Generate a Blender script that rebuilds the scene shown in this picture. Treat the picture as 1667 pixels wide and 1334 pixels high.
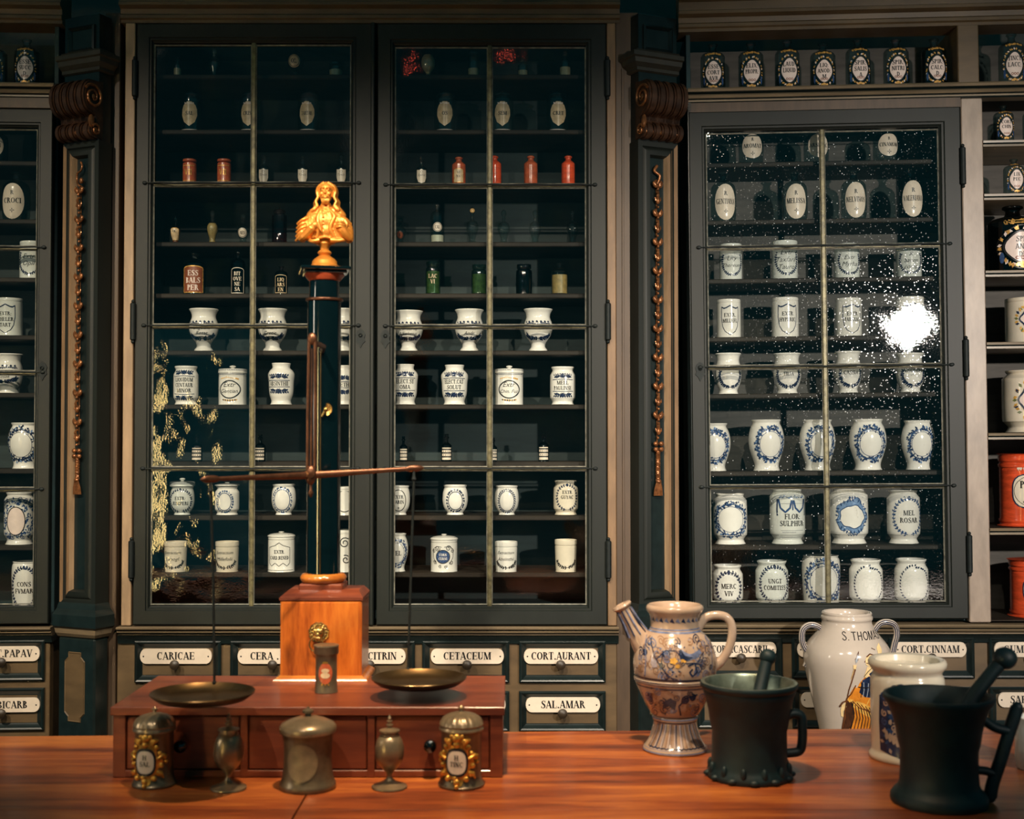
import bpy, bmesh, math, random
from mathutils import Vector, Matrix, noise
random.seed(7)
PI = math.pi
scene = bpy.context.scene
for o in list(bpy.data.objects): bpy.data.objects.remove(o)
COL = scene.collection

# ---------------------------------------------------------------- camera
F = 2100.0; CX, CY = 833.5, 667.0; EYE = 1.6
PITCH = math.atan(0.0252)
cam_d = bpy.data.cameras.new('camera'); cam = bpy.data.objects.new('camera', cam_d); COL.objects.link(cam)
cam.location = (0, 0, EYE); cam.rotation_euler = (PI/2 + PITCH, 0, 0)
cam_d.sensor_fit = 'HORIZONTAL'; cam_d.sensor_width = 36.0; cam_d.lens = F/1667*36.0
cam_d.clip_start = 0.05; cam_d.clip_end = 60
cam_d.dof.use_dof = True; cam_d.dof.focus_distance = 4.15; cam_d.dof.aperture_fstop = 5.0
scene.camera = cam
scene.view_settings.view_transform = 'Standard'; scene.view_settings.look = 'None'
scene.view_settings.gamma = 1.0; scene.view_settings.use_curve_mapping = False
scene.view_settings.exposure = 0.0
scene.cycles.transparent_max_bounces = 32
scene.cycles.max_bounces = 8
scene.cycles.use_denoising = True
scene.cycles.sample_clamp_indirect = 6.0
# ---------------------------------------------------------------- world and lights
world = bpy.data.worlds.new('World'); scene.world = world; world.use_nodes = True
_bg = world.node_tree.nodes['Background']; _bg.inputs[0].default_value = (0.12, 0.80, 0.92, 1); _bg.inputs[1].default_value = 0.080

def aim(o, target):
    o.rotation_euler = (Vector(target) - o.location).to_track_quat('-Z', 'Y').to_euler()
def spot(name, loc, target, power, col, size=0.08, angle=60, blend=0.6):
    d = bpy.data.lights.new(name, 'SPOT'); d.energy = power; d.color = col; d.shadow_soft_size = size
    d.spot_size = math.radians(angle); d.spot_blend = blend
    o = bpy.data.objects.new(name, d); COL.objects.link(o); o.location = loc; aim(o, target); return o
def area(name, loc, target, power, col, sx, sy):
    d = bpy.data.lights.new(name, 'AREA'); d.energy = power; d.color = col; d.shape = 'RECTANGLE'; d.size = sx; d.size_y = sy
    o = bpy.data.objects.new(name, d); COL.objects.link(o); o.location = loc; aim(o, target); return o
WARM = (1.0, 0.70, 0.42); COOL = (1.0, 0.90, 0.80)
spot('lamp_right_bay', (2.05, 0.35, 2.32), (1.30, 4.2, 1.50), 660, COOL, 0.046, 54, 1.0)
spot('lamp_left_bay', (-2.33, 0.6, 4.10), (-1.25, 4.2, 1.05), 620, (1.0, 0.84, 0.64), 0.045, 44, 0.9)
spot('lamp_centre', (-0.812, 0.9, 3.45), (-0.45, 4.2, 1.05), 470, (1.0, 0.86, 0.68), 0.03, 52, 1.0)
spot('lamp_aisle', (0.70, 0.9, 3.45), (0.05, 4.2, 1.05), 390, (1.0, 0.86, 0.68), 0.03, 52, 1.0)
spot('lamp_counter', (-0.10, 1.95, 3.35), (0.0, 2.55, 0.95), 340, WARM, 0.05, 43, 1.0)
area('lamp_side', (-2.58, 1.93, 1.95), (-0.4, 2.75, 1.75), 8.0, (1.0, 0.88, 0.70), 0.13, 0.75)
spot('lamp_bust', (-0.75, 0.9, 3.1), (-0.4, 2.75, 2.05), 42, (1.0, 0.72, 0.40), 0.04, 13, 0.5)

# ---------------------------------------------------------------- materials
MATS = {}
def nodes(name):
    m = bpy.data.materials.new(name); m.use_nodes = True; MATS[name] = m
    nt = m.node_tree; b = nt.nodes['Principled BSDF']; return m, nt, b
def N(nt, t, **kw):
    n = nt.nodes.new(t)
    for k, v in kw.items():
        if k.startswith('i_'):
            key = k[2:]; key = int(key) if key.isdigit() else key.replace('_', ' ')
            n.inputs[key].default_value = v
        else: setattr(n, k, v)
    return n
def L(nt, a, b): nt.links.new(a, b)
def simple(name, col, rough=0.5, metal=0.0, var=0.15, scale=18, bump=0.0, spec=0.5, coat=0.0, stretch=None, objvar=0.0, col2=None, dist=0.001):
    m, nt, b = nodes(name)
    tc = N(nt, 'ShaderNodeTexCoord'); mp = N(nt, 'ShaderNodeMapping')
    if stretch: mp.inputs['Scale'].default_value = stretch
    L(nt, tc.outputs['Object'], mp.inputs[0])
    nz = N(nt, 'ShaderNodeTexNoise', i_Scale=scale, i_Detail=5.0, i_Roughness=0.6); L(nt, mp.outputs[0], nz.inputs['Vector'])
    rp = N(nt, 'ShaderNodeValToRGB'); L(nt, nz.outputs[0], rp.inputs[0])
    c2 = col2 or tuple(min(1, c*(1+var)) for c in col); c1 = tuple(c*(1-var) for c in col) if not col2 else col
    rp.color_ramp.elements[0].position = 0.33; rp.color_ramp.elements[1].position = 0.67
    rp.color_ramp.elements[0].color = (*c1, 1); rp.color_ramp.elements[1].color = (*c2, 1)
    out = rp.outputs[0]
    if objvar:
        oi = N(nt, 'ShaderNodeObjectInfo'); hs = N(nt, 'ShaderNodeHueSaturation')
        mr = N(nt, 'ShaderNodeMapRange', i_3=1-objvar, i_4=1+objvar); L(nt, oi.outputs['Random'], mr.inputs[0])
        L(nt, mr.outputs[0], hs.inputs['Value']); L(nt, out, hs.inputs['Color']); out = hs.outputs[0]
    L(nt, out, b.inputs['Base Color'])
    b.inputs['Roughness'].default_value = rough; b.inputs['Metallic'].default_value = metal
    b.inputs['Specular IOR Level'].default_value = spec; b.inputs['Coat Weight'].default_value = coat
    b.inputs['Coat Roughness'].default_value = 0.08
    if bump:
        bp = N(nt, 'ShaderNodeBump', i_Strength=bump, i_Distance=dist); L(nt, nz.outputs[0], bp.inputs['Height']); L(nt, bp.outputs[0], b.inputs['Normal'])
    return m
simple('door_paint', (0.0076, 0.0102, 0.0082), 0.5, var=0.18, scale=9, bump=0.25, stretch=(1, 1, 0.25), spec=0.35)
simple('post_paint', (0.31, 0.205, 0.118), 0.5, var=0.22, scale=40, bump=0.35, stretch=(1, 1, 0.18))
simple('post_brown', (0.066, 0.040, 0.022), 0.5, var=0.22, scale=30, bump=0.3, stretch=(1, 1, 0.18))
simple('post_light', (0.29, 0.225, 0.175), 0.42, var=0.18, scale=26, bump=0.5, stretch=(1, 1, 0.35))
simple('olive_paint', (0.095, 0.060, 0.028), 0.45, var=0.25, scale=16, bump=0.25, stretch=(0.35, 1, 1))
simple('capital_paint', (0.030, 0.026, 0.018), 0.45, var=0.2, scale=20, bump=0.2)
simple('post_paint_dim', (0.19, 0.112, 0.056), 0.5, var=0.22, scale=40, bump=0.35, stretch=(1, 1, 0.18))
simple('teal_paint', (0.0065, 0.0120, 0.0118), 0.30, var=0.25, scale=20, bump=0.2)
simple('dark_inside', (0.008, 0.032, 0.036), 0.7, var=0.3, scale=12)
simple('back_board', (0.058, 0.053, 0.045), 0.7, var=0.3, scale=14, bump=0.4, stretch=(0.4, 1, 2.2))
simple('back_board_dark', (0.016, 0.028, 0.027), 0.7, var=0.35, scale=10, bump=0.3, stretch=(0.4, 1, 2.2))
simple('shelf_wood', (0.022, 0.016, 0.011), 0.6, var=0.45, scale=14, bump=0.4, stretch=(0.3, 1, 1), spec=0.2)
simple('gilt_moulding', (0.17, 0.125, 0.075), 0.38, var=0.3, scale=30, bump=0.3, stretch=(0.12, 1, 1))
simple('bronze_gilt', (0.25, 0.095, 0.034), 0.27, metal=0.55, var=0.5, scale=60, bump=0.3)
simple('console_brown', (0.050, 0.022, 0.011), 0.32, metal=0.2, var=0.5, scale=30, bump=0.3)
simple('iron', (0.006, 0.010, 0.010), 0.6, metal=0.4, var=0.3, scale=60)
simple('lead_bar', (0.12, 0.105, 0.052), 0.42, metal=0.3, var=0.5, scale=45, bump=0.4)
simple('putty', (0.13, 0.125, 0.10), 0.6, var=0.5, scale=50, bump=0.5)
simple('enamel', (0.68, 0.575, 0.46), 0.25, var=0.06, scale=25, objvar=0.06)
simple('black_ink', (0.006, 0.006, 0.007), 0.4, var=0.2)
simple('knob_brown', (0.030, 0.019, 0.010), 0.45, var=0.3)
simple('glaze', (0.72, 0.69, 0.63), 0.14, var=0.06, scale=14, objvar=0.10, coat=0.4)
simple('glaze_grey', (0.60, 0.61, 0.56), 0.14, var=0.07, scale=14, objvar=0.08, coat=0.4)
simple('glaze_cream', (0.68, 0.60, 0.47), 0.16, var=0.08, scale=14, objvar=0.06, coat=0.3)
simple('blue_paint', (0.014, 0.034, 0.105), 0.2, var=0.55, scale=160, col2=(0.045, 0.095, 0.21))
simple('dark_blue', (0.014, 0.024, 0.060), 0.2, var=0.4, scale=80)
simple('pale_blue', (0.15, 0.24, 0.40), 0.2, var=0.3, scale=80)
simple('yellow_paint', (0.62, 0.34, 0.07), 0.2, var=0.3, scale=60)
simple('orange_paint', (0.58, 0.20, 0.022), 0.2, var=0.25, scale=30)
simple('brown_paint', (0.10, 0.035, 0.014), 0.2, var=0.4, scale=60)
simple('skin_paint', (0.74, 0.54, 0.27), 0.2, var=0.12, scale=60)
simple('green_paint', (0.13, 0.15, 0.05), 0.2, var=0.3, scale=60)
simple('gold_label', (0.62, 0.33, 0.08), 0.3, metal=0.3, var=0.5, scale=120)
simple('pink_label', (0.74, 0.60, 0.53), 0.25, var=0.06, scale=40)
simple('tan_label', (0.58, 0.42, 0.25), 0.3, var=0.22, scale=60)
simple('red_lacquer', (0.66, 0.075, 0.022), 0.22, var=0.25, scale=20, stretch=(1, 1, 4), coat=0.3)
simple('red_dull', (0.42, 0.085, 0.032), 0.25, var=0.3, scale=50, coat=0.2)
simple('amber_stuff', (0.42, 0.25, 0.09), 0.4, var=0.3, scale=60)
simple('brown_label', (0.20, 0.055, 0.022), 0.3, var=0.2, scale=40)
simple('pewter', (0.27, 0.20, 0.12), 0.30, metal=0.6, var=0.3, scale=22, bump=0.12)
simple('pewter_dark', (0.15, 0.115, 0.07), 0.33, metal=0.55, var=0.35, scale=22, bump=0.15)
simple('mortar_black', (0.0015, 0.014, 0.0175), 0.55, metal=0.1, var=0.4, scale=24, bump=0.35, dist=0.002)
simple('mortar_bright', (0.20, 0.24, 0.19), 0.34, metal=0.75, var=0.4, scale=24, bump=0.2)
simple('ebony', (0.001, 0.004, 0.005), 0.09, var=0.2, coat=0.6)
simple('red_ring', (0.38, 0.065, 0.025), 0.25, var=0.25)
simple('copper', (0.125, 0.052, 0.027), 0.33, metal=0.75, var=0.3, scale=50, bump=0.15)
simple('brass', (0.46, 0.29, 0.09), 0.26, metal=0.9, var=0.3, scale=50)
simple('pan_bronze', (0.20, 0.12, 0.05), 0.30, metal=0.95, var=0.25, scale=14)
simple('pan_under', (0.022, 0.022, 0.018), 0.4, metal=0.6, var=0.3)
simple('bust_gold', (0.60, 0.215, 0.030), 0.36, var=0.22, scale=28, metal=0.5)
simple('floor_boards', (0.05, 0.03, 0.02), 0.6, var=0.3, stretch=(0.1, 1, 1))
simple('plaster', (0.10, 0.10, 0.09), 0.8, var=0.1)
simple('gilt_bright', (0.66, 0.34, 0.06), 0.28, metal=0.75, var=0.35, scale=60, bump=0.2)
simple('plate_tan', (0.22, 0.17, 0.095), 0.5, metal=0.25, var=0.2, scale=50)
simple('jug_clay', (0.36, 0.245, 0.165), 0.20, var=0.14, scale=10, coat=0.3, col2=(0.47, 0.36, 0.28))
simple('jug_blue', (0.13, 0.16, 0.27), 0.2, var=0.4, scale=60); simple('jug_brown', (0.26, 0.15, 0.09), 0.2, var=0.3, scale=60); simple('jug_grey', (0.33, 0.30, 0.33), 0.2, var=0.25, scale=60)
simple('glaze_pink', (0.47, 0.40, 0.335), 0.14, var=0.05, scale=10, coat=0.3); simple('pale_grey', (0.32, 0.35, 0.38), 0.2, var=0.2)
simple('statue_gold', (0.88, 0.62, 0.30), 0.5, var=0.4, scale=9)
def wood(name, dark, mid, light, grain='X', scale=5.0, rough=0.22, coat=0.35, fig=1.0):
    m, nt, b = nodes(name)
    tc = N(nt, 'ShaderNodeTexCoord'); mp = N(nt, 'ShaderNodeMapping'); L(nt, tc.outputs['Object'], mp.inputs[0])
    mp.inputs['Scale'].default_value = {'X': (0.16, 1.5, 1.5), 'Z': (1.5, 1.5, 0.22)}[grain]
    n1 = N(nt, 'ShaderNodeTexNoise', i_Scale=scale, i_Detail=6.0, i_Roughness=0.55, i_Distortion=0.9*fig); L(nt, mp.outputs[0], n1.inputs['Vector'])
    n2 = N(nt, 'ShaderNodeTexNoise', i_Scale=scale*9, i_Detail=3.0, i_Roughness=0.7); L(nt, mp.outputs[0], n2.inputs['Vector'])
    mx = N(nt, 'ShaderNodeMix', data_type='FLOAT', i_0=0.30); L(nt, n1.outputs[0], mx.inputs[2]); L(nt, n2.outputs[0], mx.inputs[3])
    rp = N(nt, 'ShaderNodeValToRGB'); L(nt, mx.outputs[0], rp.inputs[0])
    e = rp.color_ramp.elements; e[0].position = 0.36; e[0].color = (*dark, 1); e[1].position = 0.64; e[1].color = (*light, 1)
    k = rp.color_ramp.elements.new(0.5); k.color = (*mid, 1)
    # knots
    mp2 = N(nt, 'ShaderNodeMapping'); mp2.inputs['Scale'].default_value = {'X': (1.1, 3.4, 3.4), 'Z': (3.4, 3.4, 1.4)}[grain]; L(nt, tc.outputs['Object'], mp2.inputs[0])
    vo = N(nt, 'ShaderNodeTexVoronoi', i_Scale=2.6); L(nt, mp2.outputs[0], vo.inputs['Vector'])
    kr = N(nt, 'ShaderNodeValToRGB'); L(nt, vo.outputs['Distance'], kr.inputs[0])
    kr.color_ramp.elements[0].position = 0.05; kr.color_ramp.elements[0].color = (0.22, 0.18, 0.16, 1)
    kr.color_ramp.elements[1].position = 0.13; kr.color_ramp.elements[1].color = (1, 1, 1, 1)
    mu = N(nt, 'ShaderNodeMix', data_type='RGBA', blend_type='MULTIPLY'); mu.inputs[0].default_value = 0.75
    L(nt, rp.outputs[0], mu.inputs[6]); L(nt, kr.outputs[0], mu.inputs[7]); L(nt, mu.outputs[2], b.inputs['Base Color'])
    b.inputs['Roughness'].default_value = rough; b.inputs['Coat Weight'].default_value = coat; b.inputs['Coat Roughness'].default_value = 0.12
    bp = N(nt, 'ShaderNodeBump', i_Strength=0.15, i_Distance=0.001); L(nt, mx.outputs[0], bp.inputs['Height']); L(nt, bp.outputs[0], b.inputs['Normal'])
    return m
wood('counter_wood', (0.085, 0.016, 0.006), (0.29, 0.065, 0.015), (0.52, 0.16, 0.030), 'X', 6, 0.42, 0.16, 1.3)
wood('box_wood', (0.080, 0.016, 0.007), (0.15, 0.032, 0.012), (0.24, 0.058, 0.018), 'X', 6, 0.40, 0.15)
wood('block_wood', (0.20, 0.035, 0.006), (0.45, 0.105, 0.013), (0.60, 0.18, 0.024), 'Z', 7, 0.25, 0.3, 1.6)
wood('amber_wood', (0.30, 0.07, 0.010), (0.44, 0.13, 0.018), (0.54, 0.20, 0.030), 'X', 8, 0.2, 0.4)
def glassy(name, tint, refl=0.05, rough=0.03, wob=0.0, wscale=5, dirt=0.0, edge=0.8):
    m, nt, b = nodes(name); nt.nodes.remove(b); out = nt.nodes['Material Output']
    tr = N(nt, 'ShaderNodeBsdfTransparent'); tr.inputs[0].default_value = (*tint, 1)
    gl = N(nt, 'ShaderNodeBsdfGlossy'); gl.inputs['Roughness'].default_value = rough; gl.inputs[0].default_value = (1, 1, 1, 1)
    lw = N(nt, 'ShaderNodeLayerWeight', i_Blend=0.5)
    pw = N(nt, 'ShaderNodeMath', operation='POWER'); L(nt, lw.outputs['Facing'], pw.inputs[0]); pw.inputs[1].default_value = 4.0
    ma = N(nt, 'ShaderNodeMath', operation='MULTIPLY_ADD'); L(nt, pw.outputs[0], ma.inputs[0]); ma.inputs[1].default_value = edge; ma.inputs[2].default_value = refl
    mx = N(nt, 'ShaderNodeMixShader'); L(nt, ma.outputs[0], mx.inputs[0]); L(nt, tr.outputs[0], mx.inputs[1]); L(nt, gl.outputs[0], mx.inputs[2])
    res = mx.outputs[0]
    tc = N(nt, 'ShaderNodeTexCoord')
    if wob:
        nz = N(nt, 'ShaderNodeTexNoise', i_Scale=wscale, i_Detail=2.0); L(nt, tc.outputs['Object'], nz.inputs['Vector'])
        vo = N(nt, 'ShaderNodeTexVoronoi', i_Scale=150.0); L(nt, tc.outputs['Object'], vo.inputs['Vector'])
        ad = N(nt, 'ShaderNodeMath', operation='MULTIPLY_ADD'); L(nt, vo.outputs['Distance'], ad.inputs[0]); ad.inputs[1].default_value = 0.05 if dirt else 0.018; L(nt, nz.outputs[0], ad.inputs[2])
        bp = N(nt, 'ShaderNodeBump', i_Strength=1.0, i_Distance=wob); L(nt, ad.outputs[0], bp.inputs['Height']); L(nt, bp.outputs[0], gl.inputs['Normal'])
    if dirt:
        vd = N(nt, 'ShaderNodeTexVoronoi', i_Scale=64.0); L(nt, tc.outputs['Object'], vd.inputs['Vector'])
        lt = N(nt, 'ShaderNodeMath', operation='LESS_THAN'); L(nt, vd.outputs['Distance'], lt.inputs[0]); lt.inputs[1].default_value = 0.095
        nz2 = N(nt, 'ShaderNodeTexNoise', i_Scale=3.2, i_Detail=3.0); L(nt, tc.outputs['Object'], nz2.inputs['Vector'])
        rr = N(nt, 'ShaderNodeMapRange', i_1=0.44, i_2=0.60, i_3=0.0, i_4=dirt); L(nt, nz2.outputs[0], rr.inputs[0])
        mm = N(nt, 'ShaderNodeMath', operation='MULTIPLY'); L(nt, lt.outputs[0], mm.inputs[0]); L(nt, rr.outputs[0], mm.inputs[1])
        df = N(nt, 'ShaderNodeBsdfDiffuse'); df.inputs[0].default_value = (0.7, 0.72, 0.72, 1)
        vs = N(nt, 'ShaderNodeTexVoronoi', i_Scale=85.0); L(nt, tc.outputs['Object'], vs.inputs['Vector'])
        ls = N(nt, 'ShaderNodeMath', operation='LESS_THAN'); L(nt, vs.outputs['Distance'], ls.inputs[0]); ls.inputs[1].default_value = 0.17
        mr = N(nt, 'ShaderNodeMath', operation='MULTIPLY_ADD'); L(nt, ls.outputs[0], mr.inputs[0]); mr.inputs[1].default_value = 0.15; mr.inputs[2].default_value = rough; L(nt, mr.outputs[0], gl.inputs['Roughness'])
        m2 = N(nt, 'ShaderNodeMixShader'); L(nt, mm.outputs[0], m2.inputs[0]); L(nt, res, m2.inputs[1]); L(nt, df.outputs[0], m2.inputs[2]); res = m2.outputs[0]
    L(nt, res, out.inputs[0]); return m
glassy('pane', (0.97, 0.985, 0.98), 0.030, 0.03, wob=0.0020, wscale=5)
glassy('pane_dirty', (0.97, 0.985, 0.98), 0.05, 0.02, wob=0.0017, wscale=6, dirt=0.9)
glassy('pane_wavy', (0.97, 0.985, 0.98), 0.085, 0.02, wob=0.0065, wscale=6.5)
glassy('bottle_glass', (0.55, 0.66, 0.66), 0.07, 0.05, edge=0.5)
glassy('clear_glass', (0.74, 0.82, 0.80), 0.07, 0.05, edge=0.5)
glassy('red_glass', (0.45, 0.10, 0.07), 0.06, 0.05, edge=0.4)
glassy('green_glass', (0.42, 0.58, 0.48), 0.06, 0.05, edge=0.4)
glassy('dark_glass', (0.13, 0.17, 0.18), 0.06, 0.05, edge=0.4)
M = MATS

# ---------------------------------------------------------------- pixel helpers
CP, SP = math.cos(PITCH), math.sin(PITCH)
def ray(px, py):
    a = (px-CX)/F; b = (CY-py)/F
    return Vector((a, CP - b*SP, SP + b*CP))
def at(px, py, Y):
    d = ray(px, py); t = Y/d.y; return Vector((d.x*t, Y, EYE + d.z*t))
def onz(px, py, z):
    d = ray(px, py); t = (z-EYE)/d.z; return Vector((d.x*t, d.y*t, z))
class Bay:
    """one run of wall furniture: local x along it, y into the wall, z up; a slight sag (tilt) is allowed"""
    def __init__(s, ox, oy, ang, tilt=0.0):
        s.o = Vector((ox, oy, 0)); s.a = math.radians(ang); s.R = Matrix.Rotation(s.a, 3, 'Z') @ Matrix.Rotation(-tilt, 3, 'Y')
        s.u, s.n, s.v = s.R.col[0].copy(), s.R.col[1].copy(), s.R.col[2].copy(); s.rot = s.R.to_euler()
    def pix(s, px, py, y=0.0):
        d = ray(px, py); c = Vector((0, 0, EYE))
        t = (y - (c - s.o).dot(s.n))/d.dot(s.n); p = c + d*t - s.o
        return p.dot(s.u), p.dot(s.v)
    def x(s, px, py=700, y=0.0): return s.pix(px, py, y)[0]
    def z(s, px, py, y=0.0): return s.pix(px, py, y)[1]
    def world(s, x, y, z): return s.o + s.u*x + s.n*y + s.v*z
    def scale(s, px, py, y=0.0): return (s.pix(px+10, py, y)[0] - s.pix(px-10, py, y)[0])/20.0
    def root(s, name, x=0, y=0, z=0, **k):
        o = empty(name, s.world(x, y, z), 0, **k); o.rotation_euler = s.rot; return o
BC = Bay(0.0, 4.2, 0.0)
BR = Bay(at(1122, 700, 4.205).x, 4.205, -3.0, 0.008)
BL = Bay(at(82, 700, 4.2).x, 4.2, 3.0)

# ---------------------------------------------------------------- mesh builder
class MB:
    def __init__(s): s.v = []; s.f = []; s.m = []
    def add(s, vs, fs, mat=0, T=None):
        n = len(s.v)
        s.v.extend([tuple(T @ Vector(v)) for v in vs] if T else [tuple(v) for v in vs])
        s.f.extend([tuple(i+n for i in f) for f in fs]); s.m.extend([mat]*len(fs))
    def box(s, x0, x1, y0, y1, z0, z1, mat=0, c=0.0015, T=None):
        x0, x1 = min(x0, x1), max(x0, x1); y0, y1 = min(y0, y1), max(y0, y1); z0, z1 = min(z0, z1), max(z0, z1)
        c = min(c, (x1-x0)*0.3, (y1-y0)*0.3, (z1-z0)*0.3)
        vs = []; idx = {}
        for i, (xa, sx) in enumerate(((x0, 1), (x1, -1))):
            for j, (ya, sy) in enumerate(((y0, 1), (y1, -1))):
                for k, (za, sz) in enumerate(((z0, 1), (z1, -1))):
                    idx[i, j, k] = len(vs)
                    vs += [(xa, ya+sy*c, za+sz*c), (xa+sx*c, ya, za+sz*c), (xa+sx*c, ya+sy*c, za)]
        def q(i, j, k, a): return idx[i, j, k]+a
        fs = []
        for i in (0, 1): fs.append((q(i,0,0,0), q(i,1,0,0), q(i,1,1,0), q(i,0,1,0)))
        for j in (0, 1): fs.append((q(0,j,0,1), q(1,j,0,1), q(1,j,1,1), q(0,j,1,1)))
        for k in (0, 1): fs.append((q(0,0,k,2), q(1,0,k,2), q(1,1,k,2), q(0,1,k,2)))
        for i in (0, 1):
            for j in (0, 1): fs.append((q(i,j,0,0), q(i,j,1,0), q(i,j,1,1), q(i,j,0,1)))
            for k in (0, 1): fs.append((q(i,0,k,0), q(i,1,k,0), q(i,1,k,2), q(i,0,k,2)))
        for j in (0, 1):
            for k in (0, 1): fs.append((q(0,j,k,1), q(1,j,k,1), q(1,j,k,2), q(0,j,k,2)))
        for i in (0, 1):
            for j in (0, 1):
                for k in (0, 1): fs.append((q(i,j,k,0), q(i,j,k,1), q(i,j,k,2)))
        s.add(vs, fs, mat, T)
    def loops(s, x0, x1, z0, z1, wl, wr, wb, wt, prof, mat=0, closed=True):
        vs = []; n = len(prof)
        for a, y in prof:
            vs += [(x0+a*wl, y, z0+a*wb), (x1-a*wr, y, z0+a*wb), (x1-a*wr, y, z1-a*wt), (x0+a*wl, y, z1-a*wt)]
        fs = []
        for i in range(n if closed else n-1):
            j = (i+1) % n
            for k in range(4): fs.append((i*4+k, i*4+(k+1) % 4, j*4+(k+1) % 4, j*4+k))
        if not closed: fs.append(tuple((n-1)*4+k for k in range(4)))
        s.add(vs, fs, mat)
    def prism(s, poly, x0, x1, mat=0, T=None, cap=True):         # poly in (y,z), swept along x
        n = len(poly)
        vs = [(x0, y, z) for y, z in poly] + [(x1, y, z) for y, z in poly]
        fs = [(i, (i+1) % n, n+(i+1) % n, n+i) for i in range(n)]
        if cap: fs += [tuple(range(n)), tuple(range(2*n-1, n-1, -1))]
        s.add(vs, fs, mat, T)
    def lathe(s, prof, c=(0, 0, 0), seg=36, mat=0, T=None, ripple=None):
        vs = []; fs = []; n = len(prof)
        for r, z in prof:
            for k in range(seg):
                a = 2*PI*k/seg; rr = r
                if ripple: rr = ripple(r, z, a)
                vs.append((c[0]+rr*math.sin(a), c[1]-rr*math.cos(a), c[2]+z))
        for i in range(n-1):
            for k in range(seg):
                fs.append((i*seg+k, i*seg+(k+1) % seg, (i+1)*seg+(k+1) % seg, (i+1)*seg+k))
        fs.append(tuple(range(seg-1, -1, -1))); fs.append(tuple((n-1)*seg+k for k in range(seg)))
        s.add(vs, fs, mat, T)
    def tube(s, pts, rad, mat=0, seg=10, flat=1.0, T=None, caps=True):
        P = [Vector(p) for p in pts]; n = len(P); R = rad if isinstance(rad, (list, tuple)) else [rad]*n
        vs = []; fs = []; up = None
        for i in range(n):
            t = (P[min(i+1, n-1)] - P[max(i-1, 0)]).normalized()
            if up is None:
                up = Vector((0, 0, 1)) if abs(t.z) < 0.9 else Vector((0, 1, 0))
            a = t.cross(up)
            if a.length < 1e-6: a = t.orthogonal()
            a.normalize(); b = a.cross(t).normalized(); up = b
            for k in range(seg):
                w = 2*PI*k/seg; vs.append(P[i] + a*(R[i]*math.cos(w)*flat) + b*(R[i]*math.sin(w)))
        for i in range(n-1):
            for k in range(seg): fs.append((i*seg+k, i*seg+(k+1) % seg, (i+1)*seg+(k+1) % seg, (i+1)*seg+k))
        if caps: fs += [tuple(range(seg-1, -1, -1)), tuple((n-1)*seg+k for k in range(seg))]
        s.add(vs, fs, mat, T)
    def ball(s, c, r, mat=0, seg=14, rings=9, T=None):
        rx, ry, rz = r if isinstance(r, (tuple, list)) else (r, r, r)
        vs = []; fs = []
        for i in range(1, rings):
            th = PI*i/rings
            for k in range(seg):
                a = 2*PI*k/seg; vs.append((c[0]+rx*math.sin(th)*math.cos(a), c[1]+ry*math.sin(th)*math.sin(a), c[2]+rz*math.cos(th)))
        for i in range(rings-2):
            for k in range(seg): fs.append((i*seg+k, i*seg+(k+1) % seg, (i+1)*seg+(k+1) % seg, (i+1)*seg+k))
        t = len(vs); vs += [(c[0], c[1], c[2]+rz), (c[0], c[1], c[2]-rz)]
        for k in range(seg):
            fs.append((t, (k+1) % seg, k)); fs.append((t+1, (rings-2)*seg+k, (rings-2)*seg+(k+1) % seg))
        s.add(vs, fs, mat, T)
    def build(s, name, mats, parent=None, loc=None, sharp=35, recalc=True):
        me = bpy.data.meshes.new(name); me.from_pydata(s.v, [], s.f)
        mats = mats if isinstance(mats, (list, tuple)) else [mats]
        for m in mats: me.materials.append(M[m])
        me.polygons.foreach_set('material_index', s.m)
        if recalc:
            bm = bmesh.new(); bm.from_mesh(me); bmesh.ops.recalc_face_normals(bm, faces=bm.faces); bm.to_mesh(me); bm.free()
        me.polygons.foreach_set('use_smooth', [True]*len(me.polygons))
        me.set_sharp_from_angle(angle=math.radians(sharp)); me.update()
        o = bpy.data.objects.new(name, me); COL.objects.link(o)
        if parent: o.parent = parent
        if loc is not None: o.location = loc
        return o
def smooth_prof(pts, n=5):
    out = []
    for i in range(len(pts)-1):
        p0 = pts[max(i-1, 0)]; p1 = pts[i]; p2 = pts[i+1]; p3 = pts[min(i+2, len(pts)-1)]
        for k in range(n):
            t = k/n
            out.append(tuple(max(0.0, 0.5*((2*p1[d]) + (-p0[d]+p2[d])*t + (2*p0[d]-5*p1[d]+4*p2[d]-p3[d])*t*t + (-p0[d]+3*p1[d]-3*p2[d]+p3[d])*t**3)) for d in (0, 1)))
    out.append(pts[-1]); return out
def spline(pts, n=8):
    P = [Vector(p) for p in pts]; out = []
    for i in range(len(P)-1):
        p0 = P[max(i-1, 0)]; p1 = P[i]; p2 = P[i+1]; p3 = P[min(i+2, len(P)-1)]
        for k in range(n):
            t = k/n; out.append(0.5*((2*p1) + (-p0+p2)*t + (2*p0-5*p1+4*p2-p3)*t*t + (-p0+3*p1-3*p2+p3)*t**3))
    out.append(P[-1]); return out
def tag(o, label=None, cat=None, group=None, kind=None):
    if label: o['label'] = label
    if cat: o['category'] = cat
    if group: o['group'] = group
    if kind: o['kind'] = kind
    return o
def empty(name, loc, rz=0.0, label=None, cat=None, group=None, kind=None):
    o = bpy.data.objects.new(name, None); COL.objects.link(o); o.location = loc; o.rotation_euler = (0, 0, rz); o.empty_display_size = 0.05
    return tag(o, label, cat, group, kind)

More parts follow.
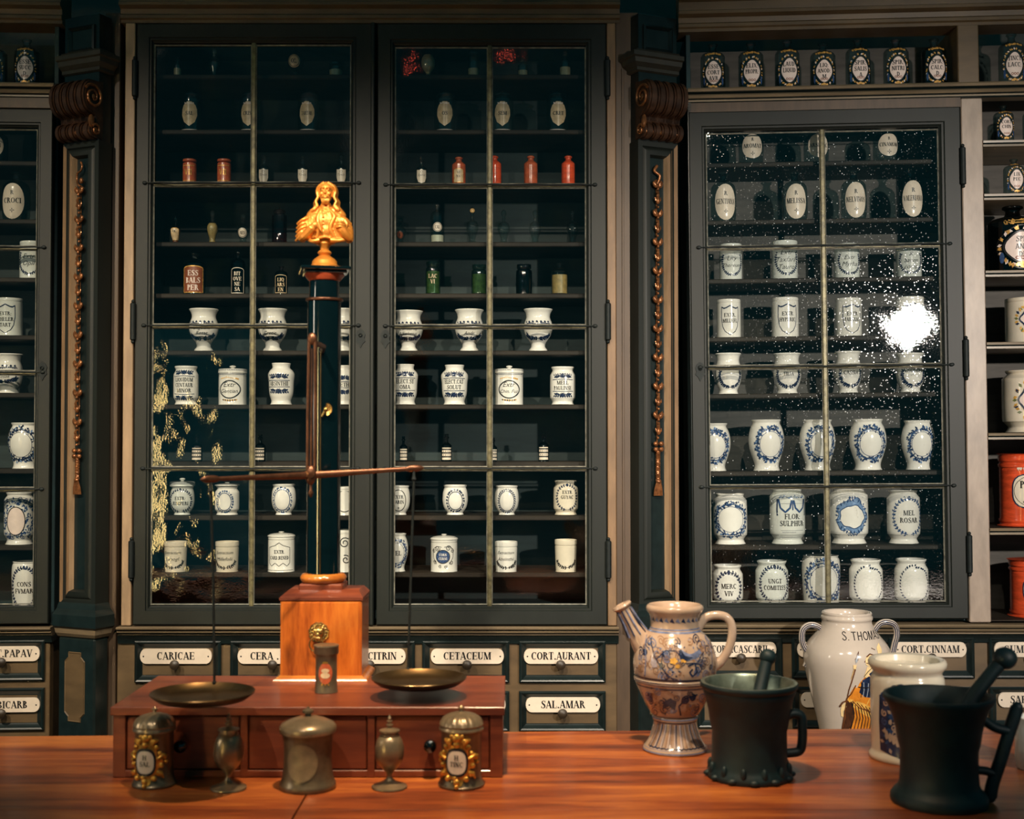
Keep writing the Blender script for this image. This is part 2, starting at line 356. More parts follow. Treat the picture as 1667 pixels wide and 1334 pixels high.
# ---------------------------------------------------------------- lettering (2-D strokes)
def glyphs(S=0.195, t=0.072, ser=0.075):
    def quad(x0, y0, x1, y1): return [[(x0, y0), (x1, y0), (x1, y1), (x0, y1)]]
    def stem(x, w=None, a=0.0, b=1.0, top=True, bot=True):
        w = S if w is None else w; q = quad(x-w/2, a, x+w/2, b)
        if ser:
            if bot: q += quad(x-w/2-ser, a, x+w/2+ser, a+t*0.9)
            if top: q += quad(x-w/2-ser, b-t*0.9, x+w/2+ser, b)
        return q
    def diag(x0, y0, x1, y1, w): return [[(x0-w/2, y0), (x0+w/2, y0), (x1+w/2, y1), (x1-w/2, y1)]]
    def arc(cx, cy, rx, ry, a0, a1, tx=None, ty=None, n=16):
        tx = S if tx is None else tx; ty = t if ty is None else ty; out = []
        for i in range(n):
            p = []
            for a, o in ((i, 1), (i+1, 1), (i+1, 0), (i, 0)):
                w = math.radians(a0+(a1-a0)*a/n)
                p.append((cx+(rx-(0 if o else tx))*math.cos(w), cy+(ry-(0 if o else ty))*math.sin(w)))
            out.append(p)
        return out
    def hs(x0, x1, y): return quad(x0, y-t/2, x1, y+t/2)
    def foot(x, y, w=0.0): return quad(x-ser-w, y, x+ser+w, y+t*0.9) if ser else []
    thin = max(t, S*0.38); g = {}
    g['A'] = (diag(.10, 0, .36, 1, thin)+diag(.37, 1, .66, 0, S)+hs(.17, .58, .32)+foot(.10, 0, .03)+foot(.66, 0, .08), .78)
    g['B'] = (stem(.17)+arc(.20, .755, .32, .245, -90, 90)+arc(.20, .26, .38, .26, -90, 90), .66)
    g['C'] = (arc(.40, .5, .36, .5, 48, 312)+(quad(.62, .66, .67, 1.0) if ser else []), .74)
    g['D'] = (stem(.17)+arc(.20, .5, .48, .5, -90, 90), .76)
    g['E'] = (stem(.17)+hs(.17, .60, .5)+hs(.17, .62, 1-t/2)+hs(.17, .64, t/2)+(quad(.58, .72, .63, 1)+quad(.60, 0, .65, .28)+quad(.46, .38, .50, .62) if ser else []), .70)
    g['F'] = (stem(.17)+hs(.17, .56, .5)+hs(.17, .60, 1-t/2)+(quad(.56, .72, .61, 1)+quad(.44, .38, .48, .62) if ser else []), .64)
    g['G'] = (g['C'][0]+stem(.62, None, 0, .42, True, False), .80)
    g['H'] = (stem(.17)+stem(.62)+hs(.17, .62, .5), .80)
    g['I'] = (stem(.17), .36)
    g['J'] = (stem(.30, None, .2, 1, True, False)+arc(.16, .22, .225, .22, 180, 360, S, t), .48)
    g['K'] = (stem(.17)+diag(.25, .45, .60, 1, thin)+diag(.34, .55, .66, 0, S)+foot(.66, 0, .06)+foot(.6, 1-t, .03), .76)
    g['L'] = (stem(.17)+hs(.17, .62, t/2)+(quad(.58, 0, .63, .32) if ser else []), .66)
    g['M'] = (stem(.13, thin)+diag(.17, 1, .47, 0, S)+diag(.47, 0, .75, 1, thin)+stem(.80), .97)
    g['N'] = (stem(.13, thin)+diag(.16, 1, .62, 0, S)+stem(.64, thin, 0, 1, True, False), .80)
    g['O'] = (arc(.40, .5, .37, .5, 0, 360, None, None, 28), .80)
    g['P'] = (stem(.17)+arc(.20, .73, .38, .27, -90, 90), .64)
    g['Q'] = (g['O'][0]+diag(.45, .2, .70, -.12, S*.8), .80)
    g['R'] = (stem(.17)+arc(.20, .745, .36, .255, -90, 90)+diag(.38, .5, .64, 0, S)+foot(.66, 0, .03), .74)
    sp = []
    pts = [(.55, .80), (.50, .93), (.36, .98), (.20, .90), (.16, .74), (.26, .60), (.40, .49), (.52, .36), (.52, .18), (.42, .05), (.28, .02), (.14, .08), (.10, .24)]
    ww = [t, t, t, S*.6, S*.8, S, S*1.05, S, S*.8, S*.6, t, t, t]
    for i in range(len(pts)-1):
        (x0, y0), (x1, y1) = pts[i], pts[i+1]; d = math.hypot(x1-x0, y1-y0) or 1; nx, ny = -(y1-y0)/d, (x1-x0)/d
        a, b = ww[i]/2, ww[i+1]/2
        sp.append([(x0-nx*a, y0-ny*a), (x1-nx*b, y1-ny*b), (x1+nx*b, y1+ny*b), (x0+nx*a, y0+ny*a)])
    g['S'] = (sp+(quad(.54, .72, .585, 1)+quad(.07, 0, .115, .3) if ser else []), .64)
    g['T'] = (stem(.35, None, 0, 1, False, True)+hs(.05, .65, 1-t/2)+(quad(.04, .70, .09, 1)+quad(.61, .70, .66, 1) if ser else []), .70)
    g['U'] = (stem(.17, None, .25, 1, True, False)+stem(.60, thin, .25, 1, True, False)+arc(.357, .28, .272, .28, 180, 360, S*.9, t), .76)
    g['V'] = (diag(.12, 1, .38, 0, S)+diag(.38, 0, .63, 1, thin)+foot(.12, 1-t, .07)+foot(.63, 1-t, .02), .74)
    g['X'] = (diag(.14, 1, .60, 0, S)+diag(.58, 1, .12, 0, thin)+foot(.14, 1-t, .07)+foot(.60, 0, .07)+foot(.58, 1-t, .02)+foot(.12, 0, .02), .74)
    g['Y'] = (diag(.10, 1, .36, .45, S)+diag(.36, .45, .60, 1, thin)+stem(.36, None, 0, .5, False, True), .70)
    g['Z'] = (diag(.14, 0, .56, 1, S)+hs(.08, .58, 1-t/2)+hs(.10, .62, t/2), .68)
    g['.'] = (quad(.08, 0, .08+S*.9, S*.9), .32); g[':'] = (quad(.08, 0, .22, .15)+quad(.08, .45, .22, .6), .30); g['-'] = (hs(.06, .36, .45), .42)
    g[' '] = ([], .38); return g
G_FAT = glyphs(); G_MID = glyphs(0.19, 0.105, 0.06); G_PEN = glyphs(0.115, 0.115, 0.0)
def text_quads(s, G, h, maxw=None, xs=1.0, slant=0.0):
    q = []; x = 0.0
    for ch in s:
        g, adv = G.get(ch, G[' '])
        for p in g: q.append([((a+x)*xs+b*slant, b) for a, b in p])
        x += adv
    w = x*xs; k = h
    kx = min(k, maxw/w) if maxw else k
    return [[((a-w/2)*kx, b*k) for a, b in p] for p in q], w*kx
_script_cache = {}
def script_quads(s, h, maxw):
    if s not in _script_cache:
        cu = bpy.data.curves.new('t', 'FONT'); cu.body = s; cu.shear = 0.35; cu.resolution_u = 2; cu.size = 1.0; cu.offset = -0.004
        ob = bpy.data.objects.new('t', cu); COL.objects.link(ob); bpy.context.view_layer.update()
        dg = bpy.context.evaluated_depsgraph_get(); me = bpy.data.meshes.new_from_object(ob.evaluated_get(dg))
        tri = [[(me.vertices[i].co.x, me.vertices[i].co.y) for i in p.vertices] for p in me.polygons]
        bpy.data.objects.remove(ob); bpy.data.curves.remove(cu); bpy.data.meshes.remove(me); _script_cache[s] = tri
    tri = _script_cache[s]; xs = [a for p in tri for a, b in p]; x0, x1 = min(xs), max(xs)
    k = min(h/0.72, maxw/(x1-x0)); return [[((a-(x0+x1)/2)*k, b*k) for a, b in p] for p in tri]

# ---------------------------------------------------------------- painted decoration on turned vessels
class Paint:
    """draws shapes (s = arc length from the front, t = height) onto a turned surface, into that vessel's own mesh"""
    def __init__(s, mb, prof, rot=0.0):
        s.mb = mb; s.p = sorted([(z, r) for r, z in prof]); s.rot = rot; s.e = 0.0006
    def R(s, t):
        p = s.p
        best = 0.001
        for i in range(len(p)-1):
            (z0, r0), (z1, r1) = p[i], p[i+1]
            if z0 <= t <= z1:
                r = max(r0, r1) if z1-z0 < 1e-6 else r0+(r1-r0)*(t-z0)/(z1-z0); best = max(best, r)
        return best
    def P(s, a, t, e=None, ref=None):
        r = s.R(t); e = s.e if e is None else e; w = a/(ref or r)+s.rot
        return ((r+e)*math.sin(w), -(r+e)*math.cos(w), t)
    def face(s, pts, mat, e=None, ref=None):
        s.mb.add([s.P(a, t, e, ref) for a, t in pts], [tuple(range(len(pts)))], mat)
    def leaf(s, a, t, ang, l, w, mat, e=None):
        c, n = math.cos(ang), math.sin(ang)
        s.face([(a, t), (a+c*l*.5-n*w, t+n*l*.5+c*w), (a+c*l, t+n*l), (a+c*l*.5+n*w, t+n*l*.5-c*w)], mat, e)
    def stroke(s, pts, w, mat, e=None, closed=False, sub=3):
        P = []
        pts = list(pts)+([pts[0]] if closed else [])
        for i in range(len(pts)-1):
            for k in range(sub):
                q = k/sub; P.append((pts[i][0]*(1-q)+pts[i+1][0]*q, pts[i][1]*(1-q)+pts[i+1][1]*q))
        P.append(pts[-1]); vs = []; fs = []
        for i, (x, y) in enumerate(P):
            x0, y0 = P[max(i-1, 0)]; x1, y1 = P[min(i+1, len(P)-1)]
            d = math.hypot(x1-x0, y1-y0) or 1; nx, ny = -(y1-y0)/d, (x1-x0)/d
            vs += [s.P(x+nx*w/2, y+ny*w/2, e), s.P(x-nx*w/2, y-ny*w/2, e)]
        for i in range(len(P)-1): fs.append((2*i, 2*i+1, 2*i+3, 2*i+2))
        s.mb.add(vs, fs, mat)
    def blob(s, pts, mat, e=None, rings=5, c=None, ref=None):     # filled star-shaped outline
        n = len(pts); cx = sum(p[0] for p in pts)/n if not c else c[0]; cy = sum(p[1] for p in pts)/n if not c else c[1]
        mxl = max(r for z, r in s.p)*.16; dn = []
        for i in range(n):
            (xa, ya), (xb, yb) = pts[i], pts[(i+1) % n]; k = max(1, int(math.hypot(xb-xa, yb-ya)/mxl+.999))
            dn += [(xa+(xb-xa)*q/k, ya+(yb-ya)*q/k) for q in range(k)]
        pts = dn; n = len(pts); rings = max(rings, min(10, int(max(math.hypot(x-cx, y-cy) for x, y in pts)/mxl+1)))
        vs = []; fs = []
        for k in range(1, rings+1):
            q = k/rings; vs += [s.P(cx+(x-cx)*q, cy+(y-cy)*q, e, ref) for x, y in pts]
        m = len(vs); vs.append(s.P(cx, cy, e, ref))
        for i in range(n): fs.append((m, i, (i+1) % n))
        for k in range(rings-1):
            for i in range(n): fs.append((k*n+i, k*n+(i+1) % n, (k+1)*n+(i+1) % n, (k+1)*n+i))
        s.mb.add(vs, fs, mat)
    def oval(s, cx, cy, rx, ry, mat, e=None, n=28, wav=0.0, k=6):
        s.blob([(cx+rx*(1+wav*math.cos(k*2*PI*i/n))*math.cos(2*PI*i/n), cy+ry*(1+wav*math.cos(k*2*PI*i/n))*math.sin(2*PI*i/n)) for i in range(n)], mat, e)
    def ring(s, cx, cy, rx, ry, w, mat, e=None, a0=0, a1=360, n=30, wav=0.0, k=6):
        s.stroke([(cx+rx*(1+wav*math.cos(k*math.radians(a0+(a1-a0)*i/n)))*math.cos(math.radians(a0+(a1-a0)*i/n)), cy+ry*(1+wav*math.cos(k*math.radians(a0+(a1-a0)*i/n)))*math.sin(math.radians(a0+(a1-a0)*i/n))) for i in range(n+1)], w, mat, e, sub=1)
    def wreath(s, cx, cy, rx, ry, mat, n=26, l=0.006, w=0.0015, rows=2, a0=-80, a1=260, stem=True, jit=0.25):
        if stem: s.ring(cx, cy, rx, ry, w*0.7, mat, a0=a0, a1=a1)
        for i in range(n):
            q = math.radians(a0+(a1-a0)*(i+.5)/n); side = 1 if math.cos(q) > 0 else -1
            x, y = cx+rx*math.cos(q), cy+ry*math.sin(q)
            tang = math.atan2(ry*math.cos(q), -rx*math.sin(q))
            if side < 0: tang += PI
            for sg in ((1, -1) if rows == 2 else (1,)):
                s.leaf(x, y, tang+sg*0.75+random.uniform(-jit, jit), l*random.uniform(.8, 1.15), w*random.uniform(.8, 1.2), mat)
    def text(s, txt, cx, cy, h, maxw, mat, G=None, e=None, slant=0.0):
        q, w = text_quads(txt, G or G_MID, h, maxw, 1.0, slant)
        for p in q: s.face([(a+cx, b+cy) for a, b in p], mat, e)
    def script(s, txt, cx, cy, h, maxw, mat):
        for p in script_quads(txt, h, maxw): s.face([(a+cx, b+cy) for a, b in p], mat, 0.0009)
    def scatter(s, x0, x1, y0, y1, n, mat, l, w, skip=None):
        for _ in range(n):
            for _t in range(20):
                x, y = random.uniform(x0, x1), random.uniform(y0, y1)
                if not skip or not skip(x, y): break
            else: continue
            s.leaf(x, y, random.uniform(0, 2*PI), l*random.uniform(.6, 1.3), w*random.uniform(.7, 1.3), mat)
    def scroll(s, cx, cy, r, w, mat, turns=1.6, start=0.0, hand=1):
        n = int(14*turns); s.stroke([(cx+r*(1-.8*i/n)*math.cos(start+hand*2*PI*turns*i/n), cy+r*(1-.8*i/n)*math.sin(start+hand*2*PI*turns*i/n)) for i in range(n+1)], w, mat, sub=1)
# ---------------------------------------------------------------- the setting
mb = MB(); mb.box(-4, 4, -1.0, 4.75, -0.05, 0.0, c=0); tag(mb.build('floor', 'floor_boards'), kind='structure')
mb = MB(); mb.box(-4, 4, 4.72, 4.8, 0.0, 3.4, c=0); tag(mb.build('wall_back', 'plaster'), kind='structure')

DOOR_PROF = lambda y: [(0, y+.030), (0, y+.003), (0.05, y), (0.74, y), (0.79, y+.004), (0.88, y+.004), (0.94, y+.010), (1.0, y+.012), (1.0, y+.030)]
def make_door(bay, par, out, opn, bar, rods, hinge, keyside, hz, y0=-0.006, rodext=(10, 6), label=None, pane='pane', keyz=None):
    (oL, oR, oT, oB), (iL, iR, iT, iB) = out, opn; X = lambda p: bay.x(p, 700, y0)
    Zl = lambda q, p=None: bay.z((iL+iR)/2 if p is None else p, q, y0)
    x0, x1, zt, zb = X(oL), X(oR), Zl(oT), Zl(oB); a0, a1, bt, bb = X(iL), X(iR), Zl(iT), Zl(iB)
    d = MB(); d.loops(x0, x1, zb, zt, a0-x0, x1-a1, bb-zb, zt-bt, DOOR_PROF(y0))
    door = d.build('cabinet_door', 'door_paint', par)
    if label: door['label'] = label
    xb = X(bar); zs = [bt]+[Zl(r) for r in rods]+[bb]
    m = MB(); m.box(xb-.0075, xb+.0075, y0+.010, y0+.024, bb-.002, bt+.002, c=.003); m.build('glazing_bar', 'lead_bar', door)
    for i, r in enumerate(rods):
        z = zs[i+1]; m = MB()
        xa, xc = X(iL-rodext[0]), X(iR+rodext[1])
        m.tube([(xa+(xc-xa)*k/14, y0-.003+(0.0015*math.sin(k*1.7+i)), z+.0012*math.sin(k*2.1+i*2)) for k in range(15)], [.0016]+[.0029]*13+[.0016], seg=8)
        for q in (xa, xc): m.ball((q, y0-.004, z), (.008, .004, .006), seg=10, rings=6)
        m.build('iron_rod', 'iron', door)
        m = MB(); m.box(a0, a1, y0+.012, y0+.020, z-.0058, z-.0020, c=.001); m.build('lead_came', 'lead_bar', door)
    for i in range(len(zs)-1):
        zt_, zb_ = zs[i], zs[i+1]
        for xa, xc in ((a0, xb-.006), (xb+.006, a1)):
            m = MB(); m.box(xa-.001, xc+.001, -.0012, .0012, (zb_-zt_)/2+.004, (zt_-zb_)/2-.003, c=0, T=None)
            o = m.build('glass_pane', 'pane_wavy' if (pane == 'pane_l' and xa < xb-.02 and i >= 2) else ('pane' if pane == 'pane_l' else pane), door, (0, y0+.017, (zt_+zb_)/2)); o.rotation_euler = (random.uniform(-.006, .006), 0, random.uniform(-.004, .004))
            m = MB(); zz0, zz1 = zb_+.004, zt_-.006
            m.loops(xa, xc, zz0, zz1, .004, .004, .004, .004, [(0, y0+.0155), (0, y0+.012), (1, y0+.0155)]); m.build('putty_line', 'putty', door)
    hx = x0-.004 if hinge == 'L' else x1+.004
    for q in hz:
        z = Zl(q); m = MB(); m.tube([(hx, y0-.006, z-.062), (hx, y0-.006, z-.058), (hx, y0-.006, z+.058), (hx, y0-.006, z+.062)], [.005, .0095, .0095, .005], seg=12)
        m.ball((hx, y0-.006, z+.066), .006, seg=8, rings=6); m.ball((hx, y0-.006, z-.066), .006, seg=8, rings=6); m.build('hinge', 'iron', door)
    if keyz:
        kx = (x0+a0)/2 if keyside == 'L' else (x1+a1)/2
        z = Zl(keyz); m = MB(); pl = [(0, .026), (.010, .018), (.016, .006), (.012, -.006), (.016, -.016), (.007, -.024), (0, -.038), (-.007, -.024), (-.016, -.016), (-.012, -.006), (-.016, .006), (-.010, .018)]
        m.add([(kx+a, y0-.003, z+b) for a, b in pl]+[(kx+a, y0+.001, z+b) for a, b in pl], [tuple(range(12))]+[(i, (i+1) % 12, 12+(i+1) % 12, 12+i) for i in range(12)])
        m.lathe([(.006, 0), (.007, .002), (.004, .004), (.003, .001)], seg=12, T=Matrix.Translation((kx, y0-.003, z+.004)) @ Matrix.Rotation(PI/2, 4, 'X')); m.build('keyhole_plate', 'iron', door)
    return door
def shelf(bay, par, px0, px1, py, pref, y=.05, dep=.27, th=.016, name='shelf', mats='shelf_wood'):
    z = bay.z(pref, py, y); m = MB(); m.box(bay.x(px0, 700, y), bay.x(px1, 700, y), y, y+dep, z-th, z, c=.003)
    m.build(name, mats, par); return z
def coves(m):
    for i in (1, 3, 6, 7): m.m[i] = 1
def mould(bay, par, px0, px1, prof, name, mats, zref):     # prof (y, z offset from zref)
    m = MB(); m.prism([(y, zref+z) for y, z in prof], bay.x(px0), bay.x(px1)); coves(m); return m.build(name, [mats, 'teal_paint'], par, sharp=25)
LADDER = lambda y0, h: [(y0+.05, 0), (y0, 0), (y0-.006, h*.10), (y0-.006, h*.22), (y0-.014, h*.30), (y0-.020, h*.46), (y0-.014, h*.58), (y0-.010, h*.62), (y0-.024, h*.72), (y0-.028, h*.88), (y0-.022, h), (y0+.05, h)]

def make_drawer(bay, par, L_, R_, T_, B_, lab, text, lt, lb, y0=-0.004, knob=None):
    pr = (L_+R_)/2; X = lambda p: bay.x(p, 700, y0)
    zt, zb = bay.z(pr, T_, y0), bay.z(pr, B_, y0); x0, x1 = X(L_), X(R_)
    m = MB(); w = .024
    m.loops(x0, x1, zb, zt, w, w, w, w, [(0, y0+.03), (0, y0-.002), (.18, y0-.006), (.38, y0-.004), (.5, y0), (.92, y0+.007), (1, y0+.007)], 0, closed=False)
    m.m[-1] = 1
    d = m.build('drawer', ['teal_paint', 'olive_paint'], par, sharp=20)
    if lab:
        la, lc = X(lab[0]), X(lab[1]); z1, z0 = bay.z(pr, lt, y0), bay.z(pr, lb, y0); cx, cz, hw, hh = (la+lc)/2, (z0+z1)/2, (lc-la)/2, (z1-z0)/2
        pl = [(cx+hw-hh*.8+hh*.8*math.cos(a), cz+hh*math.sin(a)) for a in [(-90+180*i/10)*PI/180 for i in range(11)]]
        pl += [(cx-hw+hh*.8-hh*.8*math.cos(a), cz-hh*math.sin(a)) for a in [(-90+180*i/10)*PI/180 for i in range(11)]]
        n = len(pl); yf = y0-.001; m = MB()
        m.add([(a, yf-.002, b) for a, b in pl]+[(cx+(a-cx)*1.012, yf+.0015, cz+(b-cz)*1.05) for a, b in pl]+[(a, y0+.007, b) for a, b in pl],
              [tuple(range(n))]+[(i, (i+1) % n, n+(i+1) % n, n+i) for i in range(n)]+[(n+i, n+(i+1) % n, 2*n+(i+1) % n, 2*n+i) for i in range(n)])
        if text:
            h = hh*1.02; q, tw = text_quads(text, G_FAT, h, hw*1.62, 1.05)
            for p in q: m.add([(cx+a, yf-.0026, cz-h*.42+b) for a, b in p], [tuple(range(len(p)))], 1)
        for sx in (-1, 1):
            m.ball((cx+sx*(hw-.011), yf-.002, cz), (.0026, .0015, .0026), 1, 8, 6)
        m.build('label_plate', ['enamel', 'black_ink'], d)
        kx = X(knob) if knob else cx; kz = z0-.001
        m = MB(); m.lathe([(.006, 0), (.006, .012), (.0135, .017), (.016, .024), (.0145, .030), (.009, .034), (.003, .0355)], seg=18, T=Matrix.Translation((kx, y0+.004, kz)) @ Matrix.Rotation(PI/2, 4, 'X'))
        m.build('knob', 'knob_brown', d)
    return d

# ================================================================ centre cabinet
cc = BC.root('glazed_cabinet', label='tall dark green double door cabinet with leaded glass in the centre of the wall', cat='cabinet')
X = BC.x
xl, xr = X(200), X(1003); ztop, zbot = BC.z(600, 40), BC.z(600, 1019)
m = MB()
m.box(xl, xr, .33, .345, zbot, ztop, c=0)                        # back
m.build('back_panel', 'back_board_dark', cc)
m = MB()
for xa in (X(216), X(604), X(988)): m.box(xa-.010, xa+.010, .028, .33, zbot, ztop, c=.001)
m.box(xl, xr, .028, .33, BC.z(600, 1010), BC.z(600, 995), c=.001); m.box(xl, xr, .028, .33, BC.z(600, 52), BC.z(600, 40), c=.001)
m.build('carcass', 'dark_inside', cc)
for a, b, y0, mt in ((200, 216, -.004, 'post_paint'), (989, 1003, -.004, 'post_paint_dim')):  # right stile gets a darker copy of the left's paint for its weaker light
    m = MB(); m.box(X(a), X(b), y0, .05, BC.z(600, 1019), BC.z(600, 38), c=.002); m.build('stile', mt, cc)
CZ = []
for py in (121, 211, 298, 394, 478, 571, 659, 752, 840, 933):
    z = shelf(BC, cc, 221, 600, py, 600); shelf(BC, cc, 609, 984, py, 600); CZ.append(z)
make_door(BC, cc, (218, 604, 38, 1018), (245, 569, 68, 988), 409, (298, 530, 763), 'L', 'R', (128, 524, 911), rodext=(12, 14), label='left door, hinged on the left', keyz=548, pane='pane_l')
make_door(BC, cc, (613, 988, 38, 1018), (641, 955, 72, 988), 797, (301, 531, 763), 'R', 'L', (128, 524, 911), rodext=(14, 14), label='right door, hinged on the right', keyz=549)
m = MB(); m.box(X(602.5), X(609), -.014, .02, BC.z(600, 1018), BC.z(600, 38), c=.003); m.build('astragal', 'door_paint', cc)

def cornice(bay, px0, px1, pref, py, name, y0=0.0):
    z = bay.z(pref, py); r = bay.root(name)
    pr = [(y0+.10, 0), (y0-.004, 0), (y0-.004, .010), (y0-.012, .014), (y0-.012, .024), (y0-.004, .030), (y0-.006, .046), (y0-.030, .052), (y0-.030, .062), (y0-.022, .066), (y0-.024, .092), (y0-.05, .10), (y0-.06, .125), (y0-.09, .14), (y0-.11, .17), (y0-.13, .175), (y0-.13, .20), (y0+.10, .20)]
    bpy.data.objects.remove(r)
    m = MB(); m.prism([(y, z+q) for y, q in pr], bay.x(px0), bay.x(px1)); o = m.build(name, 'olive_paint', sharp=25); o.location = bay.world(0, 0, 0); o.rotation_euler = bay.rot
    return tag(o, kind='structure')
cornice(BC, 192, 1010, 600, 38, 'trim_1')

dc = BC.root('drawer_chest', label='olive drawer base with white enamel drawer plates under the centre cabinet', cat='drawer chest')
m = MB(); m.box(X(193), X(1006), .004, .36, 0.0, BC.z(600, 1036), c=.002); m.build('carcass', 'olive_paint', dc)
zw = BC.z(600, 1036); h = BC.z(600, 1020)-zw
mould(BC, dc, 195, 1006, LADDER(.0, h), 'waist_moulding', 'gilt_moulding', zw)
m = MB(); m.prism([(.05, zw-.024), (-.004, zw-.024), (-.006, zw-.012), (-.016, zw), (.05, zw)], X(195), X(1006)); m.build('cove_strip', 'teal_paint', dc)
D1 = [(222, 362, (231, 347), 'CARICAE', None), (377, 520, (389, 508), 'CERA . ALB', 447), (535, 676, (544, 661), 'CERA.CITRIN', 604), (688, 829, (702, 820), 'CETACEUM', 761), (845, 985, (853, 973), 'CORT.AURANT', 912)]
for a, b, lab, t, k in D1: make_drawer(BC, dc, a, b, 1044, 1112, lab, t, 1057, 1081, knob=k)
for a, b, lab, t, k in D1:
    last = t == 'CORT.AURANT'
    make_drawer(BC, dc, a, b, 1126, 1191, (lab[0]+3, lab[1]+3), 'SAL.AMAR' if last else None, 1136, 1160, knob=(k+3) if k else None)

# ================================================================ right-hand cabinet
rc = BR.root('shelf_cabinet', label='brown shelf cabinet with one glazed door and open shelves on the right', cat='cabinet')
X = lambda p, y=0: BR.x(p, 700, y); Z = lambda p, q, y=0: BR.z(p, q, y)
x0, xp0, xp1, xe = X(1125), X(1573), X(1608), X(1785)
zt, zb = Z(1400, 36), Z(1400, 1014)
m = MB(); m.box(x0, xe, .29, .305, zb, zt, c=0); m.build('back_panel', 'back_board', rc)
m = MB()
m.box(x0, x0+.014, .03, .29, zb, zt, c=.001); m.box(xp0-.004, xp1-.001, .03, .29, zb, Z(1400, 160), c=.001)
m.box(x0, xp1, .03, .29, Z(1400, 1013), Z(1345, 990, .05)-.0012, c=.001); m.box(x0, xp0, .03, .29, Z(1400, 187), Z(1400, 178), c=.001)
m.build('carcass', 'dark_inside', rc)
m = MB(); m.box(xp0, xp1, -.002, .04, zb, Z(1580, 160), c=.003); m.build('post', 'post_light', rc)
m = MB(); m.box(X(1569), X(1604), -.002, .29, Z(1585, 139), Z(1585, 36), c=.003); m.build('divider_post', 'olive_paint', rc)
m = MB(); m.box(xe-.03, xe, -.002, .29, zb, zt, c=.003); m.build('end_panel', 'olive_paint', rc)
# open shelf over the door
zs = Z(1400, 140, .0); hh = zs - Z(1400, 163)
m = MB(); m.prism([(y+.002, zs-hh+q) for y, q in LADDER(.0, hh)], x0, xe); coves(m); m.build('shelf_moulding', ['gilt_moulding', 'teal_paint'], rc, sharp=25)
m = MB(); m.box(x0, xe, .02, .29, zs-.02, zs, c=.002); m.build('top_shelf', 'shelf_wood', rc); RTOP = zs
m = MB(); m.box(x0, xp0, -.002, .04, Z(1400, 178), Z(1400, 162), c=.001); m.build('frieze_board', 'post_brown', rc)
m = MB(); m.box(X(1125), X(1131), -.002, .03, zb, Z(1122, 165), c=.001); m.build('stile', 'teal_paint', rc)
RZ = []
for py in (262, 356, 452, 547, 640, 767, 888):
    RZ.append(shelf(BR, rc, 1130, 1571, py, 1345, y=.045, dep=.24))
RZ.append(Z(1345, 990, .05))
make_door(BR, rc, (1127, 1572, 178, 1008), (1155, 1537, 209, 983), 1346, (400, 596, 792), 'R', 'L', (275, 586, 903), rodext=(14, 14), pane='pane_dirty', keyz=600)
OZ = []
for py in (228, 315, 440, 557, 705, 860):
    z = Z(1640, py, .0); OZ.append(z); m = MB()
    m.prism([(.002, z-.022), (-.004, z-.021), (-.004, z-.014), (.001, z-.012), (-.006, z-.009), (-.007, z-.002), (-.003, z), (.28, z), (.28, z-.022)], xp1, xe-.03)
    m.m[2] = m.m[3] = 1; m.m[6] = 2; m.build('open_shelf', ['gilt_moulding', 'teal_paint', 'shelf_wood'], rc, sharp=25)
OZ.append(Z(1640, 1010))
m = MB(); m.box(xp1, xe-.03, .0, .28, OZ[-1]-.004, OZ[-1], c=.001); m.build('open_shelf', 'shelf_wood', rc)
o = cornice(BR, 1112, 1765, 1400, 46, 'trim_2')

rd = BR.root('drawer_chest', label='olive drawer base with white enamel drawer plates under the right hand cabinet', cat='drawer chest')
m = MB(); m.box(X(1127), X(1765), .004, .36, 0.0, Z(1400, 1036), c=.002); m.build('carcass', 'olive_paint', rd)
zw = Z(1400, 1034); h = Z(1400, 1016)-zw
mould(BR, rd, 1124, 1765, LADDER(.0, h), 'waist_moulding', 'gilt_moulding', zw)
m = MB(); m.prism([(.05, zw-.024), (-.004, zw-.024), (-.006, zw-.012), (-.016, zw), (.05, zw)], X(1124), X(1765)); m.build('cove_strip', 'teal_paint', rd)
RD = [(1130, 1269, (1143, 1259), 'CORT.CASCARIL', 'SAL.'), (1284, 1424, (1293, 1411), 'CORT.CHINAE', 'SACCHAR'), (1440, 1580, (1450, 1567), 'CORT.CINNAM', None), (1603, 1745, (1612, 1730), 'GUMM.ARAB', 'SAPO . VEN')]
for a, b, lab, t, t2 in RD:
    make_drawer(BR, rd, a, b, 1037, 1105, lab, t, 1046, 1070)
    make_drawer(BR, rd, a, b, 1119, 1186, (lab[0]+5, lab[1]+5), t2 if t2 != 'SAL.' else None, 1128, 1152)
m = MB(); m.box(X(1128), X(1765), -.44, .0, 0.0, .60, c=.004); m.build('plinth_ledge', 'olive_paint', rd)

# ================================================================ left-hand cabinet
lc = BL.root('shelf_cabinet', label='dark shelf cabinet with one glazed door cut by the left edge', cat='cabinet')
X = lambda p, y=0: BL.x(p, 700, y); Z = lambda p, q, y=0: BL.z(p, q, y)
x0, xe = X(-175), X(86); zt, zb = Z(40, 30), Z(40, 1020)
m = MB(); m.box(x0, xe, .29, .305, zb, zt, c=0); m.build('back_panel', 'back_board_dark', lc)
m = MB()
for q in (x0, xe-.014): m.box(q, q+.014, .03, .29, zb, zt, c=.001)
m.box(x0, xe, .03, .29, Z(40, 1018), Z(30, 994, .05)-.0012, c=.001); m.box(x0, xe, .03, .29, Z(40, 186), Z(40, 176), c=.001); m.build('carcass', 'dark_inside', lc)
zs = Z(40, 137); hh = zs-Z(40, 160)
m = MB(); m.prism([(y+.002, zs-hh+q) for y, q in LADDER(.0, hh)], x0, xe); coves(m); m.build('shelf_moulding', ['gilt_moulding', 'teal_paint'], lc, sharp=25)
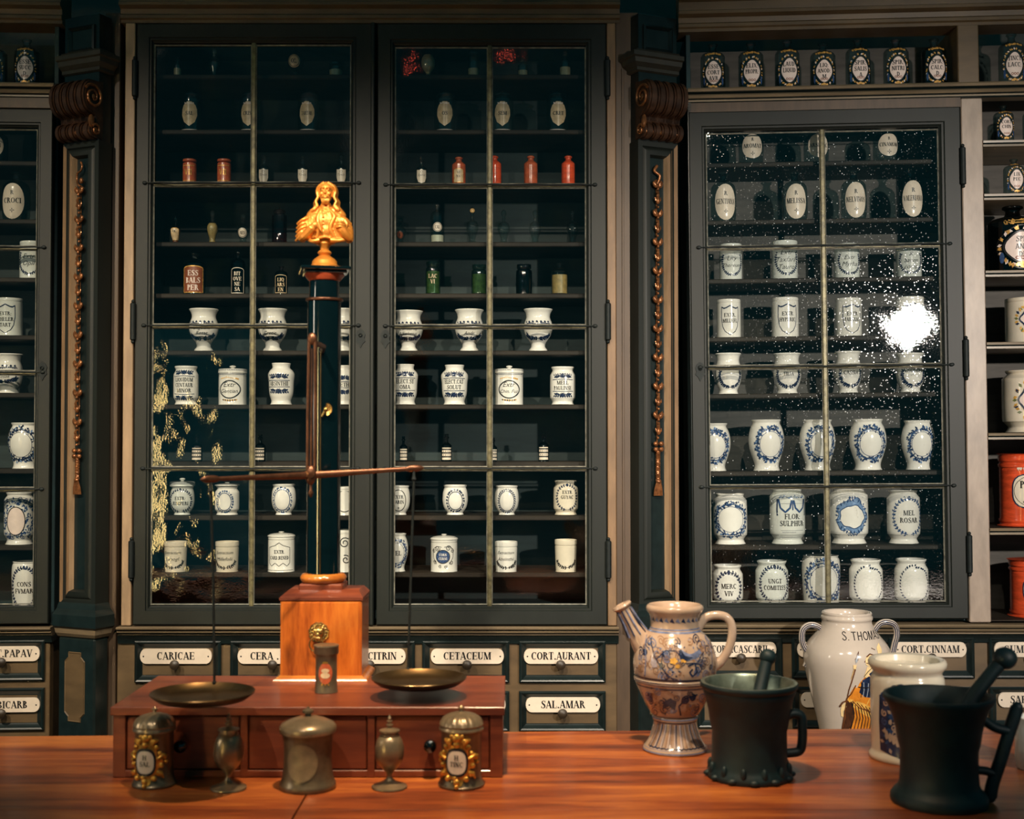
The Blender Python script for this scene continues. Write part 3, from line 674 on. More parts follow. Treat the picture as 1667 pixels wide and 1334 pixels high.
m = MB(); m.box(x0, xe, .02, .29, zs-.02, zs, c=.002); m.build('top_shelf', 'shelf_wood', lc); LTOP = zs
m = MB(); m.box(x0, xe, -.002, .04, Z(40, 176), Z(40, 159), c=.001); m.build('frieze_board', 'post_brown', lc)
LZ = []
for py in (262, 357, 452, 546, 640, 764, 889): LZ.append(shelf(BL, lc, -168, 74, py, 30, y=.045, dep=.24))
LZ.append(Z(30, 994, .05))
make_door(BL, lc, (-170, 81, 176, 1017), (-140, 55, 205, 988), -44, (402, 606, 797), 'L', 'R', (275, 590, 903), rodext=(14, 14), pane='pane', keyz=601)
cornice(BL, -180, 96, 30, 38, 'trim_3')
ld = BL.root('drawer_chest', label='olive drawer base under the left hand cabinet cut by the left edge', cat='drawer chest')
m = MB(); m.box(x0, X(84), .004, .36, 0.0, Z(40, 1036), c=.002); m.build('carcass', 'olive_paint', ld)
zw = Z(40, 1036); h = Z(40, 1021)-zw
mould(BL, ld, -175, 88, LADDER(.0, h), 'waist_moulding', 'gilt_moulding', zw)
m = MB(); m.prism([(.05, zw-.020), (-.004, zw-.020), (-.006, zw-.012), (-.016, zw), (.05, zw)], x0, X(88)); m.build('cove_strip', 'teal_paint', ld)
make_drawer(BL, ld, -60, 76, 1043, 1109, (-50, 68), 'FRUCT.PAPAV', 1053, 1077)
make_drawer(BL, ld, -60, 76, 1121, 1190, (-50, 69), 'SOD.BICARB', 1137, 1160)

# ================================================================ carved pilasters
def pilaster(corner, ang, s, label, gx, gz, top_hook):
    """corner = near vertical edge (world), face runs to local x*s; s=-1: face to the left of the corner"""
    a = math.radians(ang); root = empty('pilaster', corner, a, label, 'pilaster')
    def Zp(py): return EYE + ray(CX, py).z/ray(CX, py).y*corner[1]
    W = .150*s; Y2 = .060
    def bx(mb, xa, xb, y0, y1, z0, z1, mat=0, c=.002): mb.box(min(xa, xb), max(xa, xb), y0, y1, z0, z1, mat, c)
    zT, zS0, zS1 = Zp(20), Zp(228), Zp(988)
    # shaft with a sunk panel
    m = MB(); xa, xb = min(0, W), max(0, W); wn, wf = .052, .045
    lw, rw = (wf, wn) if s < 0 else (wn, wf)
    m.loops(xa, xb, zS1, zS0, lw, rw, .05, .05, [(0, Y2), (0, .0), (.32, .0), (.40, .006), (.50, .002), (.62, .0), (.86, .0), (1.0, .018), (1.0, .018)], 0, closed=False)
    ko = 3 if s < 0 else 1          # the outer stile is brown; light on its inner bevel is painted in paler
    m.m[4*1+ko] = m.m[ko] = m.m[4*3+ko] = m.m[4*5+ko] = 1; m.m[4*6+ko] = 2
    m.build('shaft', ['door_paint', 'post_paint_dim', 'post_paint'], root, sharp=20)
    m = MB(); m.box(xa+lw, xb-rw, .0165, .019, zS1+.05, zS0-.05, c=0); m.build('sunk_panel', 'teal_paint', root)
    m = MB(); bx(m, .004*s, W, .002, Y2, zS0-.002, zT); m.loops(xa+.02, xb-.02, Zp(80), Zp(38), .012, .012, .012, .012, [(0, .004), (0, -.004), (.5, -.008), (1, .001)]); m.build('frieze_block', 'teal_paint', root)
    # capital
    m = MB(); z0 = Zp(116); zz = [(0, 0), (-.008, .004), (-.008, .014), (-.022, .026), (-.026, .040), (-.034, .044), (-.034, .058), (-.016, .062), (-.010, .072), (0, .074)]
    vs = []
    for y, q in zz:
        e = -y; xn = -s*e; xf = W+s*e*.15      # overhang at the near corner and at the far end
        vs += [(xf, Y2, z0+q), (xf, y, z0+q), (xn, y, z0+q), (xn, Y2, z0+q)]
    fs = []
    for i in range(len(zz)-1):
        for k in range(3): fs.append((i*4+k, i*4+k+1, (i+1)*4+k+1, (i+1)*4+k))
    fs += [(0, 1, 2, 3), tuple((len(zz)-1)*4+k for k in range(4))]
    m.add(vs, fs); m.build('capital', 'capital_paint', root, sharp=25)
    # ribbed scroll console
    m = MB(); zc, zl = Zp(162), Zp(213)
    ribs = [(.004, .034), (.038, .064), (.068, .094), (.098, .124), (.128, .150)]
    def sprof(g):
        P = [(.02, Zp(131))]
        for k in range(13):
            w = math.radians(90+180*k/12); P.append((-.026+(.036+g)*math.cos(w), zc+.004+(.048+g)*math.sin(w)))
        P += [(-.012, Zp(190)), (-.010, Zp(196))]
        for k in range(9):
            w = math.radians(90+180*k/8); P.append((-.014+(.020+g)*math.cos(w), zl+(.020+g)*math.sin(w)))
        P += [(.02, Zp(226))]
        return P
    for r0, r1 in ribs:
        n = 4
        for q in range(n):
            u0, u1 = r0+(r1-r0)*q/n, r0+(r1-r0)*(q+1)/n
            g = (.004, .009, .009, .004)[q]
            m.prism(sprof(g), s*min(u0, u1), s*max(u0, u1))
    m.prism(sprof(-.003), s*.002, s*.151)
    con = m.build('console', 'console_brown', root, sharp=40)
    for (cy, cz, R0, tn) in ((-.026, zc+.004, .040, 1.7), (-.014, zl, .019, 1.2)):
        m = MB(); pts = [(0, cy-R0*(1-.75*i/30)*math.cos(i/30*2*PI*tn+.6), cz+R0*(1-.75*i/30)*math.sin(i/30*2*PI*tn+.6)) for i in range(31)]
        m.tube([(0.0005*s*-1, p[1], p[2]) for p in pts], [.005*(1-.4*i/30) for i in range(31)], seg=8)
        m.ball((0, cy, cz), (.004, .009, .009), seg=10, rings=6); m.build('volute', 'bronze_gilt', con)
    m = MB()
    for q in range(6): m.ball((s*(.014+.024*q), -.030+.004*(q % 2), Zp(216)), (.011, .008, .009), seg=10, rings=6)
    m.ball((s*.004, -.030, Zp(200)), (.008, .012, .022), seg=10, rings=8)
    m.build('gilded_lip', 'bronze_gilt', con)
    # plinth
    m = MB(); vs = []; zz = [(0, Zp(984)), (-.006, Zp(988)), (-.010, Zp(994)), (-.020, Zp(999)), (-.026, Zp(1003)), (-.026, Zp(1022)), (-.018, Zp(1026)), (-.014, Zp(1034)), (-.004, Zp(1040))]
    for y, q in zz:
        e = -y; vs += [(W+s*e*.15, Y2, q), (W+s*e*.15, y, q), (-s*e, y, q), (-s*e, Y2, q)]
    fs = []
    for i in range(len(zz)-1):
        for k in range(3): fs.append((i*4+k, i*4+k+1, (i+1)*4+k+1, (i+1)*4+k))
    fs += [(0, 1, 2, 3), tuple((len(zz)-1)*4+k for k in range(4))]
    m.add(vs, fs, 0); m.m = [1 if i//3 >= 6 and i < 24 else 0 for i in range(len(m.f))]
    m.build('plinth', ['teal_paint', 'gilt_moulding'], root, sharp=25)
    m = MB(); bx(m, -s*.003, W, -.004, Y2, 0.0, Zp(1041), c=.006); m.build('pedestal', 'teal_paint', root)
    m = MB(); cx = W*.52; zc2 = Zp(1122); hw, hh, k = .042, .112, .016
    oc = [(-hw+k, hh), (-hw+k, hh-k*.9), (-hw, hh-k*1.8), (-hw, -hh+k*1.8), (-hw+k, -hh+k*.9), (-hw+k, -hh), (hw-k, -hh), (hw-k, -hh+k*.9), (hw, -hh+k*1.8), (hw, hh-k*1.8), (hw-k, hh-k*.9), (hw-k, hh)]
    n = len(oc); m.add([(cx+p, -.004, zc2+q) for p, q in oc]+[(cx+p*.96, -.0075, zc2+q*.98) for p, q in oc]+[(cx+p*.88, -.0055, zc2+q*.95) for p, q in oc],
        [(i, (i+1) % n, n+(i+1) % n, n+i) for i in range(n)]+[(n+i, n+(i+1) % n, 2*n+(i+1) % n, 2*n+i) for i in range(n)]+[tuple(2*n+i for i in range(n))])
    m.build('plaque', 'olive_paint', root, sharp=20)
    # carved garland hanging in the sunk panel
    m = MB(); zA, zB = Zp(gz[0]), Zp(gz[1]); y = .004
    x = s*gx
    if top_hook:
        pts = [(x+.004, y, zA-.004), (x+.012, y-.003, zA-.020), (x+.006, y-.004, zA-.034), (x-.008, y-.002, zA-.040), (x-.012, y, zA-.056), (x-.006, y-.003, zA-.074), (x+.004, y-.002, zA-.084)]
        m.tube(spline(pts), .0036, seg=8); m.ball((x+.010, y-.004, zA-.066), (.008, .006, .010), seg=10, rings=6)
    z = zA-.088 if top_hook else zA-.02; k = 0
    if not top_hook:
        m.tube(spline([(x, y, zA), (x-.010, y, zA-.018), (x+.008, y-.003, zA-.034), (x, y, zA-.06)]), .005, seg=8)
        z = zA-.055
    m.tube([(x, y+.006, z+.01), (x, y+.006, zB+.16)], .0022, seg=6)
    while z > zB+.185:
        if k % 2 == 0:       # a pair of round leaves
            for sx in (-1, 1):
                T = Matrix.Translation((x+sx*.010, y-.003, z-.008)) @ Matrix.Rotation(sx*0.5, 4, 'Y')
                m.ball((0, 0, 0), (.0085, .006, .0125), seg=10, rings=7, T=T)
                m.tube([(x, y, z-.016), (x+sx*.006, y-.006, z-.006), (x+sx*.013, y-.006, z+.006)], [.002, .003, .001], seg=6)
            m.ball((x, y-.004, z-.022), (.004, .005, .006), seg=8, rings=6)
        else:                # a bud with curling tips
            m.ball((x, y-.003, z-.014), (.0075, .007, .0115), seg=10, rings=7)
            m.tube(spline([(x, y-.004, z-.006), (x-.002, y-.008, z+.006), (x+.001, y-.004, z+.016)]), [.005]*9+[.004]*7+[.001], seg=6)
            for sx in (-1, 1): m.tube([(x, y-.002, z-.018), (x+sx*.009, y-.005, z-.012), (x+sx*.011, y-.003, z-.002)], [.003, .0032, .001], seg=6)
        m.ball((x+random.uniform(-.002, .002), y-.002, z-.034), (.0042, .005, .0048), seg=8, rings=6)
        z -= .047; k += 1
    # bow, twisted cord and tassel
    for sx in (-1, 1):
        for q in (0, 1): m.ball((x+sx*.010, y-.004, z-.006-.018*q), (.009, .007, .008), seg=10, rings=6)
    z -= .03; zc_ = z
    nn = 60
    for ph in (0, PI): m.tube([(x+.0042*math.cos(i*.9+ph), y+.004*math.sin(i*.9+ph), zc_-(zc_-(zB+.05))*i/nn) for i in range(nn+1)], .0042, seg=6)
    m.ball((x, y-.003, zB+.046), (.010, .008, .008), seg=10, rings=6)
    for q in range(9):
        w = -1+2*q/8; m.tube([(x+w*.007, y-.004, zB+.042), (x+w*.012, y-.006+abs(w)*.004, zB+.020), (x+w*.015, y-.004+abs(w)*.004, zB)], [.0026, .0034, .0022], seg=6)
    m.build('garland', 'bronze_gilt', root, sharp=50)
    return root
pilaster(Vector((at(157, 700, 4.125).x, 4.125, 0)), -25, -1, 'dark carved pilaster with ribbed scroll and leaf garland left of the centre cabinet', .082, (258, 806), True)
pilaster(Vector((at(1040, 700, 4.150).x, 4.150, 0)), 25, 1, 'dark carved pilaster with ribbed scroll and leaf garland right of the centre cabinet', .074, (266, 808), False)
# painted strips between the pilasters and the centre cabinet
for n_, (a, b) in enumerate(((166, 191), (1003, 1040))):
    m = MB(); m.box(BC.x(a), BC.x(b), .0, .30, 0.0, BC.z(600, 20), c=.002)
    if n_: m.box(BC.x(1013), BC.x(1016.5), -.004, .01, BC.z(600, 1020), BC.z(600, 112), c=.001)
    o = m.build('trim_%d' % (4+n_), 'post_brown'); o.location = (0, 4.2, 0); tag(o, kind='structure')
# ================================================================ vessels on the shelves
P_URN = [(.0, 0), (.62, 0), (.64, .025), (.60, .06), (.50, .10), (.49, .16), (.58, .23), (.84, .36), (.97, .48), (1.0, .58), (.95, .68), (.86, .76), (.82, .82), (.86, .90), (.97, .965), (1.0, .985), (.98, 1.0), (.92, .99), (.80, .93), (.74, .85), (.3, .84), (0, .84)]
P_ALB = [(0, 0), (.84, 0), (.86, .03), (.82, .07), (.84, .10), (.95, .16), (1, .23), (1, .72), (.96, .80), (.85, .87), (.82, .91), (.90, .965), (.91, .985), (.88, 1.0), (.80, .985), (.74, .92), (.3, .9), (0, .9)]
P_BAL = [(0, 0), (.70, 0), (.72, .02), (.68, .07), (.69, .14), (.82, .28), (.96, .45), (1.0, .60), (.97, .72), (.88, .84), (.78, .91), (.76, .94), (.82, .98), (.83, .99), (.80, 1.0), (.74, .985), (.68, .92), (0, .9)]
P_CYL = [(0, 0), (.97, 0), (1, .015), (1, .84), (.98, .865), (.955, .88), (.955, .90), (.985, .92), (1.0, .96), (.98, 1.0), (.90, .99), (.86, .92), (0, .9)]
P_TAP = [(0, 0), (.88, 0), (.90, .015), (.92, .10), (.985, .74), (.985, .78), (.96, .80), (.965, .83), (1, .86), (1, .985), (.98, 1), (.92, .99), (.9, .9), (0, .9)]
P_FLA = [(0, 0), (.70, 0), (.72, .03), (.68, .08), (.72, .13), (.90, .26), (.99, .42), (1.0, .54), (.95, .68), (.86, .78), (.84, .84), (.90, .93), (1.0, .975), (1.0, .99), (.96, 1.0), (.86, .97), (.78, .86), (0, .85)]
P_POT = [(0, 0), (.63, 0), (.65, .03), (.62, .07), (.70, .12), (.90, .25), (1.0, .45), (1.0, .60), (.97, .75), (.90, .87), (.86, .91), (.92, .96), (.93, .985), (.90, 1.0), (.82, .98), (.78, .92), (0, .9)]
P_SHO = [(0, 0), (.76, 0), (.78, .03), (.74, .07), (.75, .12), (.88, .24), (.93, .38), (.95, .55), (1.0, .68), (.98, .76), (.84, .83), (.70, .87), (.66, .91), (.70, .97), (.72, .985), (.70, 1.0), (.62, .98), (.58, .92), (0, .9)]
P_BIG = [(0, 0), (.84, 0), (.86, .03), (.80, .07), (.80, .10), (.94, .17), (1.0, .24), (1.0, .80), (.95, .88), (.82, .93), (.80, .95), (.86, .98), (.86, 1.0), (.78, .99), (.72, .95), (0, .94)]
P_STR = [(0, 0), (.88, 0), (.90, .02), (.92, .10), (.97, .40), (1.0, .72), (.97, .90), (.90, .955), (.90, .97), (.93, .99), (.91, 1.0), (.84, .99), (.8, .95), (0, .94)]
P_CAN = [(0, 0), (1, 0), (1, .02), (.97, .03), (.97, .05), (1.0, .06), (1, .10), (.965, .115), (.965, .80), (1.0, .815), (1.0, .85), (.97, .86), (.97, .885), (1, .90), (1, .985), (.98, 1), (0, 1)]
def sc(prof, R, H, n=3): return smooth_prof([(r*R, z*H) for r, z in prof], n)
class Ves:
    """a vessel standing on a shelf: measures itself from the photograph's outline, then is built in metres"""
    def __init__(s, bay, cx, top, w, zs, y=None, front=.05, rot=None):
        s.bay = bay; k = bay.scale(cx, top, .12); s.R0 = w*k/2
        s.y = (front+.012+s.R0) if y is None else y
        k = bay.scale(cx, top, s.y); s.R = w*k/2; s.x = bay.x(cx, top, s.y); s.z = zs; s.H = bay.z(cx, top, s.y)-zs
        s.T = bay.world(s.x, s.y, zs+.0006); s.rot = random.uniform(-.06, .10) if rot is None else rot
    def put(s, o): o.location = s.T; o.rotation_euler = s.bay.rot; return o
MATJ = ['glaze', 'dark_blue', 'blue_paint', 'yellow_paint', 'pale_blue', 'black_ink', 'green_paint', 'pink_label', 'glaze_cream']
INK, BLU, YEL, PAL, BLK, GRN, PNK, CRM = 1, 2, 3, 4, 5, 6, 7, 8
def jar(bay, prof, cx, top, w, zs, deco, label, group=None, name='drug_jar', cat='jar', glaze='glaze', lid=None, seg=40, **kw):
    v = Ves(bay, cx, top, w, zs, **kw); H = v.H; R = v.R; Hb = H
    if lid: Hb = H*lid
    pr = sc(prof, R, Hb); m = MB(); m.lathe(pr, seg=seg)
    mats = [glaze]+MATJ[1:]
    p = Paint(m, pr[:int(len(pr)*.86)], v.rot)
    if deco: deco(p, R, Hb)
    o = m.build(name, mats, sharp=50); v.put(o); tag(o, label, cat, group)
    if lid:
        m = MB(); Hl = H-Hb; b = Hb+.0006
        lp = smooth_prof([(0, 0), (.98*R, 0), (1.03*R, Hl*.05), (1.03*R, Hl*.20), (.97*R, Hl*.30), (.80*R, Hl*.50), (.40*R, Hl*.66), (.16*R, Hl*.70), (.12*R, Hl*.76), (.20*R, Hl*.84), (.20*R, Hl*.93), (.10*R, Hl*1.0), (0, Hl*1.0)], 3) if lid > .80 else smooth_prof([(0, 0), (.98*R, 0), (1.03*R, Hl*.05), (1.03*R, Hl*.40), (.99*R, Hl*.52), (.7*R, Hl*.58), (.2*R, Hl*.62), (.13*R, Hl*.70), (.22*R, Hl*.80), (.22*R, Hl*.92), (.10*R, Hl*1.0), (0, Hl*1.0)], 3)
        m.lathe(lp, seg=seg); q = Paint(m, lp[:len(lp)*2//3])
        for k in range(22): q.leaf(-R*1.3+2.6*R*k/21, Hl*.30, .9, R*.12, R*.03, 1)
        m.build('lid', mats, o, (0, 0, b), sharp=50)
    return o
# ---- decorations
def d_wreath(mat=INK, cy=.5, rx=.62, ry=.33, n=26, rows=2, l=.18, w=.05, text=None, th=.11, rings=1, fillm=None, gap=.03, G=None, style='text', stem=True, a0=-84, a1=264, tcy=None, tw=1.05):
    rx = min(1.06, rx*1.26); ry = ry*1.06
    def f(p, R, H):
        for k in range(rings): p.wreath(0, cy*H, rx*R*(1+.13*k), ry*H*(1+.10*k), mat, n, l*1.25*R, w*1.35*R, rows, a0, a1, stem)
        if fillm: p.oval(0, cy*H, rx*R*.80, ry*H*.84, fillm)
        if text:
            L_ = text if isinstance(text, (list, tuple)) else [text]
            c0 = (tcy or cy)
            for i, t in enumerate(L_):
                yy = c0*H + ((len(L_)-1)/2-i)*th*1.45*H - th*H/2
                if style == 'text': p.text(t, 0, yy, th*H, rx*R*2*tw*.86, BLK, G)
                else: p.script(t, 0, yy, th*H, rx*R*2*tw*.86, BLK)
    return f
def d_half(mat=BLK, text=None, th=.12, cy=.40):
    def f(p, R, H):
        p.wreath(0, cy*H, .95*R, .26*H, mat, 15, .22*R, .06*R, 2, 190, 350)
        if text:
            for i, t in enumerate(text): p.script(t, -.05*R, (.60-.22*i)*H, th*H, 1.55*R, BLK)
    return f
def d_shield(text, mat=INK):
    def f(p, R, H):
        o = [(-.72*R, .80*H), (-.62*R, .76*H), (-.36*R, .77*H), (0, .83*H), (.36*R, .77*H), (.62*R, .76*H), (.72*R, .80*H), (.74*R, .50*H), (.64*R, .28*H), (.42*R, .15*H), (0, .06*H), (-.42*R, .15*H), (-.64*R, .28*H), (-.74*R, .50*H)]
        p.stroke(o, .055*R, mat, closed=True)
        p.stroke([(-.72*R, .79*H), (-.5*R, .75*H), (-.3*R, .77*H), (0, .825*H), (.3*R, .77*H), (.5*R, .75*H), (.72*R, .79*H)], .09*R, mat)
        for i, t in enumerate(text): p.text(t, 0, (.53-.15*i)*H, .10*H, 1.25*R, BLK)
    return f
def d_urn(text, mat=INK):
    def f(p, R, H):
        for i in range(13):
            a = (-.85+1.7*i/12)*R; p.leaf(a, .655*H, 1.2 if i % 2 else 2.2, .20*R, .06*R, mat); p.leaf(a, .655*H+.002*math.sin(i), -.6, .16*R, .05*R, mat)
        p.stroke([(-.9*R, .645*H), (0, .638*H), (.9*R, .645*H)], .05*R, mat, sub=6)
        for i, t in enumerate(text): p.script(t, 0, (.50-.12*i)*H, .085*H, 1.5*R, BLK)
        p.wreath(0, .42*H, .95*R, .13*H, mat, 20, .21*R, .065*R, 2, 195, 345)
    return f
def d_banner(text, mat=INK):
    def f(p, R, H):
        cy = .50*H; n = len(text); hb = .075*H*n
        for sg in (1, -1):
            for k in range(9):
                a = (-.75+1.5*k/8)*R; p.leaf(a, cy+sg*(hb+.05*H), sg*(.5+.25*k), .28*R, .08*R, mat)
                p.leaf(a*.85, cy+sg*(hb+.10*H), sg*(2.4-.2*k), .24*R, .08*R, mat)
            p.scroll(-.45*R, cy+sg*(hb+.08*H), .17*R, .055*R, mat, 1.4, 0, sg); p.scroll(.45*R, cy+sg*(hb+.08*H), .17*R, .055*R, mat, 1.4, PI, -sg)
            p.oval(0, cy+sg*(hb+.10*H), .16*R, .055*H, mat, wav=.25)
            p.stroke([(-.9*R, cy+sg*hb), (0, cy+sg*hb*1.08), (.9*R, cy+sg*hb)], .05*R, mat, sub=6)
        for i, t in enumerate(text): p.text(t, 0, cy+((n-1)/2-i)*.14*H-.05*H, .105*H, 1.5*R, BLK)
    return f
def d_gentian(text):
    def f(p, R, H):
        p.ring(0, .48*H, .78*R, .27*H, .09*R, BLK, wav=.03, k=4)
        for k in range(12):
            a = (-.7+1.4*k/11)*R; p.leaf(a, .80*H+.03*H*math.cos(a/R*2), .9+.2*k, .20*R, .07*R, YEL); p.leaf(a*.8, .17*H, -.4-.2*k, .18*R, .06*R, YEL if k % 2 else INK)
        for i, t in enumerate(text): p.script(t, 0, (.56-.19*i)*H, .16*H, 1.30*R, BLK)
        p.stroke([(-1.2*R, .965*H), (0, .965*H), (1.2*R, .965*H)], .04*R, INK, sub=8)
    return f
def d_blank(mat=INK, rx=.62, ry=.34, cy=.48, fill=None, n=24, l=.2):
    def f(p, R, H):
        p.ring(0, cy*H, rx*R, ry*H, .06*R, mat)
        for k in range(n):
            q = 2*PI*k/n; p.leaf(rx*R*1.05*math.cos(q), cy*H+ry*H*1.05*math.sin(q), q+random.uniform(-.6, .6), l*1.2*R, .07*R, mat)
            p.leaf(rx*R*1.2*math.cos(q+.1), cy*H+ry*H*1.15*math.sin(q+.1), q+1.2, l*R, .06*R, mat)
    return f
def d_oval(text, mat=BLK):
    def f(p, R, H):
        p.ring(0, .5*H, .70*R, .36*H, .07*R, mat)
        for i, t in enumerate(text): p.text(t, 0, (.56-.17*i)*H, .12*H, 1.1*R, BLK)
        for a in (-1, 0, 1): p.leaf(a*.04*R, .22*H, PI/2+a*.8, .16*R, .04*R, mat)
    return f
def d_dense(mat=BLU, rx=.60, ry=.26, cy=.46, rim=BLK, fill=PNK, n=190):
    def f(p, R, H):
        sk = lambda x, y: (x/(rx*R*1.1))**2+((y-cy*H)/(ry*H*1.1))**2 < 1
        p.scatter(-1.35*R, 1.35*R, .14*H, .88*H, n, mat, .22*R, .055*R, sk)
        for k in range(10): p.scroll(random.uniform(-1.1, 1.1)*R, (.76+.12*random.random())*H if k % 2 else (.13+.06*random.random())*H, .16*R, .04*R, mat, 1.4, k, 1 if k % 2 else -1)
        p.oval(0, cy*H, rx*R, ry*H, fill); p.ring(0, cy*H, rx*R*1.03, ry*H*1.03, .06*R, rim, e=.001)
    return f
def d_leafring(mat=BLU, rx=.60, ry=.30, cy=.52, text=None, th=.1, n=100, extra=70):
    """a broad wreath of leaves and berries round an oval"""
    ax, ay = rx*1.22, ry*.94
    def f(p, R, H):
        p.ring(0, cy*H, ax*R*1.30, ay*H*1.24, .06*R, mat); p.ring(0, cy*H, ax*R*1.04, ay*H*1.03, .03*R, mat)
        def pos(q, s_): return ax*R*s_*math.cos(q), cy*H+ay*H*(1+(s_-1)*.85)*math.sin(q)
        for k in range(n):
            q = 2*PI*k/n+random.uniform(-.05, .05); x, y = pos(q, random.uniform(1.06, 1.50))
            p.leaf(x, y, q+random.uniform(-1.4, 1.4), .21*R, .066*R, (mat, mat, PAL, INK)[k % 4])
        for k in range(extra):
            q = 2*PI*random.random(); x, y = pos(q, random.uniform(1.08, 1.55))
            p.leaf(x, y, random.uniform(0, 6.28), .13*R, .05*R, (INK, mat)[k % 2])
        if text:
            for i, t in enumerate(text): p.text(t, 0, cy*H+((len(text)-1)/2-i)*th*1.5*H-th*H/2, th*H, 1.1*R, BLK)
    return f
def d_flor(p, R, H):
    for sx in (-1, 1):
        p.stroke([(sx*.05*R, .80*H), (sx*.16*R, .66*H), (sx*.42*R, .585*H), (sx*.70*R, .66*H), (sx*.82*R, .82*H)], .11*R, BLU, sub=4)
        p.stroke([(sx*.88*R, .82*H), (sx*.92*R, .64*H), (sx*.90*R, .52*H)], .09*R, INK)
        for k in range(9): p.leaf(sx*(.08+.09*k)*R, .84*H+.01*H*math.sin(k*2), 1.2+sx*.7*math.sin(k), .15*R, .06*R, BLU if k % 2 else PAL)
    p.stroke([(0, .80*H), (0, .62*H)], .07*R, BLU)
    p.text('FLOR:', 0, .46*H, .095*H, 1.0*R, BLK); p.text('SULPHUR', 0, .335*H, .095*H, 1.55*R, BLK)
    for a, b, c_ in ((-.7, .7, .255), (-.72, .72, .13), (-.75, .8, .74)): p.stroke([(a*R, c_*H), (b*R, c_*H)], .015*R, INK, sub=8)
    for k in range(8): p.stroke([((-.6+.1*k)*R, .215*H), ((-.56+.1*k)*R, .23*H), ((-.52+.1*k)*R, .215*H)], .016*R, INK)
def d_cart(p, R, H):
    n = 44; cy = .50
    def rr(q, k): return 1+k*(.10*math.cos(5*q)+.06*math.cos(9*q+1))
    out = [(.86*R*rr(2*PI*i/n, 1)*math.cos(2*PI*i/n), cy*H+.30*H*rr(2*PI*i/n, 1)*math.sin(2*PI*i/n)) for i in range(n)]
    p.blob(out, PAL, .0005); p.stroke(out, .03*R, BLU, .0007, closed=True)
    inn = [(.66*R*rr(2*PI*i/n, .5)*math.cos(2*PI*i/n), cy*H-.01*H+.20*H*rr(2*PI*i/n, .5)*math.sin(2*PI*i/n)) for i in range(n)]
    p.blob(inn, 0, .0009); p.stroke(inn, .045*R, BLU, .0011, closed=True)
    for k in range(26):
        q = 2*PI*k/26; p.leaf(.74*R*math.cos(q), cy*H+.25*H*math.sin(q), q+random.uniform(-.7, .7), .24*R, .05*R, BLU, .0012)
    for k in range(7): p.leaf((-.2+.066*k)*R, (.79 if k % 2 else .22)*H, PI/2 if k % 2 else -PI/2, .22*R, .06*R, BLU, .0012)
def d_arms(p, R, H):
    p.oval(0, .48*H, .50*R, .20*H, BLU); p.ring(0, .48*H, .52*R, .205*H, .06*R, BLK, .0009)
    p.text('CORN', 0, .50*H, .08*H, .7*R, 0, None, .0010); p.text('CERVI', 0, .38*H, .08*H, .8*R, 0, None, .0010)
    for sx in (-1, 1):
        p.scroll(sx*.42*R, .74*H, .22*R, .05*R, BLK, 1.5, 0, sx); p.scroll(sx*.74*R, .66*H, .16*R, .045*R, BLK, 1.5, 2, -sx); p.scroll(sx*.66*R, .30*H, .17*R, .045*R, BLK, 1.4, 3, sx); p.scroll(sx*.2*R, .17*H, .13*R, .04*R, BLK, 1.3, 1, -sx)
        p.stroke([(sx*.1*R, .78*H), (sx*.5*R, .80*H), (sx*.85*R, .70*H), (sx*.8*R, .45*H), (sx*.5*R, .25*H)], .04*R, BLK)
def d_arms_y(text):
    def f(p, R, H):
        p.oval(0, .52*H, .60*R, .22*H, PNK, wav=.07, k=6); p.ring(0, .52*H, .63*R, .23*H, .07*R, INK, .0009, wav=.07, k=6)
        for k in range(34):
            q = 2*PI*k/34; p.leaf(.72*R*math.cos(q), .52*H+.29*H*math.sin(q), q+random.uniform(-.9, .9), .20*R, .06*R, (YEL, GRN, YEL, INK)[k % 4])
        for k in range(14): p.leaf(random.uniform(-.4, .4)*R, (.80+random.random()*.06)*H, random.uniform(0, 3), .2*R, .06*R, YEL if k % 2 else GRN)
        for i, t in enumerate(text): p.text(t, 0, (.54-.12*i)*H, .10*H, .9*R, BLK, None, .0010)
    return f
def d_can(text, wl=.80):
    def f(p, R, H):
        n = 36
        def o(k): return [(k*wl*R*(1+.06*math.cos(4*2*PI*i/n+PI))*math.cos(2*PI*i/n), .49*H+k*.24*H*(1+.06*math.cos(4*2*PI*i/n+PI))*math.sin(2*PI*i/n)) for i in range(n)]
        p.blob(o(1.0), CRM, .0006); p.stroke(o(1.03), .05*R, INK, .0010, closed=True); p.ring(0, .49*H, wl*R*.9, .215*H, .02*R, BLK, .0011)
        for k in range(12): p.leaf((-.55+.1*k)*R, .77*H, 1.57+math.sin(k*3), .18*R, .06*R, CRM, .0008)
        for k in range(10): p.leaf((-.35+.07*k)*R, .32*H, 1.57+math.sin(k*2), .12*R, .05*R, BLK, .0011)
        for i, t in enumerate(text): p.text(t, 0, (.53-.125*i)*H, .10*H, wl*1.25*R, BLK, G_FAT, .0012)
    return f
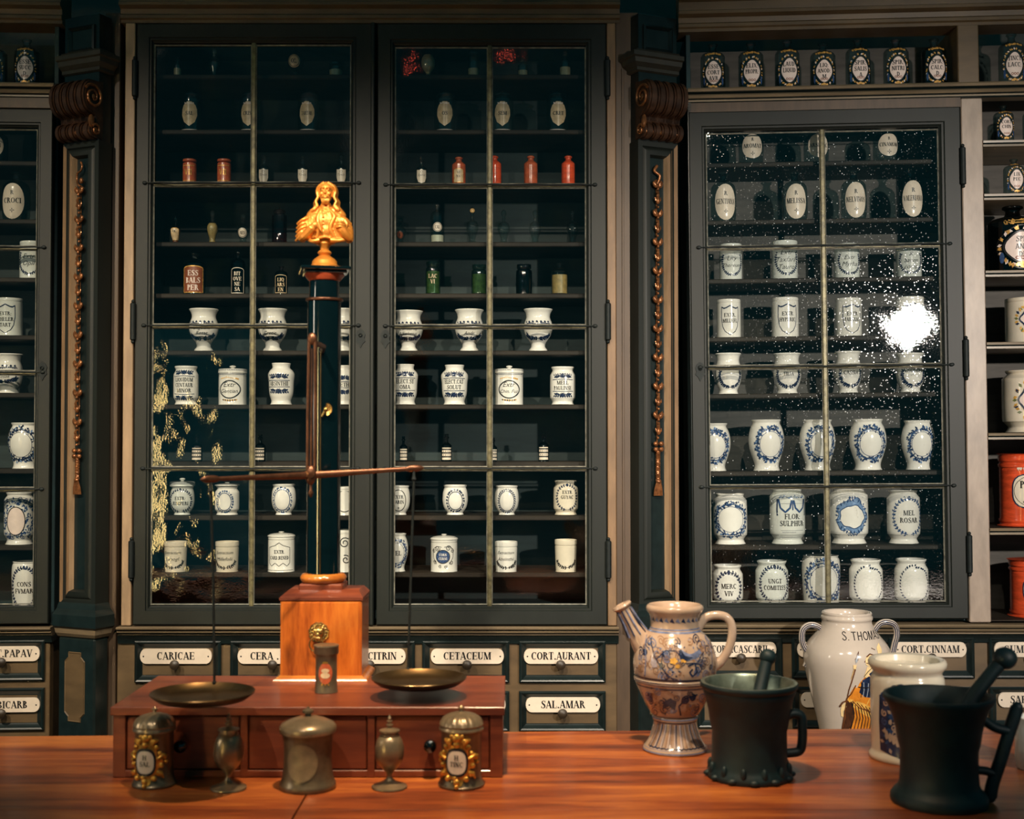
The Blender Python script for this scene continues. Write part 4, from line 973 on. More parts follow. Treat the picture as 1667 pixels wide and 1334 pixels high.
# ---------------------------------------------------------------- bottles
MATB = ['bottle_glass', 'gold_label', 'pink_label', 'black_ink', 'blue_paint', 'enamel', 'tan_label', 'brown_label', 'amber_stuff', 'red_lacquer', 'red_dull', 'green_paint']
GOLD, LPK, BK, LBL, WHT, TAN, BRN, AMB, RLQ, RDL, GRB = range(1, 12)
B_SHO = [(0, 0), (.93, 0), (1, .03), (1, .66), (.96, .74), (.80, .80), (.40, .84), (.30, .87), (.28, .93), (.40, .96), (.40, .985), (.34, 1.0), (0, 1.0)]
B_ROU = [(0, 0), (.80, 0), (.90, .03), (1, .14), (1, .60), (.92, .72), (.66, .79), (.34, .83), (.28, .87), (.28, .93), (.42, .96), (.42, .985), (.34, 1.0), (0, 1.0)]
B_VIA = [(0, 0), (.92, 0), (1, .03), (1, .52), (.90, .60), (.42, .68), (.34, .74), (.34, .82), (.50, .85), (.50, .88), (.30, .91), (.42, .96), (.30, 1.0), (0, 1.0)]
B_JAR = [(0, 0), (.96, 0), (1, .02), (1, .70), (.94, .76), (.72, .80), (.72, .84), (.82, .86), (.80, .90), (.5, .93), (.18, .94), (.12, .97), (.06, 1.0), (0, 1.0)]
B_GLO = [(0, 0), (.66, 0), (.66, .04), (.30, .08), (.24, .16), (.6, .24), (.94, .40), (1, .56), (.92, .72), (.6, .86), (.3, .90), (.3, 1.0), (0, 1.0)]
B_DEC = [(0, 0), (.60, 0), (.62, .03), (.50, .08), (.58, .16), (.95, .36), (1, .46), (.82, .58), (.34, .64), (.26, .70), (.34, .73), (.22, .78), (.44, .86), (.40, .94), (.14, 1.0), (0, 1.0)]
B_TUM = [(0, 0), (.94, 0), (1, .03), (1, .74), (.86, .80), (.78, .84), (.90, .88), (.90, 1.0), (.8, 1.0), (0, .99)]
B_CAN = [(0, 0), (.92, 0), (1, .03), (1, .74), (.90, .80), (.62, .83), (.62, .86), (.98, .88), (1.0, .94), (.9, .97), (.35, .98), (.2, 1.0), (0, 1.0)]
B_RED = [(0, 0), (.94, 0), (1, .03), (1, .64), (.94, .73), (.60, .80), (.42, .84), (.42, .90), (.56, .92), (.56, .96), (.3, 1.0), (0, 1.0)]
def bottle(bay, prof, cx, top, w, zs, deco, label, group=None, glass='bottle_glass', name='glass_bottle', cat='bottle', squash=None, fill=None, seg=32, **kw):
    v = Ves(bay, cx, top, w, zs, **kw); pr = sc(prof, v.R, v.H, 2); m = MB(); m.lathe(pr, seg=seg)
    if fill:      # contents seen through the glass
        z1, fm = fill; q = Paint(m, pr); zs_ = [v.H*(.03+(z1-.03)*k/9) for k in range(10)]
        m.lathe([(0, zs_[0])]+[(q.R(z)*.88, z) for z in zs_]+[(0, zs_[-1])], seg=24, mat=fm)
    p = Paint(m, pr, v.rot); p.e = .0008
    if deco: deco(p, v.R, v.H)
    if squash:    # flat-sided bottle
        m.v = [(a, b*squash, c) for a, b, c in m.v]
    o = m.build(name, [glass]+MATB[1:], sharp=45); v.put(o); return tag(o, label, cat, group)
def b_cart(text, top=.70, z0=.05):
    def f(p, R, H):
        c = (top+z0)/2*H; h = (top-z0)*H/2; n = 40
        def o(kx, ky): return [(kx*R*(1+.05*math.cos(4*2*PI*i/n))*math.cos(2*PI*i/n), c+ky*h*(1+.05*math.cos(4*2*PI*i/n))*math.sin(2*PI*i/n)) for i in range(n)]
        p.blob(o(.64, .68), LPK, .0006); p.stroke(o(.69, .72), .06*R, BK, .0009, closed=True); p.stroke(o(.98, .98), .04*R, BK, .0009, closed=True)
        for k in range(40):
            q = 2*PI*k/40; p.leaf(.80*R*math.cos(q), c+.83*h*math.sin(q), q+random.uniform(-1.2, 1.2), .22*R, .07*R, (GOLD, LPK, GOLD)[k % 3], .0010)
        for k in range(16): p.leaf((-.62+.08*k)*R, (top+.005+.035*math.cos((-.62+.08*k)*2))*H, 1.57+math.sin(k*2.3), .22*R, .09*R, GOLD, .0011)
        for k in range(9): p.leaf((-.30+.066*k)*R, (z0+.03)*H, 1.57+(k-4)*.3, .20*R, .09*R, GOLD, .0011)
        for sx in (-1, 1): p.oval(sx*.80*R, c-.5*h, .10*R, .26*h, LBL, .0010)
        for k in range(3): p.ring((-.2+.2*k)*R, c-.52*h, .07*R, .06*h, .045*R, BRN, .0012)
        L_ = len(text)
        for i, t in enumerate(text): p.text(t, 0, c+(.30-.36*i)*h-.06*h, .26*h, 1.05*R, BK, G_MID, .0012)
    return f
def b_oval(text, cy=.38, ry=.32, rx=.90, small=True):
    def f(p, R, H):
        p.oval(0, cy*H, rx*R, ry*H, WHT, .0006)
        p.text(text, 0, (cy-.045)*H, .105*H, 1.55*R, BK, G_FAT, .0011)
        p.text('R', 0, (cy+.125)*H, .085*H, .5*R, BK, G_FAT, .0011)
        y = (cy-.19)*H
        for q in range(4): p.leaf(0, y, q*PI/2, .20*R, .035*R, BK, .0011)
    return f
def b_tulip(text):
    def f(p, R, H):
        o = [(-.55*R, .60*H), (-.72*R, .50*H), (-.74*R, .36*H), (-.5*R, .20*H), (0, .10*H), (.5*R, .20*H), (.74*R, .36*H), (.72*R, .50*H), (.55*R, .60*H), (.2*R, .68*H), (-.2*R, .68*H)]
        p.blob(o, TAN, .0006)
        for k in range(10): p.leaf((-.4+.09*k)*R, .62*H, 1.57+math.sin(k), .2*R, .06*R, LPK, .001)
        p.text(text, 0, .36*H, .09*H, 1.0*R, BK, G_MID, .0011)
        p.stroke([(-.9*R, .02*H), (.9*R, .02*H)], .08*R, LPK, .0008, sub=8)
    return f
def b_shield(text, mat=WHT, R1=.92):
    def f(p, R, H):
        o = [(-R1*R, .50*H), (-.4*R, .49*H), (0, .53*H), (.4*R, .49*H), (R1*R, .50*H), (R1*R, .22*H), (.6*R, .06*H), (0, .015*H), (-.6*R, .06*H), (-R1*R, .22*H)]
        p.blob(o, mat, .0006, c=(0, .28*H)); p.script(text, 0, .27*H, .09*H, 1.4*R, BK); p.ring(0, .42*H, .2*R, .035*H, .05*R, BK, .001)
    return f
def b_label(text, mat=BRN, edge=GOLD, tm=LPK, z0=.04, z1=.66, wx=.95):
    def f(p, R, H):
        n = 9; o = [(-wx*R, z0*H), (0, z0*H), (wx*R, z0*H), (wx*R, z1*H*.92)]+[(wx*R*math.cos(PI*i/n), z1*H*.92+.06*H*math.sin(PI*i/n)) for i in range(1, n)]+[(-wx*R, z1*H*.92)]
        if mat is not None: p.blob(o, mat, .0006)
        if edge is not None: p.stroke(o, .09*R, edge, .0009, closed=True)
        for i, t in enumerate(text): p.text(t, 0, (z0+(z1-z0)*(.92-(i+1)*(.84/max(3, len(text)))))*H, (z1-z0)*(.62/max(3, len(text)))*H, 1.5*wx*R, tm, G_FAT, .0011)
    return f
def b_round(text, cy=.28, r=.8, mat=WHT):
    def f(p, R, H):
        p.oval(0, cy*H, r*R, r*R, mat, .0006); p.ring(0, cy*H, r*R*.86, r*R*.86, .07*R, BK, .0009); p.text(text, 0, cy*H-.25*R, .5*R, 1.1*r*R, BK, G_MID, .001)
    return f
def b_strip(p, R, H):
    p.stroke([(-.95*R, .28*H), (.95*R, .28*H)], .44*H, WHT, .0005, sub=10)
    for z in (.17, .31, .44): p.stroke([(-.98*R, z*H), (.98*R, z*H)], .26*R, BK, .0009, sub=8)
    for k, z in enumerate((.21, .35)):
        for q in range(4): p.leaf((-.6+.4*q)*R, z*H, 1.2, .25*R, .09*R, BK, .0011)

G6 = 'earthenware jars behind the cabinet doors'
# ------------------------------------------------ centre cabinet, left door
W1, W2, W3, W4, W5, W6, W7, W8, W9, W10 = CZ
bottle(BC, B_VIA, 289, 94, 13, W1, None, 'tiny clear vial first from the left on the top centre shelf', glass='clear_glass', fill=(.4, TAN))
bottle(BC, B_DEC, 349, 78, 17, W1, None, 'small clear decanter on the top shelf just left of the lead glazing bar', glass='clear_glass')
bottle(BC, B_GLO, 481, 79, 27, W1, b_round('OL', .5, .75, TAN), 'round footed glass globe with tan label on the top shelf of the left door', glass='clear_glass')
bottle(BC, B_TUM, 547, 104, 24, W1, None, 'low clear glass dish with pale contents at right end of the left top shelf', glass='clear_glass', fill=(.5, TAN))
for cx, t, d in ((312, 'SAL', 'first from the left'), (408, 'CRIST', 'behind the left glazing bar'), (503, 'TARTAR', 'above the golden bust')):
    bottle(BC, B_JAR, cx, 148, 35, W2, b_tulip(t), 'glass jar with spiked lid and tan tulip label, '+d, 'labelled glass jars on the second shelf', glass='clear_glass')
for cx, d in ((309, 'left one of a pair on the third shelf'), (365, 'right one of a pair on the third shelf')):
    bottle(BC, B_CAN, cx, 259, 22, W3, lambda p, R, H: (p.stroke([(-.9*R, .70*H), (.9*R, .70*H)], .12*R, GOLD, sub=8), p.stroke([(-.9*R, .12*H), (.9*R, .12*H)], .12*R, GOLD, sub=8), p.text('VII', 0, .34*H, .22*H, 1.1*R, GOLD)), 'copper red lidded canister, '+d, 'red canisters', glass='red_dull', name='canister', cat='canister')
for cx, d in ((430, 'just right of the glazing bar'), (493, 'between two like it'), (556, 'beside the head of the golden bust')):
    bottle(BC, B_VIA, cx, 254, 18, W3, b_shield('Tinct'), 'small clear bottle with white shield label, '+d, 'white shield bottles', glass='clear_glass')
bottle(BC, B_DEC, 286, 352, 17, W4, b_label(['OL'], TAN, GOLD, BK, .10, .52, .8), 'small brown flecked decanter, first from the left on the fourth shelf', glass='clear_glass', fill=(.5, BRN))
bottle(BC, B_DEC, 346, 343, 19, W4, None, 'amber filled pear shaped decanter second from the left on the fourth shelf', glass='clear_glass', fill=(.60, AMB))
bottle(BC, B_DEC, 396, 348, 21, W4, b_round('AES', .33, .72), 'small decanter with round white label left of the glazing bar', glass='clear_glass')
bottle(BC, B_JAR, 455, 338, 24, W4, None, 'dark red glass jar with stopper right of the glazing bar, left of the bust', glass='red_glass')
bottle(BC, B_SHO, 317, 413, 36, W5, b_label(['ESS', 'BALS', 'PER']), 'square shouldered bottle with brown label reading ESS BALS PER', glass='bottle_glass')
bottle(BC, B_SHO, 388, 411, 23, W5, b_label(['BIT', 'OVE', 'NE', 'SA'], None, WHT, WHT, .02, .60), 'narrow dark bottle lettered in white beside the bottle reading ESS BALS PER', glass='dark_glass')
bottle(BC, B_SHO, 458, 434, 21, W5, b_label(['LIQ', 'ARS', 'EN'], None, TAN, TAN), 'small dark bottle with yellowish lettering left of the black column', glass='dark_glass')
for cx, t, d in ((332, ['Unguent', 'Rosat'], 'first from the left'), (444, ['Dictam', 'Cretic'], 'just left of the black column'), (559, ['Theriac', ''], 'half behind the black column')):
    jar(BC, P_URN, cx, 504, 47, W6, d_urn([q for q in t if q]), 'white footed urn jar with blue script band, '+d, 'white footed urn jars')
jar(BC, P_ALB, 303, 597, 40, W7, d_banner(['LIQUIDUM', 'CENTAUR', 'MINOR']), 'white jar lettered LIQUIDUM CENTAUR MINOR on the seventh shelf')
jar(BC, P_CYL, 379, 596, 45, W7, d_gentian(['Extr', 'Gentian.']), 'lidded white jar with yellow flowers and black script Extr Gentian', lid=.80)
jar(BC, P_SHO, 458, 592, 43, W7, d_banner(['ABSINTHII']), 'high shouldered white jar with blue banner left of the black column')
jar(BC, P_SHO, 560, 596, 42, W7, d_banner(['ANETHI']), 'high shouldered white jar half hidden behind the black column')
for cx, top, d in ((321, 708, 'first from the left'), (424, 708, 'right of the left glazing bar')):
    bottle(BC, B_VIA, cx, top, 17, W8, b_strip, 'small dark bottle with striped white label, '+d, 'striped label bottles', glass='dark_glass')
jar(BC, P_POT, 297, 779, 39, W9, d_wreath(INK, .5, .80, .36, 30, 2, .16, .04, ['EXTR:', 'JUNIPERI'], .12), 'white jar with domed lid lettered EXTR JUNIPERI under the left beam end', lid=.78, glaze='glaze_grey')
jar(BC, P_ALB, 370, 786, 39, W9, d_blank(BLU, .56, .30, .46), 'lidded white jar with blue wreath round blank oval, left of glazing bar', lid=.90)
jar(BC, P_POT, 462, 789, 39, W9, d_blank(BLU, .68, .34, .5, n=18), 'white jar with blank oval in thin blue wreath left of the black column')
jar(BC, P_CYL, 562, 793, 36, W9, lambda p, R, H: p.ring(0, .5*H, .8*R, .38*H, .08*R, BLK), 'white jar with black ring half hidden by the black column on the ninth shelf')
jar(BC, P_TAP, 286, 882, 37, W10, d_half(BLK, ['Extractum', 'Cynogl.']), 'white beaker jar with script Extractum and black sprig, first on the bottom shelf', glaze='glaze_cream')
jar(BC, P_TAP, 370, 882, 38, W10, d_half(BLK, ['Extractum', 'Millefolii']), 'white beaker jar with script Extractum Millefolii left of the glazing bar', glaze='glaze_cream')
def d_card(p, R, H):
    o = [(-.85*R, .70*H), (-.3*R, .76*H), (0, .84*H), (.3*R, .76*H), (.85*R, .70*H), (.85*R, .26*H), (.6*R, .17*H), (.3*R, .26*H), (0, .17*H), (-.3*R, .26*H), (-.6*R, .17*H), (-.85*R, .26*H)]
    p.stroke(o, .04*R, BLK, closed=True); p.text('EXTR', 0, .53*H, .10*H, .9*R, BLK); p.text('CARD.BENED', 0, .36*H, .10*H, 1.5*R, BLK)
    p.stroke([(-1.2*R, .05*H), (1.2*R, .05*H)], .03*R, BLK, sub=8)
jar(BC, P_CYL, 458, 866, 43, W10, d_card, 'lidded white jar lettered EXTR CARD BENED above the wooden block', lid=.88)
jar(BC, P_CYL, 562, 863, 38, W10, lambda p, R, H: (p.scroll(.1*R, .7*H, .5*R, .08*R, BLK), p.scroll(.2*R, .3*H, .4*R, .08*R, BLK, 1.4, 2, -1)), 'white jar with black scrolls half hidden behind the black column on the bottom shelf')
# ------------------------------------------------ centre cabinet, right door
bottle(BC, B_GLO, 697, 84, 25, W1, None, 'round footed glass globe with dull tan fill behind the right door', glass='clear_glass', fill=(.85, TAN))
bottle(BC, B_TUM, 771, 84, 20, W1, None, 'tall hazy clear tumbler on the top shelf left of the right glazing bar', glass='clear_glass', fill=(.3, TAN))
bottle(BC, B_VIA, 851, 94, 17, W1, None, 'small clear vial on the top shelf right of the right glazing bar', glass='clear_glass', fill=(.3, TAN))
bottle(BC, B_VIA, 920, 84, 19, W1, None, 'small tall clear vial at the right end of the top shelf', glass='clear_glass', fill=(.35, TAN))
for cx, t, d in ((725, 'OS', 'leftmost behind the right door'), (818, 'SEM', 'right of the right glazing bar'), (907, 'CRET', 'at the right end')):
    bottle(BC, B_JAR, cx, 148, 36, W2, b_tulip(t), 'glass jar with spiked lid and tan tulip label, '+d, 'labelled glass jars on the second shelf', glass='clear_glass')
bottle(BC, B_VIA, 686, 256, 18, W3, b_shield('Spirit'), 'small clear bottle with white shield label left of the dull red bottles', 'white shield bottles', glass='clear_glass')
bottle(BC, B_RED, 747, 256, 22, W3, b_label(['VI', 'NV'], TAN, GOLD, BK, .05, .52, .7), 'dull red bottle with worn tan label on the third shelf', glass='red_dull')
for cx, g, d in ((805, 'red_lacquer', 'bright orange red bottle right behind the right glazing bar'), (864, 'red_dull', 'plain red bottle between two other red bottles on the third shelf'), (925, 'red_lacquer', 'orange red bottle at the right end of the third shelf')):
    bottle(BC, B_RED, cx, 254, 22, W3, None, d, 'red bottles on the third shelf', glass=g)
bottle(BC, B_DEC, 652, 355, 19, W4, b_round('B', .3, .6, BRN), 'small decanter with dull brown label beside the centre door frame', glass='clear_glass')
bottle(BC, B_SHO, 712, 334, 23, W4, b_round('CAL', .40, .66), 'tall clear bottle with round white label on the fourth shelf', glass='clear_glass', fill=(.2, WHT))
o = bottle(BC, B_DEC, 769, 338, 20, W4, lambda p, R, H: p.oval(0, .90*H, .42*R, .06*H, AMB), 'small clear decanter with orange stopper left of the right glazing bar', glass='clear_glass')
for cx, d in ((820, 'just right of the right glazing bar'), (871, 'in the middle of the empty clear three'), (932, 'at the right end of the fourth shelf')):
    bottle(BC, B_DEC, cx, 342, 20, W4, None, 'empty clear decanter on the fourth shelf, '+d, 'clear decanters on the fourth shelf', glass='clear_glass')
bottle(BC, B_TUM, 705, 427, 24, W5, b_label(['LAC', 'VI'], None, None, TAN, .1, .7), 'greenish glass jar lettered LAC VI on the fifth shelf', glass='green_glass', fill=(.7, GRB))
bottle(BC, B_TUM, 780, 432, 25, W5, None, 'green glass jar left of the right glazing bar on the fifth shelf', glass='green_glass', fill=(.68, GRB))
bottle(BC, B_TUM, 853, 432, 26, W5, None, 'dark smoky glass jar right of the right glazing bar on the fifth shelf', glass='dark_glass')
bottle(BC, B_SHO, 911, 429, 28, W5, None, 'clear bottle of amber liquid at the right end of the fifth shelf', glass='clear_glass', fill=(.62, AMB))
for cx, top, t, d in ((665, 507, ['Conserva', 'Alkekengi'], 'cut by the centre door frame'), (764, 505, ['Theriac', 'Andr'], 'left of the right glazing bar'), (876, 504, ['Diascordii', ''], 'alone right of the right glazing bar')):
    jar(BC, P_URN, cx, top, 47, W6, d_urn([q for q in t if q]), 'white footed urn jar with blue script band, '+d, 'white footed urn jars')
jar(BC, P_SHO, 660, 594, 41, W7, d_banner(['ELECT.ST', 'OMA']), 'high shouldered white jar with blue banner, first behind the right door')
jar(BC, P_SHO, 740, 595, 44, W7, d_banner(['ELECT.CAT', 'SOLUT']), 'high shouldered white jar with blue banner left of the jar with yellow flowers')
jar(BC, P_CYL, 829, 596, 45, W7, d_gentian(['Extr', 'Chin. Fus']), 'lidded white jar with yellow flowers and black script Extr Chin Fus', lid=.80)
jar(BC, P_ALB, 916, 598, 41, W7, d_banner(['MELL', 'PAULINSE']), 'white jar with blue lettered band at the right end of the seventh shelf')
for cx, top, w, d in ((657, 711, 13, 'first behind the right door'), (727, 707, 17, 'between the door frame and right glazing bar'), (803, 713, 13, 'right behind the right glazing bar'), (885, 705, 17, 'alone at the right of the eighth shelf')):
    bottle(BC, B_VIA, cx, top, w, W8, b_strip, 'small dark bottle with striped white label, '+d, 'striped label bottles', glass='dark_glass')
jar(BC, P_POT, 650, 791, 35, W9, d_oval(['EXTR', 'SABIN']), 'white jar with black ringed label EXTR SABIN, cut by the centre door frame')
jar(BC, P_POT, 741, 790, 41, W9, d_blank(INK, .58, .30, .48, n=22), 'round bellied white jar with blank oval in dark wreath right of the balance rod')
jar(BC, P_POT, 825, 791, 39, W9, d_blank(INK, .64, .34, .48, n=30, l=.12), 'round bellied white jar with ringed blank oval right of the right glazing bar')
jar(BC, P_ALB, 921, 783, 40, W9, d_wreath(INK, .52, .72, .34, 26, 2, .15, .04, ['EXTR', 'GUYAC'], .10, tcy=.60), 'white jar lettered EXTR GUYAC at the right end of the ninth shelf', glaze='glaze_cream')
jar(BC, P_BAL, 646, 869, 37, W10, d_leafring(BLU, .58, .28, .5, text=['MEL'], th=.12), 'slender white jar with blue wreath cut by the centre door frame')
jar(BC, P_CYL, 723, 870, 43, W10, d_arms, 'lidded white jar with black scrolls round a blue oval label', lid=.86)
jar(BC, P_TAP, 824, 882, 37, W10, d_half(BLK, ['Extractum', 'Absinthii']), 'white beaker jar with script Extractum Absinthii right of the right glazing bar')
jar(BC, P_TAP, 921, 879, 36, W10, d_half(BLK), 'unlettered white beaker jar with black sprig at the right end of the bottom shelf', glaze='glaze_cream')
# ------------------------------------------------ right-hand cabinet: top row
gT = 'painted label bottles along the top shelf'
for cx, top, w, t, d in ((1160, 73, 40, ['ESSE', 'CORT', 'AVR'], 'ESSE CORT AVR'), (1222, 71, 41, ['ELIX:', 'PROPR:'], 'ELIX PROPR'), (1281, 67, 40, ['LAUD:', 'LIQUID'], 'LAUD LIQUID'), (1339, 72, 41, ['LIQ:', 'ANOD:', 'M'], 'LIQ ANOD'), (1396, 65, 40, ['SPIR:', 'SALIS', 'A'], 'SPIR SALIS'), (1458, 65, 41, ['SPIR:', 'NITRI', 'D'], 'SPIR NITRI'), (1520, 64, 41, ['SPIR:', 'CALC:', 'D'], 'SPIR CALC, left of the dividing post'), (1646, 56, 42, ['TINCT', 'LACC:'], 'TINCT LACC, right of the dividing post')):
    bottle(BR, B_SHO, cx, top, w, RTOP, b_cart(t, .70, .04), 'square bottle with gilt framed label reading %s' % d, gT, squash=.8, front=.0)
# behind the right-hand glazed door
for cx, t, d in ((1222, 'AROMAT', 'left'), (1328, 'ARSENIC', 'middle'), (1441, 'CINAMOM', 'right')):
    bottle(BR, B_ROU, cx, 206, 40, RZ[0], b_oval(t, .43, .31), 'glass bottle with round white label reading '+t, 'round label bottles', front=.045)
for cx, top, t in ((1177, 282, 'GENTIANA'), (1293, 282, 'MELISSA'), (1389, 279, 'NELVINOS'), (1481, 276, 'VALERIANA')):
    bottle(BR, B_ROU, cx, top, 41, RZ[1], b_oval(t, .38, .36), 'glass bottle with tall white oval label reading '+t, 'oval label bottles', front=.045)
for cx, top, w, t, d in ((1189, 399, 37, ['Lity', 'Thereum'], 'first from the left'), (1277, 394, 42, ['Extr', 'Taxfaril', 'Tauro'], 'second from the left'), (1378, 399, 41, ['Extr', 'Myrha'], 'right of the glazing bar'), (1479, 399, 41, ['R', 'Saven', 'comp'], 'last on the right')):
    jar(BR, P_CYL, cx, top, w, RZ[2], d_wreath(INK, .50, .74, .36, 26, 2, .14, .045, t, .13, style='script', a0=-210, a1=30), 'straight white jar with leafy half wreath and script, '+d, 'straight white script jars', front=.045, glaze='glaze_grey')
for cx, top, w, t, d in ((1186, 489, 39, ['EXTR.', 'MILLEFL'], 'EXTR MILLEFL'), (1278, 486, 43, ['EXTR', 'HYPERIC'], 'EXTR HYPERIC'), (1381, 487, 42, ['EXTR', 'TARAXAC'], 'EXTR TARAXAC')):
    jar(BR, P_CYL, cx, top, w, RZ[3], d_shield(t), 'straight white jar with painted shield lettered '+d, 'white shield jars', front=.045)
jar(BR, P_CYL, 1481, 485, 45, RZ[3], d_shield(['EXTR', 'TRIFOL']), 'straight white jar with shield lit by the bright lamp reflection in the glass', 'white shield jars', front=.045)
for cx, top, w, t, d in ((1185, 576, 43, None, 'unlettered, at the left end'), (1281, 576, 45, ['CONS', 'TILIA'], 'second from the left'), (1380, 573, 43, ['PULPA', 'CASSIA'], 'right of the glazing bar'), (1481, 576, 45, ['UNGUENT'], 'last on the right')):
    jar(BR, P_FLA, cx, top, w, RZ[4], d_wreath(INK, .46, .70, .28, 24, 2, .17, .05, t, .09, a0=-200, a1=20, tcy=.55), 'flared white jar with dark leaf wreath, '+d, 'flared white jars', front=.045)
for cx, top, w, d in ((1160, 690, 58, 'cut by the left door frame'), (1247, 684, 58, 'second from the left'), (1330, 684, 58, 'partly behind the glazing bar'), (1412, 683, 60, 'just right of the glazing bar'), (1494, 685, 54, 'last on the right')):
    jar(BR, P_BAL, cx, top, w, RZ[5], d_leafring(BLU, .50, .255, .52), 'bellied white jar with thick blue wreath, '+d, 'bellied blue wreath jars', front=.045, rot=random.uniform(0, .2))
jar(BR, P_BIG, 1188, 804, 55, RZ[6], d_leafring(BLU, .62, .26, .50, n=110, extra=80), 'white jar with blue flower border round a blank field, left of FLOR SULPHUR', front=.045)
jar(BR, P_BIG, 1281, 796, 57, RZ[6], d_flor, 'white jar with blue swags lettered FLOR SULPHUR', front=.045, rot=.16, glaze='glaze_grey')
jar(BR, P_BIG, 1381, 794, 62, RZ[6], d_cart, 'large white jar with pale blue shell cartouche left blank', front=.045, rot=.0)
jar(BR, P_BIG, 1470, 799, 53, RZ[6], d_wreath(BLU, .52, .78, .32, 30, 2, .15, .045, ['MEL', 'ROSAR'], .095, rings=1), 'white jar with blue laurel wreath lettered MEL ROSAR', front=.045, rot=.12)
jar(BR, P_ALB, 1184, 920, 50, RZ[7], d_wreath(INK, .46, .70, .36, 26, 2, .17, .05, ['MERC', 'VIV'], .12, tcy=.42), 'white jar with dark wreath lettered MERC VIV at lower left of the right door', front=.05)
jar(BR, P_ALB, 1256, 913, 53, RZ[7], d_wreath(INK, .50, .78, .36, 34, 2, .15, .04, ['UNGT', 'COMITISS'], .10), 'white jar with dark wreath lettered UNGT COMITISS', front=.05, glaze='glaze_grey')
jar(BR, P_STR, 1336, 904, 62, RZ[7], d_leafring(BLU, .62, .315, .50, n=110, extra=80), 'tallest white jar of the bottom row with blue flower border, behind the glazing bar', front=.05)
for cx, top, w, d in ((1409, 911, 54, 'second from the right on the bottom row'), (1483, 910, 54, 'last on the right of the bottom row')):
    jar(BR, P_ALB, cx, top, w, RZ[7], d_wreath(INK, .48, .76, .36, 36, 1, .16, .045, stem=False), 'white jar with open black laurel, '+d, 'blank laurel jars', front=.05, rot=.08)
# open shelves at the far right
bottle(BR, B_SHO, 1633, 173, 33, OZ[0], b_cart(['CORT', 'CHIN'], .74, .04), 'small square bottle with gilt label on the upper open shelf right of the post', front=.0, squash=.85)
bottle(BR, B_SHO, 1681, 173, 33, OZ[0], b_cart(['OL', 'ANIS'], .74, .04), 'small gilt labelled bottle cut by the right edge on the upper open shelf', front=.0, squash=.85)
bottle(BR, B_SHO, 1650, 260, 34, OZ[1], b_cart(['LIX', 'PEC'], .78, .04), 'small square bottle with gilt label on the second open shelf', front=.0, squash=.85)
bottle(BR, B_SHO, 1648, 337, 82, OZ[2], b_cart(['SPIR', 'ANTI', 'DE'], .66, .04), 'large dark round shouldered bottle with white label on the third open shelf', front=.0, glass='dark_glass', rot=.05)
jar(BR, P_CYL, 1675, 487, 77, OZ[3], d_arms_y(['CONS', 'ROS']), 'cream jar with yellow flowered cartouche on the fourth open shelf', front=.01, glaze='glaze_cream', rot=-.05)
jar(BR, P_BIG, 1675, 604, 87, OZ[4], d_arms_y(['CONF', 'HYAC']), 'larger cream jar with yellow flowered cartouche on the fifth open shelf', front=.01, glaze='glaze_cream', rot=-.05)
jar(BR, P_CAN, 1668, 739, 85, OZ[5], d_can(['PLUMB', 'VST']), 'large red canister with cream label above the other red canister', front=.01, glaze='red_lacquer', name='canister', cat='canister', rot=.0)
jar(BR, P_CAN, 1685, 911, 84, OZ[6], d_can(['CERA', 'SIG']), 'large red canister with cream label on the lowest open shelf', front=.01, glaze='red_lacquer', name='canister', cat='canister', rot=.0)
# ------------------------------------------------ left-hand cabinet
bottle(BL, B_SHO, -8, 69, 40, LTOP, b_cart(['AQVA', 'ROS'], .70, .04), 'square gilt label bottle cut by the left edge on the upper left shelf', squash=.8, front=.0)
bottle(BL, B_SHO, 44, 65, 40, LTOP, b_cart(['ESSE', 'SUCC', 'D'], .70, .04), 'square gilt label bottle beside the left pilaster on the upper left shelf', squash=.8, front=.0)
bottle(BL, B_ROU, -8, 206, 42, LZ[0], b_oval('AMMON', .43, .31), 'glass bottle with round white label cut by the left edge', front=.045)
bottle(BL, B_ROU, 27, 281, 44, LZ[1], b_oval('CROCI', .38, .36), 'glass bottle with white oval label reading CROCI', front=.045)
jar(BL, P_CYL, 53, 395, 40, LZ[2], d_wreath(INK, .50, .74, .36, 26, 2, .14, .045, ['Extr', 'Opii'], .13, style='script', a0=-210, a1=30), 'straight white script jar half behind the left door frame', front=.045, glaze='glaze_grey')
jar(BL, P_CYL, 16, 487, 42, LZ[3], d_shield(['EXTR:', 'CHELER', 'TART']), 'straight white jar with painted shield by the left edge', front=.045, glaze='glaze_grey')
jar(BL, P_FLA, 14, 577, 46, LZ[4], d_urn(['Conserva', 'Rosae']), 'flared white jar with blue garlands by the left edge', front=.045)
jar(BL, P_BAL, 42, 689, 55, LZ[5], d_leafring(INK, .56, .28, .52), 'bellied white jar with dark wreath round blank oval in the left cabinet', front=.045, rot=-.05)
jar(BL, P_BIG, 32, 802, 48, LZ[6], d_dense(BLU), 'white jar covered with blue scrolls round a blank oval in the left cabinet', front=.045)
jar(BL, P_STR, 44, 914, 48, LZ[7], d_wreath(INK, .46, .74, .40, 34, 2, .17, .05, ['CONS', 'FVMAR'], .10, rings=1), 'white jar with dark leaf wreath lettered CONS FVMAR in the left cabinet', front=.05)
